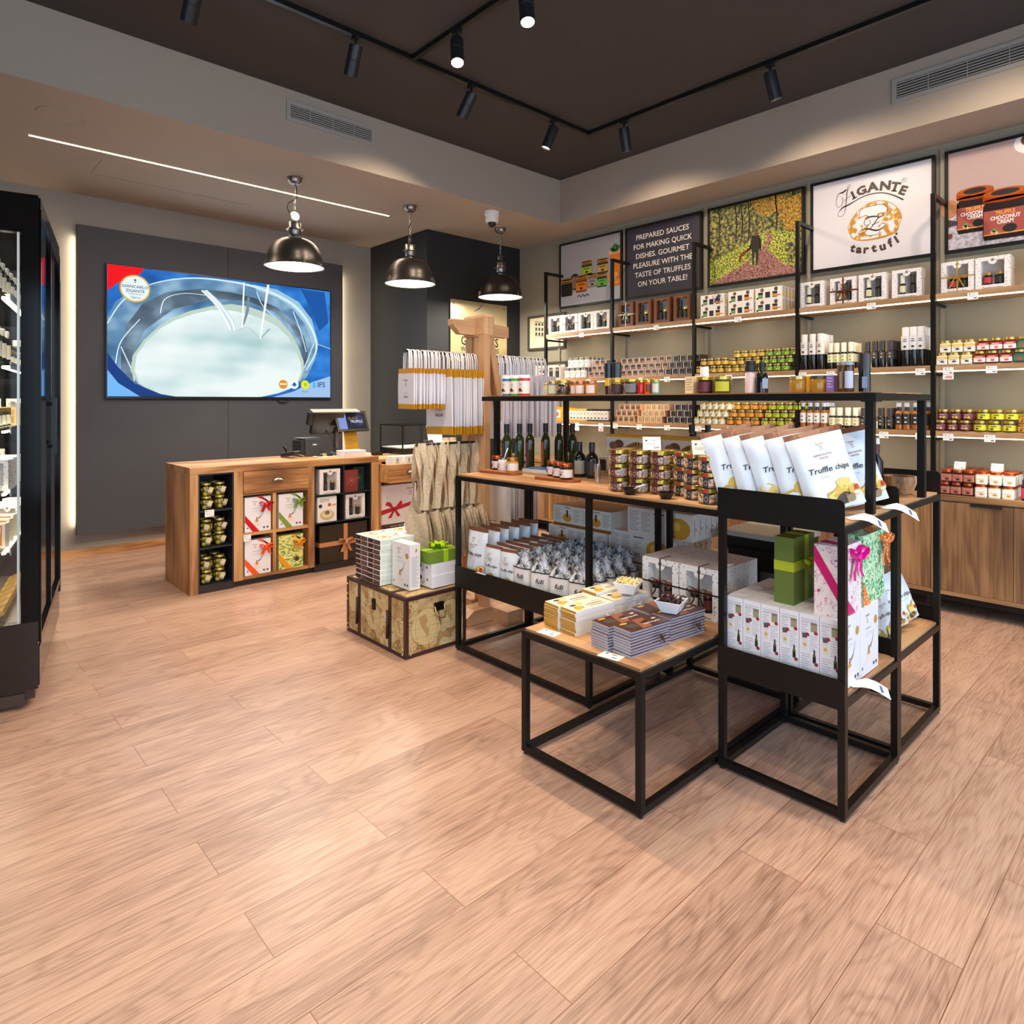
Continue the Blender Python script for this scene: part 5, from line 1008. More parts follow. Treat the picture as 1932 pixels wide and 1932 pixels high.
q.build('leather_edging', t)
for y in (.17, .53):
    q = MB(); q.box(-.003, .004, y - .013, y + .013, e, TZ_ - e, LEA); q.box(-.0035, TX_, y - .013, y + .013, TZ_, TZ_ + .003, LEA); q.box(-.010, -.003, y - .008, y + .022, .17, .25, mat('2A1A18', .4)); q.tube([(-.008, y + .012, .24), (-.012, y + .01, .16), (-.010, y + .016, .08)], .007, mat('2A1A18', .4), 6); q.build('strap', t)
q = MB(); q.box(-.008, .004, .335, .365, .215, .275, mat('2A2018', .35, .7)); q.cyl(0, .35, .27, .014, .012, mat('2A2018', .35, .7)); q.build('lock', t)
q = MB(); q.box(.205, .275, -.004, .004, .24, .29, mat('1C1512', .35, .6)); q.tube([(.205, -.006, .27), (.205, -.02, .235), (.215, -.026, .20), (.265, -.026, .20), (.275, -.02, .235), (.275, -.006, .27)], .005, BRS, 6); q.build('handle', t)
q = MB()
for z in (.02, .05, .21, .245, .31):
    for M_, xs in ((FX(0, TY_, 0), (.011, TY_ - .035)), (FN(0, 0, 0), (.035, TX_ - .035))):
        for x in xs: q.M = M_ @ Matrix.Translation((x, z, .0)); q.lathe([(.0065, 0), (.0045, .0045), (0, .006)], BRS, 8)
q.build('studs', t)['kind'] = 'stuff'
TT = .3615
def risotto():
    w, d, h = .215, .148, .031  # along X, along Y
    q = MB(); q.box(0, w, 0, d, 0, h, mat('E6E4E2', .5)); q.M = FX(-.0006, d, 0); br = mat('4A2C24', .5)
    q.rect(0, .002, d - .002, h - .003, br, 0); q.rect(d * .1, h * .35, d * .4, h * .7, mat('2A1612', .5), .0004); q.rect(d * .56, h * .3, d * .94, h * .75, mat('6A4A40', .5), .0004); q.rect(d * .44, h * .2, d * .5, h * .8, mat('B8A89C', .5), .0004)
    q.M = FN(0, -.0006, 0); q.rect(.01, .004, w - .03, h - .004, mat('C8D8C8', .5), 0); q.rect(w * .4, h * .35, w * .75, h * .65, mat('4A5A48', .5), .0004)
    q.M = FU(0, 0, h + .0004); q.disc(w * .33, d * .5, .05, mat('C9AE78', .6), 0, .05, 18); q.disc(w * .33, d * .5, .035, mat('E0D0A0', .6), .0004, .03, 14); q.disc(w * .35, d * .55, .016, mat('8A7050', .6), .0008); q.rect(w * .72, d * .2, w * .78, d * .4, mat('E0A030', .6), 0); q.disc(w * .72, d * .55, .01, mat('C8442C', .6), 0, n=8); q.disc(w * .85, d * .7, .012, mat('3A3430', .6), 0, n=8); q.lines(w * .6, d * .9, w * .9, 2, .012, mat('8A8480', .6), 0, .3)
    return q.build('risotto_carton')
p = risotto(); k = 0
TIER9 = ['bottom', 'second', 'third', 'fourth', 'fifth', 'sixth', 'seventh', 'eighth', 'ninth', 'topmost']
for sx, sy, nm in ((0, 0, 'front left'), (0, 1, 'front right'), (1, 0, 'rear left'), (1, 1, 'rear right')):
    for ti in range(9):
        if sx and ti < 5: continue
        x, y = 2.16 + .218 * sx + random.uniform(-.002, .002), 3.678 - .150 * sy + random.uniform(-.002, .002)
        loc = (x, y, TT + .0313 * ti); lab = f'white and brown risotto carton, {nm} stack on the trunk, {TIER9[ti] if ti < 8 else "topmost"} layer'
        if k == 0: o = p; o.location = loc
        else: o = dup(p, loc)
        tag(o, lab, 'carton', 'risotto cartons on the trunk'); k += 1
q = MB(); q.box(0, .215, 0, .298, 0, .156, mat('E6E4E2', .5)); tag(q.build('carton', None, (2.378, 3.528, TT)), 'white carton supporting the rear risotto cartons on the trunk', 'carton')
tent(2.44, 3.62, TT + .2828, 'price tent with gold side on top of the risotto cartons', -55, .075, .06, None, 'B8843A')
t = thing('pasta_box', 'tall white pasta carton standing at the front corner of the trunk', 'carton', (2.235, 3.315, TT)); w, h, d = .195, .275, .075
q = MB(); q.box(0, d, 0, w, 0, h, mat('E6E4E2', .45)); q.M = FX(-.0006, w, 0); tender_front(q, w, h); q.M = FN(0, -.0006, 0); pasta_art(q, d * .6, h * .84, .016); q.lines(d * .15, h * .72, d * .85, 22, .0085, mat('8A93A8', .6), 0, .25); q.build('carton', t)
for i in range(2):
    q = MB(); q.box(0, .215, 0, .15, 0, .073, mat('E4E4E8', .45)); q.M = FX(-.0006, .15, 0); q.disc(.03, .05, .014, mat('3A2A22', .6), 0); q.disc(.1, .045, .008, mat('8A2A24', .6), 0); q.rect(.06, .02, .07, .055, mat('C9C4C0', .6), 0); q.lines(.02, .028, .06, 2, .009, mat('9A9490', .6), 0)
    tag(q.build('carton', None, (2.362, 3.262 + .006 * i, TT + .0735 * i)), ['flat white carton on the trunk beneath its twin', 'flat white carton on the trunk under the green present'][i], 'carton')
t = thing('gift_box', 'green wrapped present with lime bow on white cartons on the trunk', 'gift box', (2.345, 3.268, TT + .1475))
q = MB(); q.box(0, .235, 0, .16, 0, .072, mat('6E8A2C', .5)); q.M = FX(-.0006, .16, 0); q.poly([(.02, 0), (.08, .045), (.14, 0)], mat('647F26', .5), 0); q.build('wrapping', t)
q = MB(); lm = mat('A8D018', .3); q.box(.11, .145, -.0012, .1612, 0, .0732, lm); q.box(-.0012, .2362, .065, .095, 0, .0735, lm) if 0 else q.box(0, .235, .065, .095, .072, .0735, lm); q.build('ribbon_band', t)
q = MB()
for a in (20, 80, 150, 200, 260, 320):
    c_, s_ = math.cos(R(a)), math.sin(R(a)); pts = [(.127 + c_ * r, .08 + s_ * r, .074 + z) for r, z in ((0, .002), (.03, .03), (.06, .035), (.062, .015), (.03, .006), (0, .002))]; q.strip(pts, (-s_ * .028, c_ * .028, 0), lm)
q.sphere(.127, .08, .085, .012, lm); q.build('bow', t)

# ---------------- refrigerated glass cabinet at the left ----------------
t = thing('glass_cabinet', 'tall black glass display cabinet with lit shelves at the left picture edge', 'display cabinet', (.488, 3.952, 0), (0, 0, R(-11.8))); FH = 2.52; FL = 1.28; FW = .95
GB = mat('0D0C0C', .12, name='gloss_black'); AL = mat('9A9A98', .3, .9); GB.node_tree.nodes['Principled BSDF'].inputs['Specular IOR Level'].default_value = .15
q = MB(); q.box(-FW, -.005, .0, .05, .09, .42, mat('1E1613', .12)); q.box(-FW, -.005, 0, .05, 2.33, FH, GB); q.box(-.075, -.005, 0, .05, .42, 2.33, GB); q.box(-FW, -FW + .06, 0, .05, .42, 2.33, GB); q.build('end_frame', t)
q = MB(); q.box(-FW + .06, -.075, .018, .024, .42, 2.33, GLASS); q.box(-.09, -.08, .005, .018, .42, 2.33, mat('B8C0B8', .2, .2)); q.build('end_glass', t)
q = MB(); q.box(-FW, 0, .05, FL, FH - .12, FH, GB); q.box(-FW, -.01, FL - .05, FL, .09, FH - .12, GB); q.box(-FW, -FW + .03, .05, FL - .05, .09, FH - .12, mat('B8AE9A', .6)); q.box(-FW + .03, -.03, .05, FL - .05, .36, .40, mat('6A6258', .4, .5)); q.build('cabinet_body', t)
q = MB(); q.box(-.03, -.001, .02, FL - .002, .10, .29, mat('2A1C16', .08)); q.build('kick_panel', t)
q = MB()
for b in [(-.028, .004, .035, .055, .31, 2.46), (-.028, .004, FL - .03, FL, .31, 2.46), (-.028, .004, .055, FL - .03, .31, .345), (-.028, .004, .055, FL - .03, 2.43, 2.46), (-.028, .002, .62, .66, .345, 2.43)]: q.box(*b, GB)
d = q.build('door_frame', t)
q = MB(); q.box(-.016, -.010, .055, .62, .345, 2.43, GLASSD); q.box(-.016, -.010, .66, FL - .03, .345, 2.43, GLASSD); q.build('door_glass', d)
q = MB(); q.box(.004, .03, .37, .39, 1.48, 1.50, GB); q.box(.004, .03, .37, .39, 1.25, 1.27, GB); q.box(.028, .045, .355, .405, 1.22, 1.52, mat('111315', .3, .4)); q.build('door_handle', d)
q = MB(); q.box(-FW, -.02, .02, FL - .02, .04, .085, mat('4A3A32', .25, .5)); q.box(-FW, -.06, .005, .02, .02, .075, mat('4A3C34', .3, .4)); q.box(-FW, -.16, .03, .35, 0, .04, mat('3A2E28', .3, .4)); q.box(-FW, -.16, FL - .3, FL - .03, 0, .04, mat('3A2E28', .3, .4)); q.build('plinth', t)
q = MB(); q.box(-.02, .006, FL + .0, FL + .012, .25, 2.30, BLKM); q.build('side_rail', t)
FS = (2.02, 1.68, 1.36, 1.05, .76)
for z in FS:
    q = MB(); q.box(-FW + .035, -.12, .07, FL - .07, z, z + .012, glassy('shelf_glass', (.85, .92, .88), .3)); q.box(-.125, -.12, .07, FL - .07, z - .015, z + .02, AL); q.build('shelf', t)
    q = MB(); q.box(-.16, -.145, .09, FL - .09, z - .012, z - .002, mat('FFE8C0', .5, 0, 18)); q.build('led_strip', t)
Mf = Matrix.Translation((.488, 3.952, 0)) @ Matrix.Rotation(R(-11.8), 4, 'Z')
for z in FS + (2.38,):
    p_ = Mf @ Vector((-.3, FL / 2, z - .03)); l = light('cabinet_glow', 'AREA', p_, 2.6, NEUT, None, shape='RECTANGLE', size=.3, size_y=1.0); l.rotation_euler = (0, 0, R(-11.8))
fz = ['lowest', 'fourth', 'third', 'second', 'top']
kinds = [cube_pack('D8B060', 'B88A38', 'C9A24C', 'C9A24C', .11, .10, .03), small_jar('2A2420', 'E4DED2', r=.036, h=.10), bottle(.19, .034, 'E8E4DC', 'E6E0D6', caph=.2, lh=(.2, .6)), win_box(.13, .15, .06, None, name='gift_box'), cube_pack('E08028', 'C8501C', 'F0E8D8', 'E8DCC8', .10, .12, .04)]
plan = {0: [4, 3, 1], 1: [3, 4, 0], 2: [1, 0, 3], 3: [2, 1, 2], 4: [2, 2, 1]}; used = set(); NK = ['gold carton', 'white labelled jar', 'white labelled bottle', 'speckled gift box', 'orange carton']
for si, z in enumerate(FS[::-1]):
    for cx in range(3):
        for cy in range(7):
            k = plan[si][(cx + cy // 3) % 3]; p_ = Mf @ Vector((-.20 - .15 * cx, .16 + .155 * cy, z + .0125)); rz = R(-11.8 + 70 if k in (0, 3, 4) else 0)
            lab = f'{NK[k]} on the {fz[si]} cabinet shelf, {["right", "middle", "left"][cx]} row, {ORD[cy]} from the front'
            if k not in used: o = kinds[k]; o.location = p_; o.rotation_euler = (0, 0, rz); used.add(k)
            else: o = dup(kinds[k], p_, (0, 0, rz))
            tag(o, lab, NK[k].split()[-1], 'goods in the glass cabinet')
for i in range(7):
    for j in range(2):
        q = MB(); q.M = Matrix.Rotation(R(-25), 4, 'Y'); q.box(-.09, .0, 0, .11, 0, .022, mat('C9A042', .3, .5)); q.box(-.07, -.02, .02, .09, .022, .0226, mat('8A6A24', .4))
        p_ = Mf @ Vector((-.15 - .15 * j, .12 + .14 * i, .445 + 0)); o = q.build('chocolate_box', None, p_, (0, 0, R(-11.8))); tag(o, f'gold chocolate box leaning at the cabinet bottom, {["right", "left"][j]} row, {ORD[i]} from the front', 'box', 'gold boxes in the glass cabinet')
# ---------------- island of black steel display tables ----------------
TB = .026
def legs_frame(t, x0, x1, y0, y1, H, legs=(1, 1, 1, 1), floor_rails=True, mid=None):
    for i, (x, y) in enumerate(((x0, y0), (x0, y1 - TB), (x1 - TB, y0), (x1 - TB, y1 - TB))):
        if legs[i]:
            q = MB(); q.box(x, x + TB, y, y + TB, .012, H, BLK); l = q.build('leg', t)
            q = MB(); q.cyl(x + TB / 2, y + TB / 2, 0, .010, .0118, BLKM, 10); q.build('foot', l)
    def rails(z, nm):
        q = MB(); e = .0004
        for b in [(x0 + TB, x1 - TB, y0, y0 + TB), (x0 + TB, x1 - TB, y1 - TB, y1)]: q.box(*b, z, z + TB, BLK)
        for b in [(x0, x0 + TB, y0 + TB, y1 - TB), (x1 - TB, x1, y0 + TB, y1 - TB)]: q.box(*b, z, z + TB, BLK)
        q.build(nm, t)
    rails(H - TB, 'top_frame')
    if floor_rails: rails(.012, 'base_frame')
    if mid: rails(mid - TB, 'shelf_frame')
def top(t, nm, x0, x1, y0, y1, z, m): q = MB(); q.box(x0 + .012, x1 - .012, y0 + .012, y1 - .012, z - .008, z + .010, m); q.build(nm, t)
H = 1.055; LS = .432
t = thing('display_table', 'long black steel island table with oak top beside the trunk', 'display table', (0, 0, 0))
legs_frame(t, 2.45, 3.058, 2.085, 3.145, H, mid=.43); top(t, 'shelf', 2.45, 3.058, 2.085, 3.145, .43, W_TY)
for b in [(2.45, 2.45 + TB, 1.398, 2.084), (3.058 - TB, 3.058, 1.398, 2.084)]: q = MB(); q.box(*b, H - TB, H, BLK); q.build('extension_rail', t)
q = MB(); q.box(2.462, 3.046, 1.41, 3.133, H - .008, H + .010, W_TY); q.build('tabletop', t)
q = MB(); q.box(2.446, 2.4495, 2.085, 3.145, .385, .515, BLK); q.box(2.43, 2.4455, 2.85, 2.93, .512, .5135, PAPER); q.build('front_panel', t)
def panel(t, x, y0, y1, z0, z1, r=.02):
    q = MB(); q.M = FX(x, y1, 0); w = y1 - y0
    q.prism([(0, z0), (w, z0), (w, z1 - r)] + [(w - r + r * math.sin(R(a)), z1 - r + r * math.cos(R(a))) for a in (60, 30, 0)] + [(0, z1)], 0, .004, BLK); q.build('side_panel', t)
t = thing('display_table', 'tall black steel display unit at the near island corner with crisps on top', 'display table', (0, 0, 0))
legs_frame(t, 2.45, 3.036, .9, 1.395, H, mid=.43); top(t, 'shelf', 2.45, 3.036, .9, 1.395, .43, W_TX); top(t, 'tabletop', 2.45, 3.036, .9, 1.395, H, W_TX)
panel(t, 2.4495, .9, 1.395, H - TB + .002, 1.152); panel(t, 2.4495, .9, 1.395, .40, .508); panel(t, 3.032, .9, 1.395, H + .0005, 1.15); panel(t, 3.032, .9, 1.395, .4325, .508)
t = thing('display_table', 'tall black steel display unit at the far island corner with the wooden bowl', 'display table', (0, 0, 0))
legs_frame(t, 3.065, 3.67, .91, 1.395, H, mid=.43); top(t, 'shelf', 3.065, 3.67, .91, 1.395, .43, W_TX); top(t, 'tabletop', 3.065, 3.67, .91, 1.395, H, W_TX)
panel(t, 3.674, .91, 1.395, H + .0005, 1.165); panel(t, 3.674, .91, 1.395, .4325, .508)
t = thing('display_table', 'long black steel table forming the rear half of the island', 'display table', (0, 0, 0))
legs_frame(t, 3.065, 3.67, 1.405, 3.145, H, legs=(0, 1, 0, 1), floor_rails=False)
for y in (2.032,):
    for x in (3.065, 3.644): q = MB(); q.box(x, x + TB, y, y + TB, 0, H - TB, BLK); q.build('leg', t)
q = MB()
for b in [(3.065, 3.065 + TB, 2.058, 3.119), (3.644, 3.67, 2.058, 3.119), (3.091, 3.644, 2.032, 2.058), (3.091, 3.644, 3.119, 3.145)]:
    q.box(*b, .404, .43, BLK); q.box(*b, .012, .038, BLK)
q.build('shelf_frame', t); top(t, 'shelf', 3.065, 3.67, 2.032, 3.145, .43, W_TY); top(t, 'tabletop', 3.065, 3.67, 1.405, 3.145, H, W_TY)
t = thing('raised_shelf', 'long raised oak and black steel shelf above the island at eye level', 'shelf', (0, 0, H))
DZ = 1.508 - H
for x in (2.745, 3.395):
    for y in (.905, 3.10): q = MB(); q.box(x, x + .03, y, y + .03, .0105, DZ, BLK); q.build('post', t)
q = MB()
for b in [(2.735, 2.76, .895, 3.235), (3.42, 3.445, .895, 3.235), (2.76, 3.42, .895, .92), (2.76, 3.42, 3.21, 3.235)]: q.box(*b, DZ, DZ + .028, BLK)
q.build('frame', t)
for y in (.895,): q = MB(); q.box(2.730, 2.80, y - .004, y + .05, DZ - .006, DZ + .030, BLK); q.build('corner_bracket', t)
q = MB(); q.box(2.762, 3.418, .922, 3.208, DZ + .016, DZ + .034, W_TY); q.build('board', t)
DK = 1.508 + .0345
t = thing('low_table', 'low nesting steel table with oak top carrying the chocolate bars', 'table', (0, 0, 0))
legs_frame(t, 1.935, 3.24, 1.405, 2.025, .525); q = MB(); q.box(1.947, 3.228, 1.417, 2.013, .515, .536, W_TY); q.build('tabletop', t)
LT = .5365

# ---------------- bags ----------------
FOILB = mat('DCE3EA', .32, name='white_foil'); BROWN = mat('74462E', .45)
def pillow(name, w, h, d, seed=0, strip=BROWN, body=FOILB, small=False, art='chips', sh=.03):
    rn = random.Random(seed); q = MB(); nx, nz = 12, 14
    ph = [rn.uniform(0, 6.28) for _ in range(6)]
    def thick(u, v):
        a = max(0, 1 - abs(2 * u - 1) ** 2.6); b = max(0, 1 - abs(2 * v - .9) ** 3.4) if v < .95 else 0
        b = min(1, v * 5 + .25) * max(0, min(1, (1 - v) * 4.5))
        wr = 1 + .10 * math.sin(9 * u + ph[0] + 5 * v) + .08 * math.sin(14 * v + ph[1] + 4 * u) + .06 * math.sin(23 * u + ph[2] - 11 * v)
        return d / 2 * (a ** .55) * b * wr
    def pos(u, v, s):
        xx = (u - .5) * w * (1 - .05 * math.sin(PI * v)); return (xx, s * (thick(u, v) + .0008) , v * h)
    for s in (-1, 1):
        vs = [pos(i / nx, j / nz, s) for j in range(nz + 1) for i in range(nx + 1)]
        F = lambda j, i: (j * (nx + 1) + i, j * (nx + 1) + i + 1, (j + 1) * (nx + 1) + i + 1, (j + 1) * (nx + 1) + i) if s < 0 else (j * (nx + 1) + i, (j + 1) * (nx + 1) + i, (j + 1) * (nx + 1) + i + 1, j * (nx + 1) + i + 1)
        q.add(vs, [F(j, i) for j in range(nz - 1) for i in range(nx)], body, True); q.add(vs, [F(nz - 1, i) for i in range(nx)], strip, False)
    q.warp = lambda p: Vector(pos(min(1, max(0, p[0] / w)), min(1, max(0, p[1] / h)), -1)) + Vector((0, -.0022 - p[2], 0))
    gold = mat('C9A63A', .5); gold2 = mat('DDC46A', .5); k = mat('1E1A18', .5)
    def chip(x, y, r, c, z, n=7):
        pts = [(x + r * math.cos(6.28 * i / n + x * 40) * (1.25 if i % 2 else .9), y + r * .8 * math.sin(6.28 * i / n + x * 40)) for i in range(n)]; q.poly(pts, c, z)
    if art == 'chips':
        for i in range(9 if not small else 6): chip(w * rn.uniform(.15, .85), h * rn.uniform(.07, .28), w * .13, gold if i % 2 else gold2, .0003 * i)
        if not small: chip(w * .62, h * .11, w * .12, mat('4A423A', .7), .004, 9); chip(w * .72, h * .10, w * .09, mat('9A8460', .7), .0045, 9)
        q.txt('Truffle chips', w * .5, h * .46, h * .07, k, shear=.25, bold=.012, z=.001, sx=w * .82 / (h * .07 / .73 * 5.6)); q.txt('HANDCRAFTED', w * .47, h * .66, h * .024, mat('8A2A24', .5), bold=.01, z=.001); q.txt('SNACKS', w * .47, h * .62, h * .024, mat('8A2A24', .5), bold=.01, z=.001)
        logo(q, w * .47, h * .76, h * .07, .001); q.rect(w * .3, h * .40, w * .75, h * .404, mat('9A8A80', .6), .001)
        if not small: q.rect(w * .82, h * .18, w * .90, h * .24, mat('C0202C', .5), .003)
    q.warp = None
    return q.build(name)
def place(o, loc, rot, label, cat, group=None): o.location = loc; o.rotation_euler = tuple(R(a) for a in rot); tag(o, label, cat, group); return o
# five big crisps bags leaning on the near unit, two behind, small ones below
G = 'big truffle crisps bags leaning on the near unit'
base = [pillow('crisps_bag', .235, .315, .085, s) for s in (1, 2, 3)]
us = set()
for i in range(5):
    b = base[i % 3]; o = b if i % 3 not in us else dup(b); us.add(i % 3)
    place(o, (2.585 + .012 * i, 1.335 - .085 * i, 1.090), (-13, -13 + (i % 2) * 2, -40), f'big white truffle crisps bag leaning in the top row, {["leftmost", "second from left", "middle", "fourth from left", "fully visible rightmost one"][i]}', 'crisps bag', G)
for i, (x, y) in enumerate(((2.80, 1.05), (2.87, .98))):
    place(dup(base[i]), (x, y, 1.086), (-13, -10, -32), ['big truffle crisps bag mostly hidden behind the rightmost leaning bag', 'big truffle crisps bag standing before the black island post'][i], 'crisps bag', G)
sm = [pillow('crisps_bag', .165, .255, .07, 11 + s, small=False) for s in range(2)]
place(sm[0], (3.12, 1.0, LS + .019), (-6, -6, -14), 'white crisps bag beside the leaf patterned gift on the low shelf', 'crisps bag')
place(sm[1], (3.33, 1.01, LS + .030), (-14, -14, -30), 'white crisps bag leaning on the far low shelf, left one', 'crisps bag')
place(dup(sm[0]), (3.47, 1.0, LS + .033), (-14, -16, -25), 'white crisps bag leaning on the far low shelf, right one', 'crisps bag')
# rows of crisps on the long table lower shelf
b = pillow('crisps_bag', .18, .30, .07, 21); n = 0
for i in range(6):
    o = b if i == 0 else dup(b); place(o, (2.53 + .085 * i, 3.035, LS + .0105), (-3, random.uniform(-2, 2), -90), f'big crisps bag in the leftmost row of the low shelf, {ORD[i]} from the front', 'crisps bag', 'big crisps bags on the low shelf')
b = pillow('crisps_bag', .145, .225, .055, 22, small=True)
for r_, (y, x0) in enumerate(((2.86, 2.505), (2.715, 2.50))):
    for i in range(7):
        o = b if r_ == 0 and i == 0 else dup(b); place(o, (x0 + .075 * i, y, LS + .0105), (-3, random.uniform(-3, 3), -90 + (r_ * 6)), f'small crisps bag on the low shelf, {["left", "right"][r_]} row, {ORD[i]} from the front', 'crisps bag', 'small crisps bags on the low shelf')
# pasta bags with gathered marbled tops
MARB = noise_mat('marbled_foil', [(.38, '2E2E32'), (.46, '8A8E94'), (.56, 'D4D8DC'), (.7, 'E8EAEE')], (38, 38, 30), 5, .35, dist=1.2)
def fuzi(seed):
    rn = random.Random(seed); q = MB(); n = 20; W2, D2 = .062, .036
    def ring(z, sx, sy, ex, jit):
        o = []
        for i in range(n):
            a = 2 * PI * i / n; c, s = math.cos(a), math.sin(a); r = (abs(c) ** ex + abs(s) ** ex) ** (-1 / ex); j = 1 + jit * math.sin(i * 2.6 + seed + z * 90)
            o.append((D2 * sy * r * c * j, W2 * sx * r * s * j, z + jit * .02 * math.sin(i * 4.1 + seed)))
        return o
    def loft(rs, m):
        vs = [p for r in rs for p in r]; q.add(vs, [(j * n + i, j * n + (i + 1) % n, (j + 1) * n + (i + 1) % n, (j + 1) * n + i) for j in range(len(rs) - 1) for i in range(n)], m, True)
    loft([ring(0, .9, .9, 6, 0), ring(.01, 1, 1, 6, 0), ring(.08, 1.02, 1.05, 6, .01), ring(.148, .98, 1, 6, .01)], mat('E6E4E0', .4)); q.add(ring(0, .9, .9, 6, 0), [tuple(range(n))[::-1]], WHT)
    q.M = FX(-D2 * 1.04, 0, 0); k = mat('1E1A18', .5)
    q.txt('fuži', 0, .092, .026, k, shear=.3, bold=.015, z=.002); q.poly([(-.02, .045), (.0, .065), (.03, .02), (.022, .018)], mat('E0A030', .5), .002); q.poly([(-.01, .06), (.002, .06), (-.018, .022), (-.024, .03)], mat('E8B040', .5), .0024); q.poly([(-.02, .05), (-.008, .052), (-.014, .035)], mat('5A8A3A', .5), .003)
    q.rect(-.02, .082, .03, .084, mat('9A8A80', .6), .002); q.M = FN(0, -W2 * 1.03, 0); q.rect(-.02, .015, .02, .13, mat('C9A468', .4), .001)
    q.M = Matrix(); body = q.build('bag')
    q = MB(); loft([ring(.146, 1.02, 1.08, 5, .02), ring(.152, 1.02, 1.08, 5, .02)], mat('1A1A1C', .4))
    loft([ring(.152, 1.0, 1.05, 5, .03), ring(.172, .9, .9, 3, .08), ring(.192, .6, .6, 2, .16), ring(.205, .5, .5, 2, .22), ring(.222, .68, .8, 2, .30), ring(.238, .55, .95, 2, .35)], MARB); tp = q.build('gathered_top')
    t = thing('pasta_bag', 'x', 'pasta bag'); body.parent = t; tp.parent = t; return t
fz_ = [fuzi(1), fuzi(4)]; us = set()
for r_, y in enumerate((2.605, 2.465, 2.325, 2.19)):
    for i in range(6 if r_ < 3 else 5):
        k = (r_ + i) % 2; o = fz_[k] if k not in us else dup(fz_[k]); us.add(k)
        o.location = (2.512 + .092 * i, y - .01 * (i % 2), LS + .0105); o.rotation_euler = (0, 0, R(random.uniform(-10, 10) + 6)); tag(o, f'white pasta bag with marbled gathered top, {od(r_, 4)} row, {ORD[i]} from the front', 'pasta bag', 'pasta bags on the low shelf')
# pasta cartons on the rear table
def slab(kind):
    w, h, d = (.235, .13, .052) if kind == 'y' else (.43, .148, .056)
    q = MB(); q.box(0, d, -w, 0, 0, h, mat('DDD9D2', .5)); tx = mat('8A8680', .6)
    if kind == 'y':
        q.box(.0005, d - .0005, -w, 0, h, h + .001, mat('B88A48', .5)); q.M = FX(-.0006, 0, 0); q.rect(0, 0, w, h * .14, mat('8A5A22', .5), 0); q.disc(w * .5, h * .42, .038, mat('D0962A', .5), 0, .026); q.rect(w * .47, h * .45, w * .53, h * .8, mat('4A3020', .5), .0004); q.lines(w * .04, h * .85, w * .28, 9, .009, tx, 0, .3); q.lines(w * .72, h * .85, w * .96, 9, .009, tx, 0, .3); q.rect(w * .4, h * .88, w * .62, h * .93, tx, 0)
    else:
        q.M = FX(-.0006, 0, 0); q.lines(w * .03, h * .85, w * .18, 11, .0105, tx, 0, .3); q.lines(w * .22, h * .85, w * .36, 11, .0105, tx, 0, .3); q.rect(w * .42, h * .82, w * .58, h * .87, mat('5A5450', .6), 0); q.lines(w * .42, h * .7, w * .55, 5, .0105, tx, 0, .3); q.disc(w * .8, h * .42, .075, mat('C9962E', .5), 0, .06, 14); q.disc(w * .76, h * .5, .03, mat('DDB85A', .5), .0004, .024)
        for i in range(12): q.rect(w * (.43 + .008 * i), h * .08, w * (.433 + .008 * i), h * .24, mat('2A2826', .6), .0003)
        q.M = FN(0, -w - .0006, 0); q.rect(d * .35, h * .2, d * .45, h * .8, tx, 0); q.disc(d * .65, h * .45, d * .16, mat('A8A098', .6), 0, n=8)
    return q.build('pasta_carton')
p = slab('y'); k = 0
for ti in range(3):
    for c in range(2):
        for dp in range(6 if ti == 2 else 2):
            loc = (3.10 + .0535 * dp, (2.985 if ti < 2 else 2.94) - .2365 * c, LS + .0112 + .1325 * ti); lab = label_ok(f'pasta carton printed with a bottle, {["left", "right"][c]} stack, {["bottom", "middle", "top"][ti]} tier, {ORD[dp]} deep')
            if k == 0: o = p; o.location = loc
            else: o = dup(p, loc)
            tag(o, lab, 'carton', 'pasta cartons with bottle print'); k += 1
p = slab('w'); k = 0
for ti in range(3):
    for dp in range(8 if ti < 2 else 5):
        loc = (3.12 + .0575 * dp, (2.500 if ti < 2 else 2.36) , LS + .0107 + .1485 * ti)
        lab = f'long white pasta carton, {["bottom", "middle", "top"][ti]} tier, {ORD[dp]} deep'
        if k == 0: o = p; o.location = loc
        else: o = dup(p, loc)
        tag(o, lab, 'carton', 'long white pasta cartons'); k += 1
# steel bin with black panel under the rear table
t = thing('scale_stand', 'grey and black weighing scale stand visible beneath the rear island table', 'scale', (3.30, 1.50, 0))
q = MB(); q.box(.03, .33, .0, .34, 0, .70, mat('8C8A88', .35, .6)); q.build('body', t)
q = MB(); q.box(.0, .36, -.03, .37, .775, .80, mat('B8B4AC', .4, .3)); q.box(.01, .35, -.02, .36, .70, .775, DARK); q.build('platform', t)
q = MB(); q.box(-.03, -.002, .05, .30, .62, .72, DARK); q.box(-.02, .028, .15, .19, .2, .62, DARK); q.build('control_panel', t)

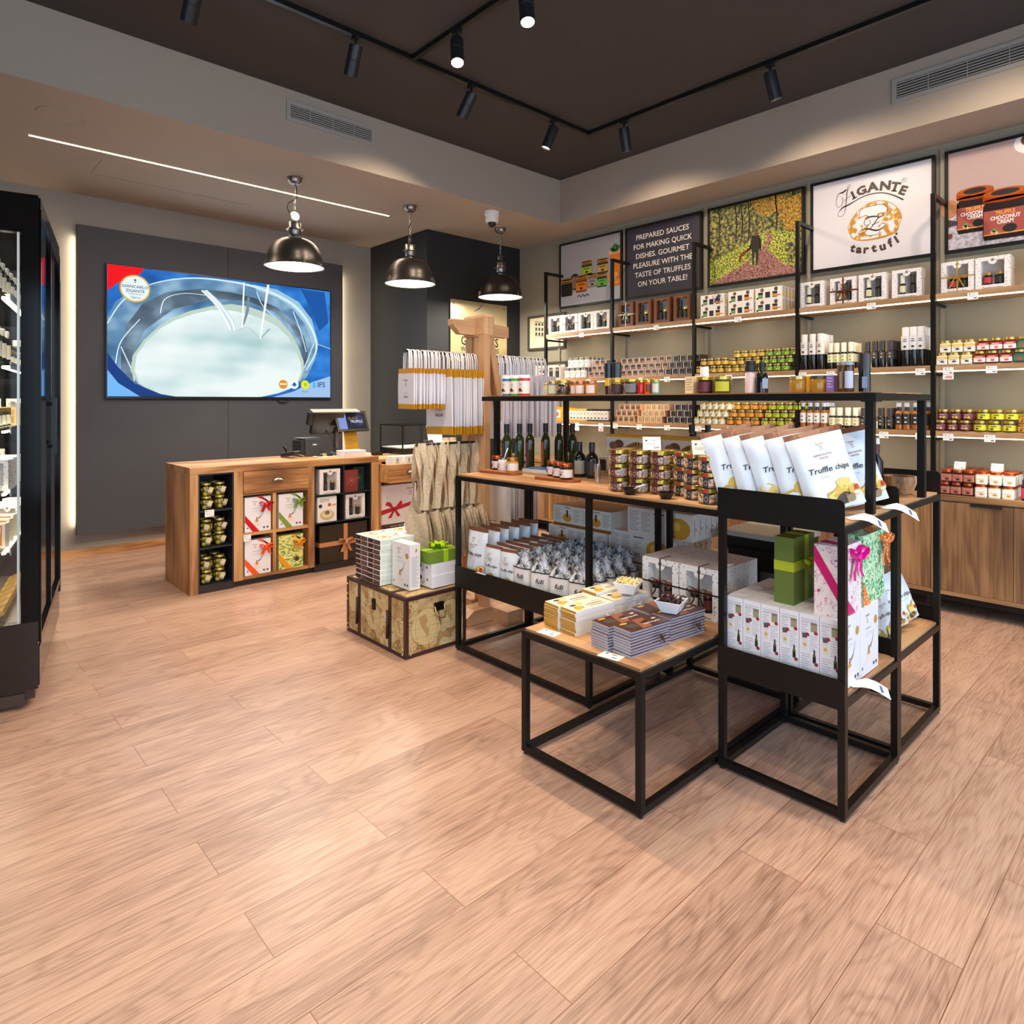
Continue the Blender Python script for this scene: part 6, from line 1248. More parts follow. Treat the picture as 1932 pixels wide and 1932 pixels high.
# ---------------- top of the long table ----------------
MT = H + .0105; WD = mat('8A4A26', .4, name='mahogany')
def oval_tray(x, y, label, rot, L=.16, w=.055):
    q = MB(); pts = []
    for sx, a0 in ((1, -90), (-1, 90)): pts += [(sx * (L - w) + w * math.cos(R(a0 + 18 * i)), w * math.sin(R(a0 + 18 * i))) for i in range(11)]
    q.prism(pts, 0, .014, WD); q.poly([(a * .93, b * .86) for a, b in pts], mat('A05C30', .4), .0144); return tag(q.build('wooden_tray', None, (x, y, MT), (0, 0, R(rot))), label, 'tray')
oval_tray(2.675, 2.985, 'oval wooden tray with three honey jars at the left table end', 95)
oval_tray(2.665, 2.50, 'oval wooden tray with three honey jars near the dark bottles', 95, .15)
def honey(x, y, lid, label, col, z=MT + .0147, open_=False):
    t = thing('honey_jar', label, 'jar', (x, y, z), (0, 0, R(random.uniform(-30, 10)))); r, h = .036, .086; 
    q = MB(); q.lathe([(0, 0), (r * .9, 0), (r, .008), (r, h * .68), (r * .9, h * .78)], mat(col, .12), 18); q.build('jar_body', t)
    q = MB(); q.lathe([(r * 1.012, h * .12), (r * 1.012, h * .62)], mat('DDD2D0', .5), 18); q.M = FX(-r * 1.02, 0, 0); q.disc(-.008, h * .3, .008, mat('5A4A6A', .6), .0004, n=8); q.rect(-.018, h * .48, .016, h * .5, mat('6A5A58', .6), .0006); q.rect(-.014, h * .42, .01, h * .44, mat('6A5A58', .6), .0006); q.rect(.010, h * .16, .018, h * .26, mat('C8C020', .5), .0012); q.build('label_band', t)
    q = MB()
    if open_: q.lathe([(r * .9, h * .78), (r * .86, h * .95), (r * .8, h * .95), (r * .8, h * .8)], GLASS, 18); q.tube([(0, 0, h * .7), (.012, -.01, h * 1.3), (.02, -.016, h * 1.6)], .0035, PAPER, 6); q.build('spoon', t)
    else: q.lathe([(r * .9, h * .78), (r * .98, h * .79), (r * .98, h * .96), (r * .9, h), (0, h)], mat(lid, .3, .8), 18); q.build('lid', t)
honey(2.728, 3.075, 'B0552E', 'copper lidded honey jar on the left tray, rear one', '2A1814'); honey(2.70, 2.985, 'B0552E', 'open jar with a white spoon on the left tray', 'D8D0C8', open_=True); honey(2.69, 2.895, 'B87A3A', 'golden honey jar with copper lid on the left tray', 'C08828')
honey(2.72, 2.585, 'B0552E', 'copper lidded jar on the right tray, left one', '2A1A10'); honey(2.685, 2.505, 'B0552E', 'copper lidded jar on the right tray, middle one', '1E1512'); honey(2.655, 2.425, 'B0552E', 'copper lidded jar on the right tray, right one', '2E2A1A')
def oil(x, y, lab, label, art=False):
    t = thing('oil_bottle', label, 'bottle', (x, y, MT), (0, 0, R(random.uniform(-15, 5)))); g = mat('2E3210', .08)
    q = MB(); q.lathe([(0, 0), (.027, 0), (.030, .006), (.030, .185), (.026, .205), (.015, .225), (.0145, .24)], g, 20); q.build('glass', t)
    q = MB(); q.lathe([(.0165, .238), (.017, .29), (.0165, .296), (0, .296)], BLKM, 16); q.build('cap', t)
    q = MB(); vs = []
    for j in (0, 1):
        for i in range(9): a = R(150 + 7.5 * i + (0 if not art else -12)); vs.append((.0306 * math.cos(a), .0306 * math.sin(a), .02 + .155 * j))
    q.add(vs, [(i, i + 1, i + 10, i + 9) for i in range(8)], mat(lab, .5), True)
    q.M = FX(-.0308, 0, 0)
    if art: q.disc(0, .10, .012, mat('D8B060', .5), .0006, .014); q.rect(-.004, .06, .004, .1, mat('D8B060', .5), .0007)
    else: q.txt('ZIGANTE', .0, .05, .011, mat('D8D0C8', .5), z=.0008, rot=90)
    q.build('label', t)
for x, y, c, l in ((2.803, 3.07, '3A3E48', 'tall oil bottle with slate blue label, leftmost of the oils'), (2.905, 3.06, '2A5A4C', 'tall oil bottle with teal green label'), (2.99, 3.05, '7A3A4C', 'tall oil bottle with wine red label'), (3.105, 3.02, 'C0602C', 'tall oil bottle with orange label'), (3.14, 2.93, '1E1E20', 'tall oil bottle with black label behind the raised shelf post'), (3.17, 2.84, '1A2228', 'tall oil bottle with tree picture on a black label')): oil(x, y, c, l, 'tree' in l)
q = MB(); q.prism([(-.09, -.12), (.09, -.12), (.07, .12), (-.07, .12)], 0, .02, mat('D8D8DC', .4)); q.prism([(-.085, -.115), (.085, -.115), (.067, .115), (-.067, .115)], .02, .023, mat('5A8AB8', .4)); tag(q.build('sample_tray', None, (2.93, 2.86, MT), (0, 0, R(10))), 'white sample tray with a blue top before the oil bottles', 'tray')
def round_bottle(x, y, lab, label):
    t = thing('oil_bottle', label, 'bottle', (x, y, MT)); g = mat('141112', .08)
    q = MB(); q.lathe([(0, 0), (.033, 0), (.037, .006), (.037, .105), (.031, .13), (.016, .145), (.015, .15)], g, 20); q.build('glass', t)
    q = MB(); q.lathe([(.017, .15), (.017, .20), (.015, .205), (0, .205)], mat('1C1B1E', .35), 16); q.build('cap', t)
    q = MB(); vs = [(.0376 * math.cos(R(a)), .0376 * math.sin(R(a)), .02 + .078 * j) for j in (0, 1) for a in range(170, 271, 10)]; q.add(vs, [(i, i + 1, i + 12, i + 11) for i in range(10)], mat(lab, .5), True); q.build('label', t)
round_bottle(2.885, 2.53, '9A9894', 'round black bottle with pale grey label beside the glass cups'); round_bottle(2.89, 2.44, '2E2A2C', 'round black bottle with dark label beside the glass cups')
for i in range(4):
    q = MB(); q.lathe([(.014, 0), (.021, .055)], glassy('cup_glass', (.9, .92, .92), .6) if i == 0 else CUPG, 14); CUPG = q.mats[0]
    tag(q.build('tasting_cup', None, (2.722, 2.26, MT + .016 * i)), f'clear tasting cup nested in the stack beside the bottles, {["lowest", "second", "third", "topmost"][i]}', 'cup', 'clear tasting cups')
def nutjar(kind):
    t = thing('nut_jar', 'x', 'jar'); r, h = .048, .0675
    q = MB(); q.lathe([(0, 0), (r * .9, 0), (r * .99, .006), (r, .012), (r, h * .62), (r * .9, h * .74)], GLASS, 20); q.build('glass', t)
    q = MB(); q.lathe([(r * .9, h * .72), (r * .95, h * .74), (r * .95, h * .96), (r * .9, h), (0, h)], mat('B09A4A', .28, .85), 24); q.build('lid', t)
    q = MB(); rn = random.Random(5); q.lathe([(0, .003), (r * .84, .003), (r * .88, h * .6), (0, h * .62)], mat('8A6444' if kind == 'h' else '8A6038', .6), 12)
    for i in range(42):
        a = rn.random() * 6.28; q.M = Matrix.Translation((r * .84 * math.cos(a), r * .84 * math.sin(a), rn.uniform(.010, h * .60))) @ Matrix.Rotation(a, 4, 'Z') @ Matrix.Diagonal((.7, 1, 1, 1)) if kind == 'h' else Matrix.Translation((r * .83 * math.cos(a), r * .83 * math.sin(a), rn.uniform(.012, h * .58))) @ Matrix.Rotation(a, 4, 'Z') @ Matrix.Rotation(rn.random() * 3, 4, 'X') @ Matrix.Diagonal((.6, 1.5, .8, 1))
        q.sphere(0, 0, 0, .0088, mat('D9B48C' if i % 3 else 'C09A70', .5), 7, 4)
    q.M = Matrix(); q.build('nuts', t)
    q = MB(); c = '5A1A1E' if kind == 'h' else '2A2622'
    for a in range(-9, 10, 6): pass
    vs = [((r * 1.015) * math.cos(R(a)), (r * 1.015) * math.sin(R(a)), z) for z in (.004, h * .72) for a in (176, 183, 190, 197, 204)]; q.add(vs, [(i, i + 1, i + 6, i + 5) for i in range(4)], mat(c, .5), True)
    vs = [((r * .965) * math.cos(R(a)), (r * .965) * math.sin(R(a)), z) for z in (h * .72, h * .99) for a in (176, 183, 190, 197, 204)]; q.add(vs, [(i, i + 1, i + 6, i + 5) for i in range(4)], mat(c if kind == 'h' else 'A03020', .5), True)
    q.M = Matrix.Rotation(R(190 - 180), 4, 'Z') @ FX(-r * 1.02, 0, 0); q.disc(0, h * .35, .007, mat('C9BFA8', .5), .0006, .011, 12); q.disc(0, h * .35, .006, mat(c, .5), .001, .009, 10); q.build('label', t)
    q = MB(); vs = [((r * 1.012) * math.cos(R(a)), (r * 1.012) * math.sin(R(a)), z) for z in (.014, h * .60) for a in (240, 248, 256, 264)]; q.add(vs, [(i, i + 1, i + 5, i + 4) for i in range(3)], mat('8A94A0', .5), True); q.build('back_label', t)
    return t
hz_ = nutjar('h'); ca = nutjar('c'); k = 0
NP = [(2.572, 2.005, 'front left'), (2.60, 1.903, 'front middle'), (2.635, 1.803, 'front right'), (2.675, 2.03, 'rear left'), (2.705, 1.925, 'rear middle'), (2.74, 1.825, 'rear right')]
for x, y, nm in NP:
    for ti in range(3):
        o = hz_ if k == 0 else dup(hz_); k += 1; o.location = (x + random.uniform(-.002, .002), y + random.uniform(-.002, .002), MT + .068 * ti); o.rotation_euler = (0, 0, R(random.uniform(-8, 8))); tag(o, f'hazelnut jar with dark red label, {nm} stack, {["bottom", "middle", "top"][ti]} tier', 'jar', 'hazelnut jars')
k = 0
for x, y, nm in ((2.533, 1.485, 'front'), (2.60, 1.60, 'second'), (2.67, 1.70, 'third'), (2.65, 1.49, 'rear right')):
    for ti in range(3):
        o = ca if k == 0 else dup(ca); k += 1; o.location = (x, y + random.uniform(-.002, .002), MT + .068 * ti); o.rotation_euler = (0, 0, R(random.uniform(-8, 8))); tag(o, f'cashew jar with black label, {nm} stack, {["bottom", "middle", "top"][ti]} tier', 'jar', 'cashew jars')
tent(2.66, 1.87, MT + .2045, 'price tent reading 8.99 on the hazelnut jars', -50); tent(2.585, 1.555, MT + .2045, 'price tent reading 8.99 on the cashew jars', -45)
def blk_bowl(x, y, label, spoon):
    t = thing('tasting_bowl', label, 'bowl', (x, y, MT)); q = MB(); s = 4
    q.lathe([(0, 0), (.022, 0), (.040, .030), (.038, .031), (.02, .004), (0, .004)], mat('121214', .08), 24); q.build('bowl', t)
    if spoon: q = MB(); q.tube([(-.01, 0, .01), (.02, -.03, .036), (.03, -.065, .05)], .003, mat('D8D4CC', .3), 6); q.build('spoon', t)
blk_bowl(2.508, 1.885, 'black tasting bowl with spoon before the hazelnut jars', True); blk_bowl(2.515, 1.69, 'black tasting bowl between hazelnut and cashew jars', False)
for i, (x, y, w) in enumerate(((3.14, 2.535, .43), (3.10, 2.10, .33))):
    q = MB(); q.box(0, .2, -w, 0, 0, .232, mat('E4DED6', .5)); q.box(-.001, .2, -w, 0, .225, .24, mat('E0A81C', .5)); q.M = FX(-.0006, 0, 0); q.poly([(0, 0), (w, 0), (w, .14), (w * .5, .195), (w * .15, .15)], mat('A87E48', .5), 0); q.disc(w * .22, .185, .035, mat('6A4432', .6), .0005, .026); q.disc(w * .12, .175, .03, mat('8A6248', .6), .0008, .024); q.spline([(w * .3, .15), (w * .5, .19), (w * .8, .17)], .02, mat('B08A48', .5), .0006)
    if i: logo(q, w * .6, .16, .05, .001)
    else: q.disc(w * .82, .12, .03, mat('3A2C22', .6), .0005)
    tag(q.build('gift_carton', None, (x, y, MT)), ['large white truffle carton with yellow top, left one', 'large white truffle carton with yellow top and round logo, right one'][i], 'carton')
for i, y in enumerate((2.17, 2.06)):
    q = MB(); q.lathe([(0, 0), (.03, 0), (.03, .2), (.012, .235), (.012, .25), (.017, .25, BLKM), (.017, .30), (0, .30)], mat('1A1A1C', .1), 14); tag(q.build('bottle', None, (3.5, y, MT)), ['dark bottle whose black cap shows above the yellow topped cartons, left', 'dark bottle whose black cap shows above the yellow topped cartons, right'][i], 'bottle')
for i in range(6):
    q = MB(); c = ['1E2426', '22282A', '2A3032', '5A6266', '3A2230', '6A5E58'][i]; q.box(0, .08, -.058, 0, 0, .285, mat(c, .12, .2)); q.M = FX(-.0006, 0, 0); q.poly([(.015, .10), (.045, .10), (.03, .13)], mat('A8906A', .5), 0) if i > 3 else q.line([(.01, .27), (.04, .2), (.02, .05)], .001, mat('8A9498', .3), 0)
    tag(q.build('gift_carton', None, (3.42, 1.60 - .064 * i, MT)), 'dark glossy bottle carton behind the crisps bags, ' + ['leftmost', 'second from left', 'third from left', 'grey fourth one', 'dark purple one', 'rightmost with gold print'][i], 'carton', 'dark bottle cartons')
# small clutter behind the dark bottles
for i, (x, y, c) in enumerate(((3.22, 2.74, 'B83A3A'), (3.30, 2.68, '3A3834'), (3.26, 2.60, '8A7A50'))):
    t = thing('tasting_jar', ['open tasting jar with red label and spoon behind the black bottles', 'open dark tasting jar with spoon behind the black bottles', 'open golden tasting jar with spoon behind the black bottles'][i], 'jar', (x, y, MT)); q = MB(); q.lathe([(0, 0), (.033, 0), (.033, .07), (.034, .07, mat('E0D8D0', .4)), (.034, .085), (0, .08)], mat(c, .3), 14); q.build('jar_body', t); q = MB(); q.tube([(0, 0, .07), (-.01, .02, .13), (-.014, .035, .17)], .003, PAPER, 6); q.build('spoon', t)
q = MB(); q.lathe([(0, 0), (.04, 0), (.06, .02), (.075, .06), (.072, .085), (.066, .085), (.068, .06), (.05, .02), (0, .012)], wood('olive_bowl_wood', [(.3, '6E4A30'), (.5, 'B08458'), (.7, 'D0A880')], 2, 1.6), 28); tag(q.build('wooden_bowl', None, (3.47, 1.03, MT)), 'striped wooden bowl on the far island unit', 'bowl')
q = MB(); q.box(-.07, .07, -.08, .08, 0, .05, mat('C4D0DC', .3)); tag(q.build('paper_box', None, (3.58, 1.20, MT)), 'pale blue flat box behind the wooden bowl', 'box')
q = MB(); q.lathe([(0, 0), (.03, 0), (.032, .01), (.032, .15), (.014, .18), (.013, .2), (.016, .2, mat('5A1A2A', .4)), (.016, .235), (.016, .235, PAPER), (.014, .262), (0, .262)], mat('1C1618', .1), 14); tag(q.build('bottle', None, (3.42, 1.115, MT)), 'dark liqueur bottle with wine red neck beside the black island post', 'bottle')
t = thing('gift_bag', 'dark brown gift bag with gold clasp behind the wooden bowl', 'bag', (3.36, 1.22, MT)); q = MB(); q.prism([(-.05, -.035), (.05, -.035), (.05, .035), (-.05, .035)], 0, .16, mat('2E2422', .4)); q.build('bag', t); q = MB(); q.sphere(-.05, -.03, .15, .014, GOLD); q.build('clasp', t)
def strip_card(x, y, z, label, rot):
    q = MB(); wv = [(.03, .03, .0), (.028, .028, .012), (.022, .022, .026), (.018, .018, .032), (.018, .018, .032)]
    q.strip([(-.03, .03, .001), (.0, .002, .006), (.022, -.018, .006), (.048, -.040, -.008), (.082, -.070, -.036)], wv, PAPER)
    q.strip([(.055, -.0472, -.0135), (.063, -.0542, -.020)], (.011, .011, .019), mat('4A5A78', .7))
    return tag(q.build('price_strip', None, (x, y, z)), label, 'price card')
strip_card(2.60, .905, MT + .001, 'white price strip bent over the near edge below the big crisps bag', 20); strip_card(2.96, .905, MT + .001, 'white price strip bent over the edge beside the black divider panel', 20); strip_card(2.62, .905, LS + .011, 'white price strip bent over the lower shelf edge under the pasta boxes', 20)

# ---------------- lower shelf of the near unit ----------------
def tender():
    w, h, d = .192, .262, .0735; q = MB(); q.box(0, w, 0, d, 0, h, mat('E0E0E6', .4))
    q.M = FN(0, -.0006, 0); tender_front(q, w, h); q.M = FX(-.0006, d, 0); tx = mat('A8A4A8', .6)
    q.lines(d * .1, h * .93, d * .9, 2, .008, tx, 0, .25); q.lines(d * .1, h * .88, d * .45, 6, .009, tx, 0, .25); q.rect(d * .58, h * .76, d * .90, h * .86, mat('9A9078', .4), 0); q.rect(d * .58, h * .86, d * .90, h * .89, mat('7A7460', .4), 0); q.disc(d * .84, h * .75, .007, mat('A02028', .5), .0005, n=10)
    q.poly([(d * .14, h * .72), (d * .36, h * .73), (d * .40, h * .66), (d * .16, h * .65)], mat('4A4A50', .5), 0); q.poly([(d * .14, h * .65), (d * .42, h * .65), (d * .40, h * .49), (d * .16, h * .49)], mat('D8D4CC', .5), 0); q.disc(d * .28, h * .56, .006, GOLDF, .0005, n=8); q.disc(d * .42, h * .71, .007, mat('A02028', .5), .0005, n=10)
    q.lines(d * .52, h * .70, d * .9, 7, .009, tx, 0, .2); q.lines(d * .1, h * .43, d * .55, 7, .009, tx, 0, .25)
    q.rect(d * .68, h * .32, d * .84, h * .44, mat('5A6418', .4), 0); q.rect(d * .69, h * .335, d * .83, h * .41, mat('1A1A1A', .5), .0004); q.rect(d * .72, h * .44, d * .80, h * .51, mat('2A2A1A', .4), 0); q.disc(d * .86, h * .31, .007, mat('A02028', .5), .0006, n=10)
    return q.build('pasta_box')
p = tender(); k = 0; SH = LS + .0105
for r_ in range(2):
    for i in range(6):
        loc = (2.485 + .1945 * r_, 1.306 - .0755 * i, SH)
        if k == 0: o = p; o.location = loc
        else: o = dup(p, loc)
        tag(o, f'upright white pasta gift carton on the near lower shelf, {["front", "rear"][r_]} row, {od(i, 6)}', 'carton', 'upright pasta gift cartons'); k += 1
TPZ = SH + .2625
def present(x, y, z, w, h, d, m, label, rot=0):
    t = thing('gift_box', label, 'gift box', (x, y, z), (0, 0, R(rot))); q = MB(); q.box(0, w, 0, d, 0, h, m); q.build('wrapping', t); return t
t = present(2.545, 1.125, TPZ, .19, .262, .078, mat('5C6E2A', .5), 'tall olive green wrapped present with lime ribbon on the cartons')
lm2 = mat('A6B428', .3); q = MB(); q.box(-.0012, .1912, -.0012, .0792, .13, .168, lm2); q.box(.10, .135, -.0010, .0790, -.0, .2632, lm2) ; q.build('ribbon_band', t)
q = MB(); q.M = Matrix(((0, -1, 0, 0), (1, 0, 0, 0), (0, 0, 1, 0), (0, 0, 0, 1))); bow(q, (-.004, -.118, .15), .045, lm2, .022, 1.3); q.build('bow', t)
def print_mat(name, bg, c1, c2, sc): 
    a, t_, b, n = nodes(name, .5); L = t_.links.new; tc = n('TexCoord'); v = n('TexVoronoi', Scale=sc, Randomness=1.0); no = n('TexNoise', Scale=sc * 1.6, Detail=2); L(tc.outputs['Object'], no.inputs[0])
    ad = n('VectorMath', _operation='MULTIPLY_ADD'); ad.inputs[1].default_value = (.05, .05, .05); L(no.outputs['Color'], ad.inputs[0]); L(tc.outputs['Object'], ad.inputs[2]); L(ad.outputs[0], v.inputs['Vector'])
    rp = ramp(n, [(.0, c1), (.16, c2), (.2, bg), (.42, bg), (.46, c2), (.5, bg)]); L(v.outputs['Distance'], rp.inputs[0]); L(rp.outputs[0], b.inputs['Base Color']); return a
PINKP = print_mat('pink_flower_paper', 'E8DCD8', 'B03A78', 'C860A0', 24)
t = present(2.515, .935, TPZ, .19, .262, .10, PINKP, 'pink flowered present with magenta ribbon on the pasta cartons')
mg = mat('C81468', .3); q = MB(); q.M = FX(-.0016, .10, 0); q.poly([(0, .20), (0, .262), (.10, .10), (.10, .04)], mg, 0); q.M = FN(0, -.0016, 0); q.poly([(0, .10), (0, .04), (.06, 0), (.13, 0)], mg, 0); q.M = FU(0, 0, .2636); q.poly([(.03, 0), (.07, 0), (.10, .10), (.05, .10)], mg, 0); q.build('ribbon_band', t)
q = MB(); q.M = Matrix(((0, -1, 0, 0), (1, 0, 0, 0), (0, 0, 1, 0), (0, 0, 0, 1))); bow(q, (-.006, -.12, .215), .07, mat('D8188A', .25), .028, 1.1); q.build('bow', t)
LEAF2 = noise_mat('green_leaf_paper', [(.36, '1F7A4C'), (.44, '5AAE74'), (.5, 'DCE8C8'), (.58, 'BCD8A8'), (.66, '3E9A5E')], (28, 30, 22), 3, .6, dist=2.5)
t = present(2.725, .935, TPZ, .235, .275, .085, LEAF2, 'green leaf patterned present with dotted orange ribbon bow')
org = noise_mat('dotted_orange', [(.0, 'E07020'), (.62, 'E07020'), (.66, 'F6E4CC')], (160, 160, 160), 0, .4)
q = MB(); q.M = FN(0, -.0016, 0); q.poly([(0, .0), (.0, .10), (.08, 0)], org, 0); q.M = FU(0, 0, .2762); q.poly([(.08, 0), (.16, 0), (.235, .05), (.235, .085), (.2, .085)], org, 0); q.build('ribbon_band', t)
q = MB(); q.M = Matrix(((0, -1, 0, 0), (1, 0, 0, 0), (0, 0, 1, 0), (0, 0, 0, 1))); bow(q, (-.008, -.205, .235), .055, org, .024, 1.6); q.build('bow', t)

# ---------------- low table goods ----------------
CR = [('j', 'D8D0C8', 'A8603A'), ('j', '6A3028', 'A8603A')]
for i, y in enumerate((1.78, 1.575)):
    for dp in range(4):
        lab = f'white speckled gift box of two copper lidded jars, {["left", "right"][i]} row, {["front, dark ribbon bow", "second deep", "third deep", "rearmost"][dp]}'
        t = thing('gift_box', label_ok(lab), 'gift box', (2.60 + .0865 * dp, y, LT), group='speckled gift boxes on the low table')
        win_box(.20, .228, .0855, None, name='carton').parent = t
        if dp == 0:
            fill_box(t, .20, .228, .085, CR); q = MB(); ribbon_cross(q, .20, .228, .0855, mat('2A1814', .3), .007, s=1.0); q.build('ribbon', t)
def bar(c1, c2, edge, kind):
    L, w, h = .225, .092, .0098; q = MB(); q.box(0, L, 0, w, 0, h, mat(edge, .45)); q.box(0, L, 0, w, h, h + .0006, mat(c1, .35)); q.box(-.0008, 0, .001, w - .001, h * .05, h * .97, mat(c2, .4)); q.box(.0, L, -.0006, 0, h * .75, h, mat(c1, .4))
    q.M = FU(0, 0, h + .0008)
    if kind == 'y':
        q.disc(.045, w * .75, .016, mat('3A3424', .6), 0, .010, 12); q.disc(.05, w * .38, .026, mat('C98A2C', .5), .0003, .018, 14); q.disc(.055, w * .38, .016, mat('E0B060', .5), .0006, .010, 12); q.disc(.03, w * .15, .014, mat('D8C030', .5), .0003, .01); q.disc(.085, w * .8, .02, mat('E8C860', .5), .0003, .013); q.rect(.10, w * .45, .19, w * .51, mat('4A3C30', .6), .0003); q.rect(.15, w * .7, .2, w * .74, mat('8A7A68', .6), .0003); q.txt('CHOCOLATE', .145, w * .22, .010, mat('3A2C24', .6), z=.0003)
    else:
        q.poly([(.07, 0), (.12, 0), (.16, w), (.10, w)], mat('8A5238', .4), 0); q.disc(.05, w * .45, .03, mat('3A342E', .6), .0003, .022, 14); q.disc(.04, w * .85, .02, mat('B89A3A', .4), .0003, .008); q.txt('CHOCOLATE', .15, w * .3, .011, mat('E8E0D8', .6), bold=.015, z=.0003); q.disc(.19, w * .65, .012, mat('D8CCC4', .5), .0003, .006); q.poly([(.1, w * .55), (.14, w * .7), (.15, w * .5), (.12, w * .4)], mat('2A1610', .5), .0005)
    return q.build('chocolate_bar')
for kind, c1, c2, edge, nm, pos in (('y', 'E6DECC', 'B8861E', 'DDDDE4', 'yellow and white', [(2.025, 1.895, 'front left'), (2.025, 1.797, 'front right'), (2.262, 1.885, 'rear left'), (2.262, 1.787, 'rear right')]),
                                ('d', '4A2A20', 'A8A4AC', '8A8894', 'dark brown', [(1.985, 1.595, 'front left'), (2.00, 1.50, 'front right'), (2.235, 1.585, 'rear left'), (2.24, 1.488, 'rear right')])):
    p = bar(c1, c2, edge, kind); k = 0
    for x, y, nn in pos:
        m_ = 9 if 'rear left' not in nn or kind == 'd' else 10
        for i in range(m_):
            loc = (x + random.uniform(-.003, .003), y + random.uniform(-.0015, .0015), LT + .0112 * i); rot = (0, 0, R(-6 + random.uniform(-1, 1)))
            if k == 0: o = p; o.location = loc; o.rotation_euler = rot
            else: o = dup(p, loc, rot)
            tag(o, f'{nm} chocolate bar, {nn} pile on the low table, {TIER9[i] if i < m_ - 1 else "topmost"}' + (' from the bottom' if 0 < i < m_ - 1 else ''), 'chocolate bar', f'{nm} chocolate bars'); k += 1
def sq_bowl(x, y, z, c1, c2, label, rot):
    t = thing('serving_bowl', label, 'bowl', (x, y, z), (0, 0, R(rot))); q = MB(); a, b, hh = .032, .055, .05
    o = [(-a, -a, 0), (a, -a, 0), (a, a, 0), (-a, a, 0)]; p_ = [(-b, -b, hh), (b, -b, hh), (b, b, hh), (-b, b, hh)]; i_ = [(x_ * .93, y_ * .93, hh) for x_, y_, _ in p_]; f_ = [(x_ * .9, y_ * .9, .006) for x_, y_, _ in o]
    q.add(o + p_ + i_ + f_, [(3, 2, 1, 0)] + [(k, (k + 1) % 4, 4 + (k + 1) % 4, 4 + k) for k in range(4)] + [(4 + k, 4 + (k + 1) % 4, 8 + (k + 1) % 4, 8 + k) for k in range(4)] + [(8 + k, 8 + (k + 1) % 4, 12 + (k + 1) % 4, 12 + k) for k in range(4)] + [(12, 13, 14, 15)], mat('E8EAEE', .12)); q.build('bowl', t, bevel=.002)
    q = MB(); rn = random.Random(2); q.lathe([(.0, .03), (.042, .03), (.042, .042), (.02, .052), (0, .055)], mat(c2, .5), 12)
    for k in range(60):
        q.M = Matrix.Translation((rn.uniform(-.043, .043), rn.uniform(-.043, .043), rn.uniform(.042, .062))) @ Matrix.Rotation(rn.random() * 6, 4, 'X') @ Matrix.Rotation(rn.random() * 6, 4, 'Z'); q.box(-.010, .010, -.004, .004, -.002, .002, mat(c1 if k % 3 else c2, .45))
    q.M = Matrix(); o = q.build('chips', t); o['kind'] = 'stuff'
sq_bowl(2.37, 1.79, LT + .114, 'F0DCA0', 'E2C878', 'white square bowl with white chocolate pieces on the yellow bars', 20); sq_bowl(2.315, 1.53, LT + .102, '3A2018', '2A1612', 'white square bowl with dark chocolate shavings on the brown bars', 15)
for x, y, z, c, l in ((2.20, 1.775, .066, 'E4E0D8', 'cream raffia bow on the side of the front yellow chocolate bars'), (2.15, 1.470, .066, '3A1E18', 'dark raffia bow on the side of the front brown chocolate bars'), (2.42, 1.765, .085, 'E4E0D8', 'cream raffia bow on the rear yellow chocolate bars'), (2.38, 1.455, .066, '3A1E18', 'dark raffia bow on the rear brown chocolate bars')):
    q = MB(); rn = random.Random(int(x * 100))
    for k in range(16):
        a = rn.random() * 6.28; r_ = rn.uniform(.015, .032); q.strip([(0, 0, 0), (r_ * .6 * math.cos(a), -.010, r_ * .6 * math.sin(a)), (r_ * math.cos(a), -.006, r_ * math.sin(a))], (.004 * math.sin(a), .003, -.005 * math.cos(a)), mat(c, .4))
    q.sphere(0, -.004, 0, .008, mat(c, .4)); tag(q.build('raffia_bow', None, (x, y - .004, LT + z * .8)), l, 'bow')
for x, y, r_, l in ((1.975, 1.90, 62, 'white price card lying before the yellow chocolate bars'), (1.965, 1.565, 62, 'white price card lying before the brown chocolate bars')):
    q = MB(); q.M = Matrix.Rotation(R(-90 + 8), 4, 'Z'); q.box(-.045, .045, -.028, .028, 0, .0012, PAPER); q.rect(-.03, .01, -.02, .018, mat('4A4A50', .6), .002); q.rect(.0, .01, .02, .013, mat('4A4A50', .6), .002); q.rect(.01, -.015, .03, -.009, mat('4A4A50', .6), .002); tag(q.build('price_card', None, (x, y, LT)), l, 'price card')

# ---------------- goods on the raised shelf ----------------
XD = 2.86
for y, c, l in ((3.125, '3A6FA0', 'spice canister with blue bands on the raised shelf'), (3.045, '4CA03A', 'spice canister with green bands on the raised shelf'), (2.965, 'C02838', 'spice canister with red bands on the raised shelf')):
    h, r_ = .128, .034; q = MB(); q.lathe([(0, 0), (r_, 0), (r_, .012), (r_, .012, mat('E6DED8', .4)), (r_, h * .72), (r_, h * .72, mat(c, .4)), (r_, h * .85), (r_ * 1.03, h * .85, PAPER), (r_ * 1.03, h * .98), (r_ * .9, h), (0, h)], mat(c, .4), 20)
    q.M = FX(-r_ * 1.02, 0, 0); q.disc(-.006, .035, .012, mat('3A241C', .6), .0004, n=12); q.disc(.01, .03, .006, mat('8A6A40', .6), .0004, n=8); q.rect(-.014, .07, .01, .073, mat('8A7A70', .6), .0004); q.rect(-.014, .06, .006, .062, mat('8A7A70', .6), .0004); tag(q.build('canister', None, (XD, y, DK)), l, 'canister')
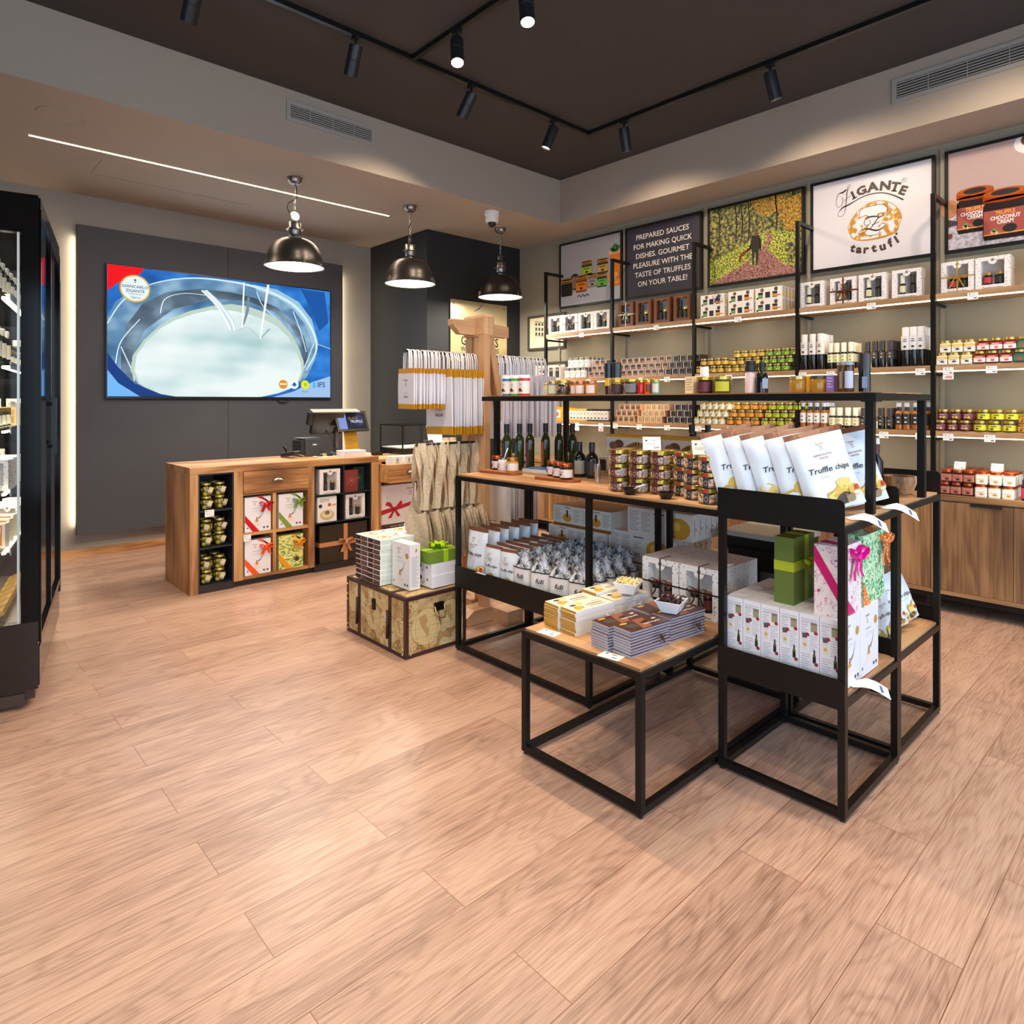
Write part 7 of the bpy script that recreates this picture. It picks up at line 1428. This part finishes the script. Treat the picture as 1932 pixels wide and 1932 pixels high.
def deckjar(y, r_, h, lidc, col, lab, l, nuts=False, lidh=.2, x=XD, loose=None):
    t = thing('jar', l, 'jar', (x, y, DK)); q = MB(); q.lathe([(0, 0), (r_ * .94, 0), (r_, .006), (r_, h * (.9 - lidh)), (r_ * .92, h * (1 - lidh))], mat(col, .12) if not nuts else GLASS, 18); q.build('jar_body', t)
    q = MB(); q.lathe([(r_ * .92, h * (1 - lidh)), (r_ * .99, h * (1 - lidh)), (r_ * .99, h * .97), (r_ * .9, h), (0, h)], mat(lidc, .3, .7 if lidc[0] in 'BCA' else .1), 18); q.build('lid', t)
    if lab: q = MB(); vs = [(r_ * 1.012 * math.cos(R(a)), r_ * 1.012 * math.sin(R(a)), h * z) for z in (.12, .68) for a in range(165, 256, 10)]; q.add(vs, [(i, i + 1, i + 11, i + 10) for i in range(9)], mat(lab, .5), True); q.build('label', t)
    if nuts:
        q = MB(); rn = random.Random(8); q.lathe([(0, .003), (r_ * .8, .003), (r_ * .8, h * .6), (0, h * .62)], mat('3A2A1E', .6), 10)
        for i in range(30): a = rn.random() * 6.28; q.sphere(r_ * .82 * math.cos(a), r_ * .82 * math.sin(a), rn.uniform(.01, h * .66), .009, mat('A07A54' if i % 2 else '4A3428', .6), 7, 4)
        q.build('contents', t)
deckjar(2.775, .016, .075, 'C9B060', 'C8C0A0', None, 'narrow pale jar on the raised shelf beside the paper bags'); deckjar(2.715, .034, .085, 'B9A050', '8A9098', 'C8C8A8', 'low jar with yellow spot label on the raised shelf')
deckjar(2.635, .042, .088, 'B9A050', '3A2A22', None, 'round jar of dark dried mushrooms on the raised shelf', True); 
for y, l in ((2.565, 'left'), (2.50, 'middle'), (2.42, 'right')): deckjar(y, .033, .080, 'B87A5A', 'B87828', 'D8D0D0', f'amber honey jar with pink lid on the raised shelf, {l} one', x=XD + (.0 if l != 'left' else .03))
for y, l in ((2.34, 'left'), (2.285, 'right')):
    q = MB(); q.lathe([(0, 0), (.022, 0), (.023, .05), (.023, .05, mat('E0B818', .15)), (.023, .095), (.026, .095, mat('20262E', .25)), (.027, .175), (.02, .18), (0, .18)], mat('3A1A14', .2), 16); tag(q.build('grinder', None, (XD + .06, y, DK)), f'tall black capped oil flask behind the nut jars on the raised shelf, {l} one', 'bottle')
deckjar(2.235, .042, .084, 'B9A050', '5A4030', '3A241E', 'nut jar on the raised shelf left of the red jars, left one', True); deckjar(2.14, .042, .084, 'B9A050', '5A4030', '6A7078', 'nut jar on the raised shelf left of the red jars, right one', True)
deckjar(2.075, .020, .078, 'B9A050', 'B82018', None, 'small red jar on the raised shelf'); deckjar(2.03, .021, .078, 'B9A050', 'D85A10', '6A3A30', 'small orange jar on the raised shelf'); deckjar(1.985, .02, .078, 'B9A050', '5AA8A0', 'C8C8C8', 'small teal jar on the raised shelf')
q = MB(); q.cbox(0, 0, 0, .04, .045, .085, mat('E2CFA4', .5)); q.M = FX(-.0206, 0, 0); q.lines(-.016, .07, .016, 5, .012, mat('A88A5A', .6), 0, .3); tag(q.build('small_carton', None, (XD, 1.775, DK)), 'small cream carton on the raised shelf', 'carton')
deckjar(1.70, .040, .082, 'B9A050', '3A1A18', '5A2430', 'maroon labelled jar with gold lid on the raised shelf'); q = MB(); q.lathe([(0, 0), (.02, 0), (.02, .08), (.021, .08, PAPER), (.021, .135), (0, .135)], mat('C8D0D0', .2), 14); tag(q.build('bottle', None, (XD + .09, 1.755, DK)), 'white capped flask behind the maroon labelled jar', 'bottle')
deckjar(1.608, .043, .082, 'B9A050', '4A4A20', 'B8BC28', 'lime labelled jar with gold lid on the raised shelf')
t = thing('salt_grinder', 'salt grinder with black top on the raised shelf', 'grinder', (XD, 1.465, DK)); q = MB(); q.lathe([(0, 0), (.024, 0), (.024, .085), (.016, .10)], mat('D8C0BC', .3), 16); q.build('body', t); q = MB(); q.lathe([(.017, .098), (.026, .103), (.026, .125), (.022, .127), (.024, .148), (0, .148)], BLKM, 16); q.build('grinder_top', t)
t = thing('oil_bottle', 'squat black bottle beside the salt grinder on the raised shelf', 'bottle', (XD, 1.41, DK)); q = MB(); q.lathe([(0, 0), (.027, 0), (.028, .07), (.022, .09), (.010, .10), (.010, .105)], mat('141214', .08), 18); q.build('glass', t); q = MB(); q.lathe([(.012, .104), (.012, .14), (0, .14)], BLKM, 12); q.build('cap', t); q = MB(); vs = [(.0288 * math.cos(R(a)), .0288 * math.sin(R(a)), z) for z in (.02, .065) for a in range(210, 271, 10)]; q.add(vs, [(i, i + 1, i + 8, i + 7) for i in range(6)], mat('8AA0B8', .5), True); q.build('label', t)
deckjar(1.245, .036, .072, 'B9A878', 'A87A28', None, 'glass honey jar with pale lid on the raised shelf'); q = MB(); q.cbox(0, 0, 0, .02, .016, .07, mat('E0A020', .5)); tag(q.build('tag_card', None, (XD - .0, 1.198, DK)), 'upright yellow card between the honey jars on the raised shelf', 'card')
deckjar(1.155, .036, .072, '4A4238', 'A87A28', None, 'glass honey jar with dark lid on the raised shelf'); q = MB(); q.cbox(0, 0, 0, .03, .03, .07, mat('8A6AB0', .5)); q.M = FX(-.0156, 0, 0); q.lines(-.011, .06, .011, 4, .012, mat('D8C8E8', .6), 0, .3); tag(q.build('small_carton', None, (XD - .015, 1.10, DK)), 'small purple carton on the raised shelf', 'carton')
deckjar(1.06, .022, .125, '8A8478', '6A4418', 'A89A88', 'tall jar of sliced truffles on the raised shelf', lidh=.12); deckjar(1.02, .022, .123, '8A9AA8', '4A2E14', 'B8C0D0', 'tall jar with barcode label on the raised shelf', lidh=.12, x=XD - .05)
q = MB(); q.lathe([(0, 0), (.022, 0), (.022, .085), (.023, .085, mat('2E2A2A', .4)), (.023, .152), (0, .152)], mat('141214', .1), 16); q.M = FX(-.0225, 0, 0); q.rect(-.002, .015, .018, .06, mat('8A9AB8', .5), .001); tag(q.build('oil_bottle', None, (XD - .03, .965, DK)), 'dark capped bottle at the right end of the raised shelf', 'bottle')

# ---------------- wooden stand with hanging bags ----------------
t = thing('wooden_stand', 'tall beech easel stand carrying the hanging paper and cloth bags', 'stand', (0, 0, 0))
def beam(nm, a, b, w, d, m=W_BZ):
    a, b = Vector(a), Vector(b); z = (b - a).normalized(); x = Vector((1, 0, 0)); x = (x - z * x.dot(z)).normalized(); y = z.cross(x); L_ = (b - a).length
    q = MB(); q.box(-w / 2, w / 2, -d / 2, d / 2, 0, L_, m); o = q.build(nm, t, a, bevel=.003); o.matrix_local = Matrix.Translation(a) @ Matrix((x, y, z)).transposed().to_4x4(); return o
q = MB(); q.box(-.045, .045, -.13, .13, 0, .155, W_BX); q.build('head_block', t, (3.0, 3.585, 1.96), bevel=.02)
q = MB(); q.M = FN(0, 0, 0); q.prism([(0, .10), (0, .06), (.07, 0), (.52, 0), (.52, .08), (.30, .10)], -.03, .03, W_BX); q.build('cross_arm', t, (2.76, 3.60, 1.975), bevel=.003)
beam('leg', (2.93, 3.44, .10), (2.975, 3.49, 1.965), .055, .065); beam('leg', (3.42, 3.50, .10), (3.03, 3.52, 1.965), .055, .065); beam('leg', (3.02, 3.80, .10), (3.0, 3.66, 1.965), .055, .065)
beam('mast', (3.01, 3.575, .10), (3.0, 3.575, 1.965), .06, .06)
q = MB(); q.M = FN(0, 0, 0); q.prism([(0, 0), (.80, 0), (.80, .06), (.74, .10), (.06, .10), (0, .06)], -.07, .07, W_BX); q.build('foot_beam', t, (2.74, 3.46, 0), bevel=.003)
q = MB(); q.box(-.07, .07, -.28, -.045, 0, .098, W_BX); q.box(-.07, .07, .10, .45, 0, .098, W_BX); q.build('foot_beam', t, (3.02, 3.50, 0), bevel=.003)
for z, x0, x1, y in ((1.835, 2.38, 2.965, 3.60), (1.835, 3.035, 3.70, 3.60), (1.225, 2.42, 2.95, 3.52), (1.10, 3.10, 3.45, 3.52)):
    q = MB(); q.tube([(x0, y, z), (x1, y, z)], .008, BLKM, 8); q.cyl(x0 + .004, y, z - .012, .011, .024, BLKM, 8); q.build('hanging_bar', t)
YEL = mat('C8901C', .5); BAGP = mat('DCDAE0', .55)
def paper_bag(w, h, yellow, body, handle, loop=.11):
    q = MB(); th = .010
    def shape(z, s): return .0015 + .0035 * math.sin(PI * min(1, z / h))
    n = 8; vs = []
    for j in range(n + 1):
        z = -loop - h * j / n; a = .002 + .004 * math.sin(PI * j / n)
        vs += [(-a, -w / 2, z), (-a, w / 2, z), (a, w / 2, z), (a, -w / 2, z)]
    for j in range(n):
        m = yellow if yellow and (j == 0 or j >= n - 1) else body
        b = 4 * j; q.add(vs[b:b + 8], [(0, 1, 5, 4), (1, 2, 6, 5), (2, 3, 7, 6), (3, 0, 4, 7)], m)
    q.add(vs[-4:], [(0, 1, 2, 3)], yellow or body)
    q.M = FX(-.0066, 0, -loop - h); c = w * .0
    if yellow: logo(q, 0, h * .62, h * .13); q.txt('SHOP', 0, h * .36, h * .035, mat('8A8680', .6), z=0); q.txt('ONLINE', 0, h * .28, h * .045, mat('3A3836', .6), bold=.01, z=0)
    q.M = Matrix(); bag = q.build('bag_body')
    q = MB(); q.strip([(-.004, -w * .22, -loop), (-.003, -w * .21, -loop * .4), (0, -w * .15, .0), (0, 0, .012), (0, w * .15, 0), (.003, w * .21, -loop * .4), (.004, w * .22, -loop)], (.012, 0, 0), handle); hd = q.build('handle')
    t = thing('paper_bag', 'x', 'bag'); bag.parent = t; hd.parent = t; return t
def hang(p, n, x0, x1, y, z, desc, cat, group, fr='from the camera'):
    for i in range(n):
        o = p if i == 0 else dup(p); o.location = (x0 + (x1 - x0) * i / max(n - 1, 1), y + random.uniform(-.006, .006), z); o.rotation_euler = (R(random.uniform(-1.5, 1.5)), 0, R(random.uniform(-5, 5)))
        tag(o, label_ok(f'{desc}, {od(i, n)}'), cat, group)
hang(paper_bag(.21, .265, YEL, BAGP, mat('D8D4D4', .5), .115), 14, 2.40, 2.645, 3.60, 1.836, 'small white shop bag with yellow bands', 'bag', 'small yellow banded paper bags')
hang(paper_bag(.30, .44, YEL, BAGP, mat('D8D4D4', .5), .115), 16, 2.665, 2.95, 3.60, 1.836, 'larger white shop bag with yellow bands', 'bag', 'larger yellow banded paper bags')
hang(paper_bag(.32, .46, None, mat('D6D2DC', .55), mat('DAD8E0', .5), .14), 26, 3.14, 3.64, 3.60, 1.836, 'plain white paper bag on the right bar', 'bag', 'plain white paper bags')
hang(paper_bag(.24, .36, None, mat('CFC8C2', .55), mat('CFC8C2', .5), .10), 14, 3.14, 3.42, 3.52, 1.10, 'plain greyish paper bag on the low right bar', 'bag', 'greyish paper bags')
LIN = noise_mat('natural_linen', [(.3, 'B8A384'), (.7, 'D0BD9E')], (60, 60, 60), 3, .85, bump=.3)
def tote(seed):
    rn = random.Random(seed); t = thing('cloth_bag', 'x', 'bag'); q = MB(); L_ = .42; 
    for s in (-1, 1):
        yo = s * (.05 + rn.uniform(-.015, .015)); pts = [(0, 0, .008)] + [(.006 * math.sin(k * 1.3 + seed), yo * (k / 6) ** .5 + .008 * math.sin(k + seed), -L_ * k / 6) for k in range(1, 7)]; q.strip(pts, [(.034 + .014 * math.sin(k * 1.9 + seed + s), .03 * math.cos(k * 1.1 + seed * 2), 0) for k in range(7)], LIN)
    q.build('strap', t); q = MB(); n, m_ = 8, 8; w, h = .24, .32
    for side in (-1, 1):
        vs = [(side * (.004 + .010 * math.sin(PI * j / n)) + .006 * math.sin(i * 1.1 + j * .9 + seed), (i / m_ - .5) * w * (.7 + .3 * min(1, j / 3)) + .012 * math.sin(j * .8 + seed), -L_ - h * j / n + .02 * math.cos(i * .8 + seed) - .025 * abs(i / m_ - .5) * (j == 0)) for j in range(n + 1) for i in range(m_ + 1)]
        q.add(vs, [(j * (m_ + 1) + i, j * (m_ + 1) + i + 1, (j + 1) * (m_ + 1) + i + 1, (j + 1) * (m_ + 1) + i) for j in range(n) for i in range(m_)], LIN, True)
    q.build('bag_body', t); return t
tt = [tote(1), tote(2), tote(3)]
for i in range(16):
    o = tt[i] if i < 3 else dup(tt[i % 3]); o.location = (2.43 + .032 * i, 3.52 + random.uniform(-.012, .012), 1.226); o.rotation_euler = (0, 0, R(random.uniform(-16, 16))); tag(o, f'natural linen tote bag hanging on the low bar, {od(i, 16)}', 'bag', 'linen tote bags')
